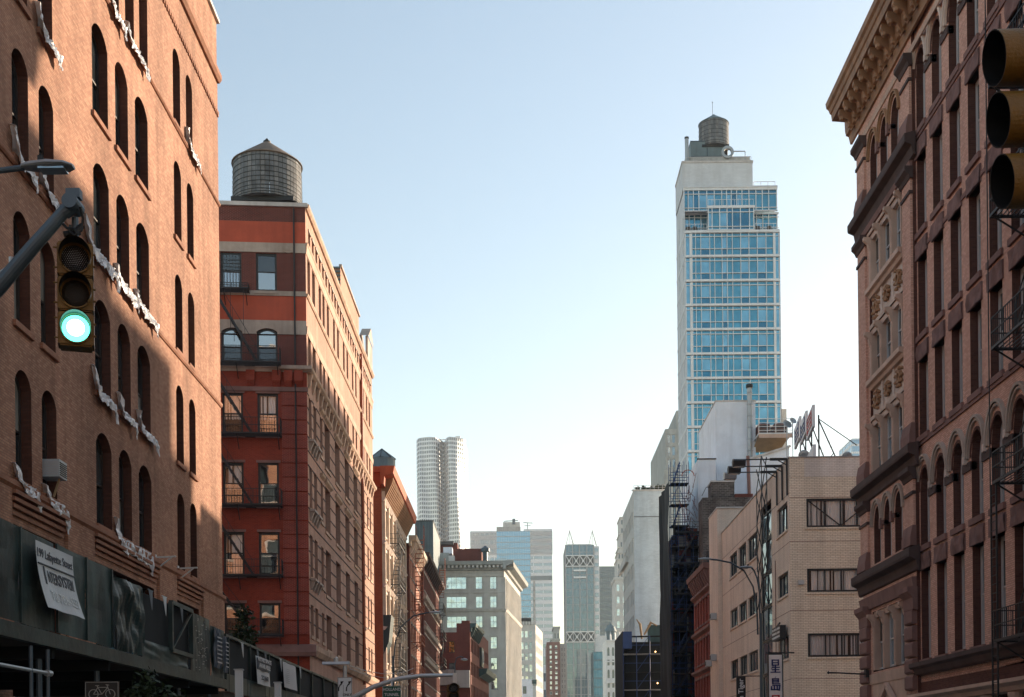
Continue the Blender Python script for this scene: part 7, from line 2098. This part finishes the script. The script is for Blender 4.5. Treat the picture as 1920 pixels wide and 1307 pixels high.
def signal(Xc, Yc_, zc, rz, secs, label, pitch=.36, lit=None, roll=0):
    """three section head; local -y is the direction the lenses face; zc = centre of the top section"""
    W0 = T(Xc, Yc_, zc) @ Matrix.Rotation(math.radians(roll), 4, 'Y') @ RZ(rz)
    t = newobj('traffic_signal', None, None, W0, label, 'traffic light')
    for k in range(secs):
        z0 = -k * pitch
        s = MB(); hw, hh, dp = .175, pitch / 2 - .006, .2
        # rounded-corner housing with a recessed door rim
        for (a, b, c_, d_) in ((-hw, hw, -hh + .02, hh - .02), (-hw + .02, hw - .02, -hh, hh)):
            s.box(a, b, 0, dp, z0 + c_, z0 + d_)
        s.box(-hw + .012, hw - .012, -.018, 0, z0 - hh + .014, z0 + hh - .014)
        h = part('housing', s, M['signal_yellow'], t, W0)
        s = MB(); s.lathe([(.152, 0), (.158, .012), (.158, .035), (.146, .035), (.140, .01)], 28)
        newobj('lens_rim', s.mesh('lens_rim', M['signal_yellow']), h, W0 @ T(0, -.018, z0) @ Matrix.Rotation(PI / 2, 4, 'X'))
        # lens: domed disc
        mt = 'lens_green' if lit == k else ('lens_dark' if k != 1 else 'lens_amber')
        s = MB(); s.lathe([(.142, 0), (.12, .016), (.085, .028), (.04, .035), (.001, .037)], 28)
        newobj('lens', s.mesh('lens', M[mt], True), h, W0 @ T(0, -.012, z0) @ Matrix.Rotation(PI / 2, 4, 'X'))
        if lit == k:
            s = MB(); s.lathe([(.085, .031), (.05, .039), (.001, .044)], 24)
            newobj('lens_core', s.mesh('lens_core', M['lens_core'], True), h, W0 @ T(0, -.012, z0) @ Matrix.Rotation(PI / 2, 4, 'X'))
        s = MB()
        for gx in range(-6, 7):
            for gz in range(-6, 7):
                x_, z_ = gx * .02 + (.01 if gz % 2 else 0), gz * .018
                rr_ = math.hypot(x_, z_)
                if rr_ > .13 or (lit == k and rr_ < .086): continue
                yy_ = -.012 - .037 * (1 - (rr_ / .142) ** 2) - .003
                s.poly([(x_ - .0045, yy_, z0 + z_), (x_, yy_ - .003, z0 + z_ - .0045), (x_ + .0045, yy_, z0 + z_), (x_, yy_ - .003, z0 + z_ + .0045)])
        newobj('led_dots', s.mesh('led_dots', M['sign_green' if lit == k else ('frame_grey' if k == 0 else 'signal_black')]), h, W0, kind='stuff')
        # tunnel visor, open underneath for the lit one
        s = MB(); n = 28; L = .13 if lit == k else .2
        a0, a1 = (-PI * .22, PI * 1.22)
        for i in range(n):
            p, q = a0 + (a1 - a0) * i / n, a0 + (a1 - a0) * (i + 1) / n
            for (r0, flip) in ((.156, 0), (.149, 1)):
                l0 = L * (.55 + .45 * max(0, math.sin(p))); l1 = L * (.55 + .45 * max(0, math.sin(q)))
                pts = [(r0 * math.cos(p), -.02, r0 * math.sin(p)), (r0 * math.cos(q), -.02, r0 * math.sin(q)), (r0 * math.cos(q), -.02 - l1, r0 * math.sin(q)), (r0 * math.cos(p), -.02 - l0, r0 * math.sin(p))]
                s.poly([(x, y, z + z0) for x, y, z in pts], flip)
        newobj('visor', s.mesh('visor', [M['signal_yellow'], M['signal_black']]), h, W0)
        s = MB()
        for zz in (-.1, .1): s.tube([(-hw, .0, z0 + zz), (-hw - .035, .0, z0 + zz)], .009, 6); s.tube([(hw, .0, z0 + zz * .6), (hw + .02, .0, z0 + zz * .6)], .012, 6)
        newobj('latch', s.mesh('latch', M['signal_yellow']), h, W0)
    return t, W0
cz = Q(YM, 141, 486)
tA, WA = signal(P(141, 486).x, YM, cz[1], 17, 3, 'yellow traffic signal with the green light lit, hanging at the left', pitch=.355, lit=2)
s = MB(); s.tube([(0, .1, .17), (0, .1, .46)], .034, 10); s.box(-.07, .07, .03, .17, .17, .22); part('hanger', s, M['steel_paint'], tA, WA)
s = MB(); s.tube([(-.11, .05, .26), (0, .06, .3), (.07, .08, .38)], .03, 8); part('cable_gland', s, M['sign_black'], tA, WA)
# right signal, facing left: big dark visors
YR_ = 7.3
xq, zq = Q(YR_, 1950, 107)
def big_signal():
    W0 = T(xq, YR_, zq) @ Matrix.Rotation(math.radians(-3.2), 4, 'Y') @ RZ(-86)
    t = newobj('traffic_signal', None, None, W0, 'close yellow traffic signal with black visor openings cut off by the right edge', 'traffic light')
    for k in range(3):
        z0 = -k * .352
        s = MB(); hw, hh = .18, .17
        s.box(-hw, hw, 0, .2, z0 - hh, z0 + hh); s.box(-hw + .012, hw - .012, -.02, 0, z0 - hh + .012, z0 + hh - .012)
        h = part('housing', s, M['signal_yellow'], t, W0)
        s = MB(); s.lathe([(.142, 0), (.1, .02), (.001, .035)], 28); newobj('lens', s.mesh('lens', M['lens_dark'], True), h, W0 @ T(0, -.012, z0) @ Matrix.Rotation(PI / 2, 4, 'X'))
        s = MB(); n = 40; L = .27
        for i in range(n):
            p, q = 2 * PI * i / n, 2 * PI * (i + 1) / n
            for (r0, m_) in ((.146, 0), (.140, 1)):
                l0 = L * (.93 + .07 * math.sin(p)); l1 = L * (.93 + .07 * math.sin(q))
                s.poly([(r0 * math.cos(p), -.02, z0 + r0 * math.sin(p)), (r0 * math.cos(q), -.02, z0 + r0 * math.sin(q)), (r0 * math.cos(q), -.02 - l1, z0 + r0 * math.sin(q)), (r0 * math.cos(p), -.02 - l0, z0 + r0 * math.sin(p))], m_)
            l0 = L * (.93 + .07 * math.sin(p)); l1 = L * (.93 + .07 * math.sin(q))
            s.poly([(.140 * math.cos(p), -.02 - l0, z0 + .140 * math.sin(p)), (.140 * math.cos(q), -.02 - l1, z0 + .140 * math.sin(q)), (.146 * math.cos(q), -.02 - l1, z0 + .146 * math.sin(q)), (.146 * math.cos(p), -.02 - l0, z0 + .146 * math.sin(p))], 1)
        newobj('visor', s.mesh('visor', [M['signal_yellow'], M['signal_black']], False), h, W0)
    s = MB(); s.tube([(0, .1, .17), (0, .1, .8)], .035, 10); part('hanger', s, M['steel_paint'], t, W0)
big_signal()

def street_lamp(px_pole, Y, arms, label, heads_len=.75, mat='steel_paint', extra=None, hl='galv', pole=True, ptop=None, thick=.07):
    X0, _ = Q(Y, px_pole, 1290)
    t = thing('street_lamp', (X0, Y, 0), label, 'street lamp', 'street lamps')
    if pole:
        s = MB(); zt_ = Q(Y, px_pole, ptop)[1]; s.tube([(X0, Y, .1), (X0, Y, zt_)], [thick * 1.3, thick], 12); part('pole', s, M[mat], t, I4)
    for pts, hd in arms:
        s = MB(); s.tube([(Q(Y, a, b)[0], Y, Q(Y, a, b)[1]) for a, b in pts], thick * .55, 10); part('arm', s, M[mat], t, I4)
        (a, b), dr = hd
        x, z_ = Q(Y, a, b)
        L = heads_len * dr
        s = MB()
        prof = [(0, .07, .05), (.15, .11, .07), (.5, .16, .085), (.85, .15, .06), (1, .07, .03)]
        prev = None
        for f, w, h in prof:
            ring = [(x + L * f, Y + w * math.cos(q), z_ + h * math.sin(q) * (1 if math.sin(q) > 0 else .45)) for q in [2 * PI * i / 12 for i in range(12)]]
            if prev:
                for i in range(12): s.poly([prev[i], prev[(i + 1) % 12], ring[(i + 1) % 12], ring[i]])
            else: s.poly(ring)
            prev = ring
        s.poly(prev)
        p = part('lamp_head', s, M[hl], t, I4)
        s = MB(); s.box(x + L * .35, x + L * .85, Y - .1, Y + .1, z_ - .055, z_ - .03); newobj('lamp_glass', s.mesh('lamp_glass', M['g_pale']), p, I4)
        s = MB(); s.tube([(x + L * .35, Y, z_ + .06), (x + L * .35, Y, z_ + .15)], .04, 8); newobj('photocell', s.mesh('photocell', M['iron']), p, I4)
    return t
street_lamp(-200, 17.0, [([(-200, 380), (-150, 330), (0, 320), (46, 314)], ((42, 314), 1))], 'grey LED street lamp reaching in from the left edge above the signal', .68, ptop=380)
# right double lamp by the Chinese sign
street_lamp(1428, 60.0, [([(1421, 1190), (1419, 1140), (1412, 1100), (1395, 1070), (1370, 1055), (1345, 1050), (1332, 1049)], ((1334, 1048.5), -1)),
                         ([(1425, 1160), (1424, 1110), (1420, 1085), (1414, 1070), (1409, 1064)], ((1411, 1064), -1))], 'tall double armed street lamp in front of the tan building', .62, ptop=1150, thick=.075)
lt = street_lamp(738, 62, [([(738, 1240), (741, 1205), (752, 1175), (775, 1155), (800, 1149), (806, 1149)], ((805, 1149), 1))], 'curved street lamp in front of the sunlit cream loft building', .6, ptop=1230, thick=.06)
street_lamp(853, 75, [([(853, 1262), (853, 1245), (856, 1234), (863, 1231), (868, 1232)], ((864, 1237), 1))], 'small hooked street lamp against the dark red building', .4, ptop=1262, thick=.07)
# mast arm with holland tunnel sign
YH_ = 38.0
PH = lambda px, py, Y=YH_: Vector((Q(Y, px, py)[0], Y, Q(Y, px, py)[1]))
mh = thing('signal_mast', (PH(640, 1330).x, YH_, 0), 'long curved grey mast arm over the street in the lower left middle', 'signal mast')
s = MB(); s.tube([PH(640, 1340), PH(665, 1307), PH(700, 1288), PH(745, 1273), PH(790, 1267), PH(852, 1266)], [.1, .085, .075, .065, .06, .05], 12); part('arm', s, M['alu'], mh, I4)
s = MB(); q0 = PH(640, 1340); s.tube([(q0.x, YH_, 0), (q0.x, YH_, q0.z + .1)], .12, 12); part('pole', s, M['alu'], mh, I4)
s = MB(); s.box(PH(849, 1262).x, PH(856, 1262).x, YH_ - .06, YH_ + .06, PH(849, 1284).z, PH(849, 1262).z); part('end_clamp', s, M['alu'], mh, I4)
xs_, zs_ = Q(YH_ - .1, 717, 1286); xe2, _ = Q(YH_ - .1, 752, 1286)
hs_ = thing('road_sign', ((xs_ + xe2) / 2, YH_ - .1, zs_ - .62), 'green road sign reading Holland Tunnel cars below the curved mast arm', 'road sign')
w = xe2 - xs_
s = MB(); s.box(-w / 2, w / 2, -.01, .01, 0, .62); part('panel', s, M['sign_green'], hs_)
s = MB()
for a, b in (((-w / 2 + .01, .01), (w / 2 - .01, .01)), ((-w / 2 + .01, .61), (w / 2 - .01, .61)), ((-w / 2 + .01, .01), (-w / 2 + .01, .61)), ((w / 2 - .01, .01), (w / 2 - .01, .61))): s.bar((a[0], -.014, a[1]), (b[0], -.014, b[1]), .008)
part('border', s, M['white_sign'], hs_)
for k, tx in enumerate(('HOLLAND', 'TUNNEL', 'CARS')):
    newobj('lettering', text_mb(tx, .125, 'white_sign', .003, font_bold=.002, sx=.9), hs_, WM[hs_.name] @ T(0, -.016, .47 - k * .155))
s = MB(); s.bar((0, 0, .6), (0, .1, .85), .04); part('hanger', s, M['alu'], hs_)
# far small signals on the arm
xq_, zq_ = Q(YH_ - .1, 850, 1291)
tB, WB = signal(xq_, YH_ - .1, zq_, 8, 3, 'small distant yellow traffic signal at the end of the curved mast arm', pitch=.25)
# lane control sign
ys = 33.0
xs_, zs_ = Q(ys, 633, 1270); xe2, _ = Q(ys, 660, 1270); w = xe2 - xs_
ls = thing('lane_sign', ((xs_ + xe2) / 2, ys, 0), 'white lane sign with two curved black arrows and the word only', 'road sign')
s = MB(); s.box(-w / 2, w / 2, -.01, .01, zs_ - .52, zs_); part('panel', s, M['white_sign'], ls)
s = MB()
for a, b in (((-w / 2 + .01, zs_ - .01), (w / 2 - .01, zs_ - .01)), ((w / 2 - .01, zs_ - .01), (w / 2 - .01, zs_ - .51)), ((-w / 2 + .01, zs_ - .01), (-w / 2 + .01, zs_ - .51)), ((0 - .04, zs_ - .2), (0 - .04, zs_ - .5))): s.bar((a[0], -.014, a[1]), (b[0], -.014, b[1]), .008)
part('border', s, M['sign_black'], ls)
for ox in (-.11, .09):
    s = MB(); s.tube([(ox - .05, -.018, zs_ - .36), (ox - .045, -.018, zs_ - .27), (ox, -.018, zs_ - .19), (ox + .03, -.018, zs_ - .16)], .016, 6)
    s.poly([(ox + .0, -.03, zs_ - .11), (ox + .02, -.03, zs_ - .21), (ox + .085, -.03, zs_ - .10)]); part('arrow', s, M['sign_black'], ls)
newobj('lettering', text_mb('ONLY', .085, 'sign_black', .003, font_bold=.002), ls, WM[ls.name] @ T(.06, -.018, zs_ - .48))
s = MB(); s.tube([(0, .06, .1), (0, .06, zs_ + .3)], .05, 10); part('post', s, M['alu'], ls)
s = MB(); xa_ = Q(ys, 604, 1243)[0] - (xs_ + xe2) / 2; xb_ = Q(ys, 655, 1243)[0] - (xs_ + xe2) / 2; zz = Q(ys, 630, 1244)[1]
s.extr([(-.08, -.02), (.08, -.02), (.05, .05), (-.05, .05)], xa_, xb_)
for i, v in enumerate(s.v): s.v[i] = (v[0], v[1] + .06, v[2] + zz)
s.lathe([(.06, 0), (.06, .1), (.02, .14)], 8, ((xa_ + xb_) / 2 , .06, zz + .04)); part('post_top_luminaire', s, M['alu'], ls)
# overhead wires
for i, (z0, z1) in enumerate(((1248, 1253), (1254, 1262))):
    a_ = PH(655, z0, 36.0); b_ = PH(775, z1, 60.0)
    wv = newobj('overhead_wire', None, None, T(a_.x, a_.y, a_.z), ('thin white overhead wire by the curved mast arm, upper one', 'thin white overhead wire by the curved mast arm, lower one')[i], 'wire', 'overhead wires')
    s = MB(); pts = [a_.lerp(b_, t / 8) - Vector((0, 0, .25 * 4 * (t / 8) * (1 - t / 8))) for t in range(9)]; s.tube(pts, .012, 5); part('strand', s, M['coping'], wv, I4)

# vertical Chinese newspaper sign: three characters built from strokes
YC = 72.0
xs_, zs_ = Q(YC, 1440, 1228); xe2, _ = Q(YC, 1467, 1228); w = xe2 - xs_
cs_ = thing('vertical_sign', (xs_, YC, 0), 'white vertical sign with blue and red Chinese characters by the tan building', 'shop sign')
zbot = zs_ - 3.4
s = MB(); s.box(0, w, 0, .2, zbot, zs_); pn = part('panel', s, M['white_sign'], cs_, T(xs_, YC, 0))
s = MB()
for a, b in (((0, zs_), (w, zs_)), ((0, zbot), (w, zbot)), ((0, zbot), (0, zs_)), ((w, zbot), (w, zs_))): s.bar((a[0], .08, a[1]), (b[0], .08, b[1]), .06, .26)
part('frame', s, M['frame_dark'], cs_, T(xs_, YC, 0))
s = MB(); s.bar((-.1, .1, zs_ + .12), (1.5, .1, zs_ + .12), .08); part('bracket', s, M['iron'], cs_, T(xs_, YC, 0))
G = { '星': [(.2, .95, .8, .95), (.2, .75, .8, .75), (.2, .57, .8, .57), (.2, .95, .2, .57), (.8, .95, .8, .57), (.28, .5, .12, .3), (.2, .4, .88, .4), (.22, .22, .84, .22), (.06, .03, .94, .03), (.5, .57, .5, .03)],
      '島': [(.5, 1.0, .42, .9), (.22, .88, .78, .88), (.22, .76, .78, .76), (.22, .64, .78, .64), (.22, .88, .22, .5), (.78, .88, .78, .64), (.22, .5, .92, .5), (.22, .38, .92, .38), (.92, .38, .86, .02), (.86, .02, .7, .04), (.1, .28, .1, .06), (.1, .06, .66, .06), (.38, .32, .38, .06), (.66, .3, .66, .06)],
      '日': [(.2, .95, .82, .95), (.2, .5, .82, .5), (.2, .05, .82, .05), (.2, .95, .2, .05), (.82, .95, .82, .05)] }
for k, ch in enumerate('星島日'):
    s = MB(); cw = w * .70; x_ = w * .15; z_ = zs_ - .22 - (k + 1) * 1.0 + (.22)
    hgt = .74
    for (xa_, ya_, xb_, yb_) in G[ch]:
        th = .105 if abs(ya_ - yb_) < .01 else .125
        s.bar((x_ + cw * xa_, -.01, z_ + hgt * ya_), (x_ + cw * xb_, -.01, z_ + hgt * yb_), .04, th * .75) if False else None
        A_ = Vector((x_ + cw * xa_, -.012, z_ + hgt * ya_)); B_ = Vector((x_ + cw * xb_, -.012, z_ + hgt * yb_)); d_ = (B_ - A_).normalized() * th * .3
        s.bar(A_ - d_, B_ + d_, .02, th * .62) if abs(d_.z) < abs(d_.x) else s.bar(A_ - d_, B_ + d_, th * .7, .02)
    newobj('lettering', s.mesh('lettering', M['blue_ink' if k < 2 else 'red_ink']), pn, T(xs_, YC, 0))
# black vertical banner
xs_, zs_ = Q(73, 1380.5, 1269); xe2, _ = Q(73, 1398, 1269); w = xe2 - xs_
bb = thing('vertical_banner', (xs_, 73, 0), 'black vertical banner with white sideways lettering left of the Chinese sign', 'shop banner')
s = MB(); s.box(0, w, 0, .04, zs_ - 2.6, zs_); pn = part('cloth', s, M['sign_black'], bb)
me = text_mb('n Tiger', .40, 'white_sign', .004, align='RIGHT', font_bold=.006)
newobj('lettering', me, pn, T(xs_, 73, 0) @ T(w * .72, -.02, zs_ - .12) @ Matrix.Rotation(-PI / 2, 4, 'Y'))
s = MB(); s.bar((-.1, .02, zs_ + .03), (w + .9, .02, zs_ + .03), .05); part('bracket', s, M['iron'], bb)
# small dark led sign on the tan side wall
yy, zz = S(XT - .5, 1455, 1188)
ds = thing('projecting_sign', (XT - .5, yy, zz), 'small dark illuminated sign projecting over the tan building entrance', 'shop sign')
s = MB(); s.box(-.0, .35, -1.2, 1.2, -.4, .4); part('box', s, M['frame_dark'], ds)
s = MB(); rr = random.Random(5)
for k in range(3):
    for q in range(5): s.box(-.02, -.0, -1.1 + q * .46, -1.1 + q * .46 + rr.uniform(.2, .4), -.3 + k * .24, -.18 + k * .24)
part('lettering', s, M['frame_white'], ds)
s = MB(); s.bar((-.05, -1.4, .5), (.3, 1.4, .5), .08); part('canopy', s, M['iron'], ds)

# ================================================================== PLACES BEHIND THE CAMERA (seen only in window reflections)
def plain_block(x, y, w, d, h, mat, label, rz):
    b = thing('offview_building', (x, y, 0), label, 'building')
    fr = T(x, y, 0) @ RZ(rz)
    rows = [(3.5 + 4 * k, 5.8 + 4 * k) for k in range(int((h - 6) / 4) + 1) if 5.8 + 4 * k < h]
    n = int(w / 3.2)
    hs = [(.9 + i * 3.2, 2.4 + i * 3.2, a, c_, 0) for a, c_ in rows for i in range(n)]
    wall(b, fr, 0, w, 0, h, hs, M[mat], .3)
    g_ = MB()
    for q in hs: g_.poly([(q[0], .28, q[2]), (q[1], .28, q[2]), (q[1], .28, q[3]), (q[0], .28, q[3])])
    part('windows', g_, M['g_mid'], b, fr, kind='stuff')
    s = MB(); s.box(0, w, .35, d, 0, h - .1); part('body', s, M[mat], b, fr)
    s = MB(); s.box(-.2, w + .2, -.4, .1, h - .1, h + .5); part('cornice', s, M['stone_pale'], b, fr)
plain_block(-14, -30, 28, 20, 26, 'brick_side', 'salmon brick building across the junction behind the viewer, left side', 180) 
plain_block(34, -34, 40, 20, 30, 'brick_left', 'orange brick building across the junction behind the viewer, right side', 180)
plain_block(-15, -28, 26, 20, 22, 'limestone', 'pale stone building lining the street behind the viewer', 90) if False else None
# unseen blocks added east of the ornate block, stepped to shade the left-hand facades
def hidden_block(x0, y0, x1, y1, h, mat, label):
    b = thing('offview_building', ((x0 + x1) / 2, y0, 0), label, 'building')
    shell(b, [(x0, y0), (x1, y0), (x1, y1), (x0, y1)], 0, h, mat)
    s = MB(); s.box(x0, x1, y0, y1, h, h + .3); part('coping', s, M['coping'], b, I4)
HB = [(44, 83, 62, 91.4, 39.4, 'brick_brown', 'tall unseen brown brick block added to cast shade, nearest of the stepped row'),
      (44, 91.4, 62, 98.5, 37.1, 'brick_side', 'unseen salmon brick block added to cast shade, second of the stepped row'),
      (44, 98.5, 62, 101.5, 33.8, 'brick_brown', 'narrow unseen brown block added to cast shade, third of the stepped row'),
      (44, 101.5, 62, 107, 32.0, 'brick_tan', 'unseen tan block added to cast shade, lowest of the stepped row'),
      (38.5, 125, 56, 143, 46, 'limestone', 'pale unseen tower block added to shade the red corner building')]
for q in HB: hidden_block(*q)

# ================================================================== AIR
hz = MB(); hz.box(-340, 700, -90, 1620, -1.3, 272)
hm = bpy.data.materials.new('haze_air'); hm.use_nodes = True
nt = hm.node_tree; nt.nodes.remove(nt.nodes['Principled BSDF'])
pv = nt.nodes.new('ShaderNodeVolumePrincipled'); pv.inputs['Density'].default_value = HAZE
pv.inputs['Color'].default_value = (.86, .92, 1, 1); pv.inputs['Anisotropy'].default_value = 0
nt.links.new(pv.outputs[0], nt.nodes['Material Output'].inputs['Volume'])
newobj('haze', hz.mesh('haze', hm), kind='stuff')
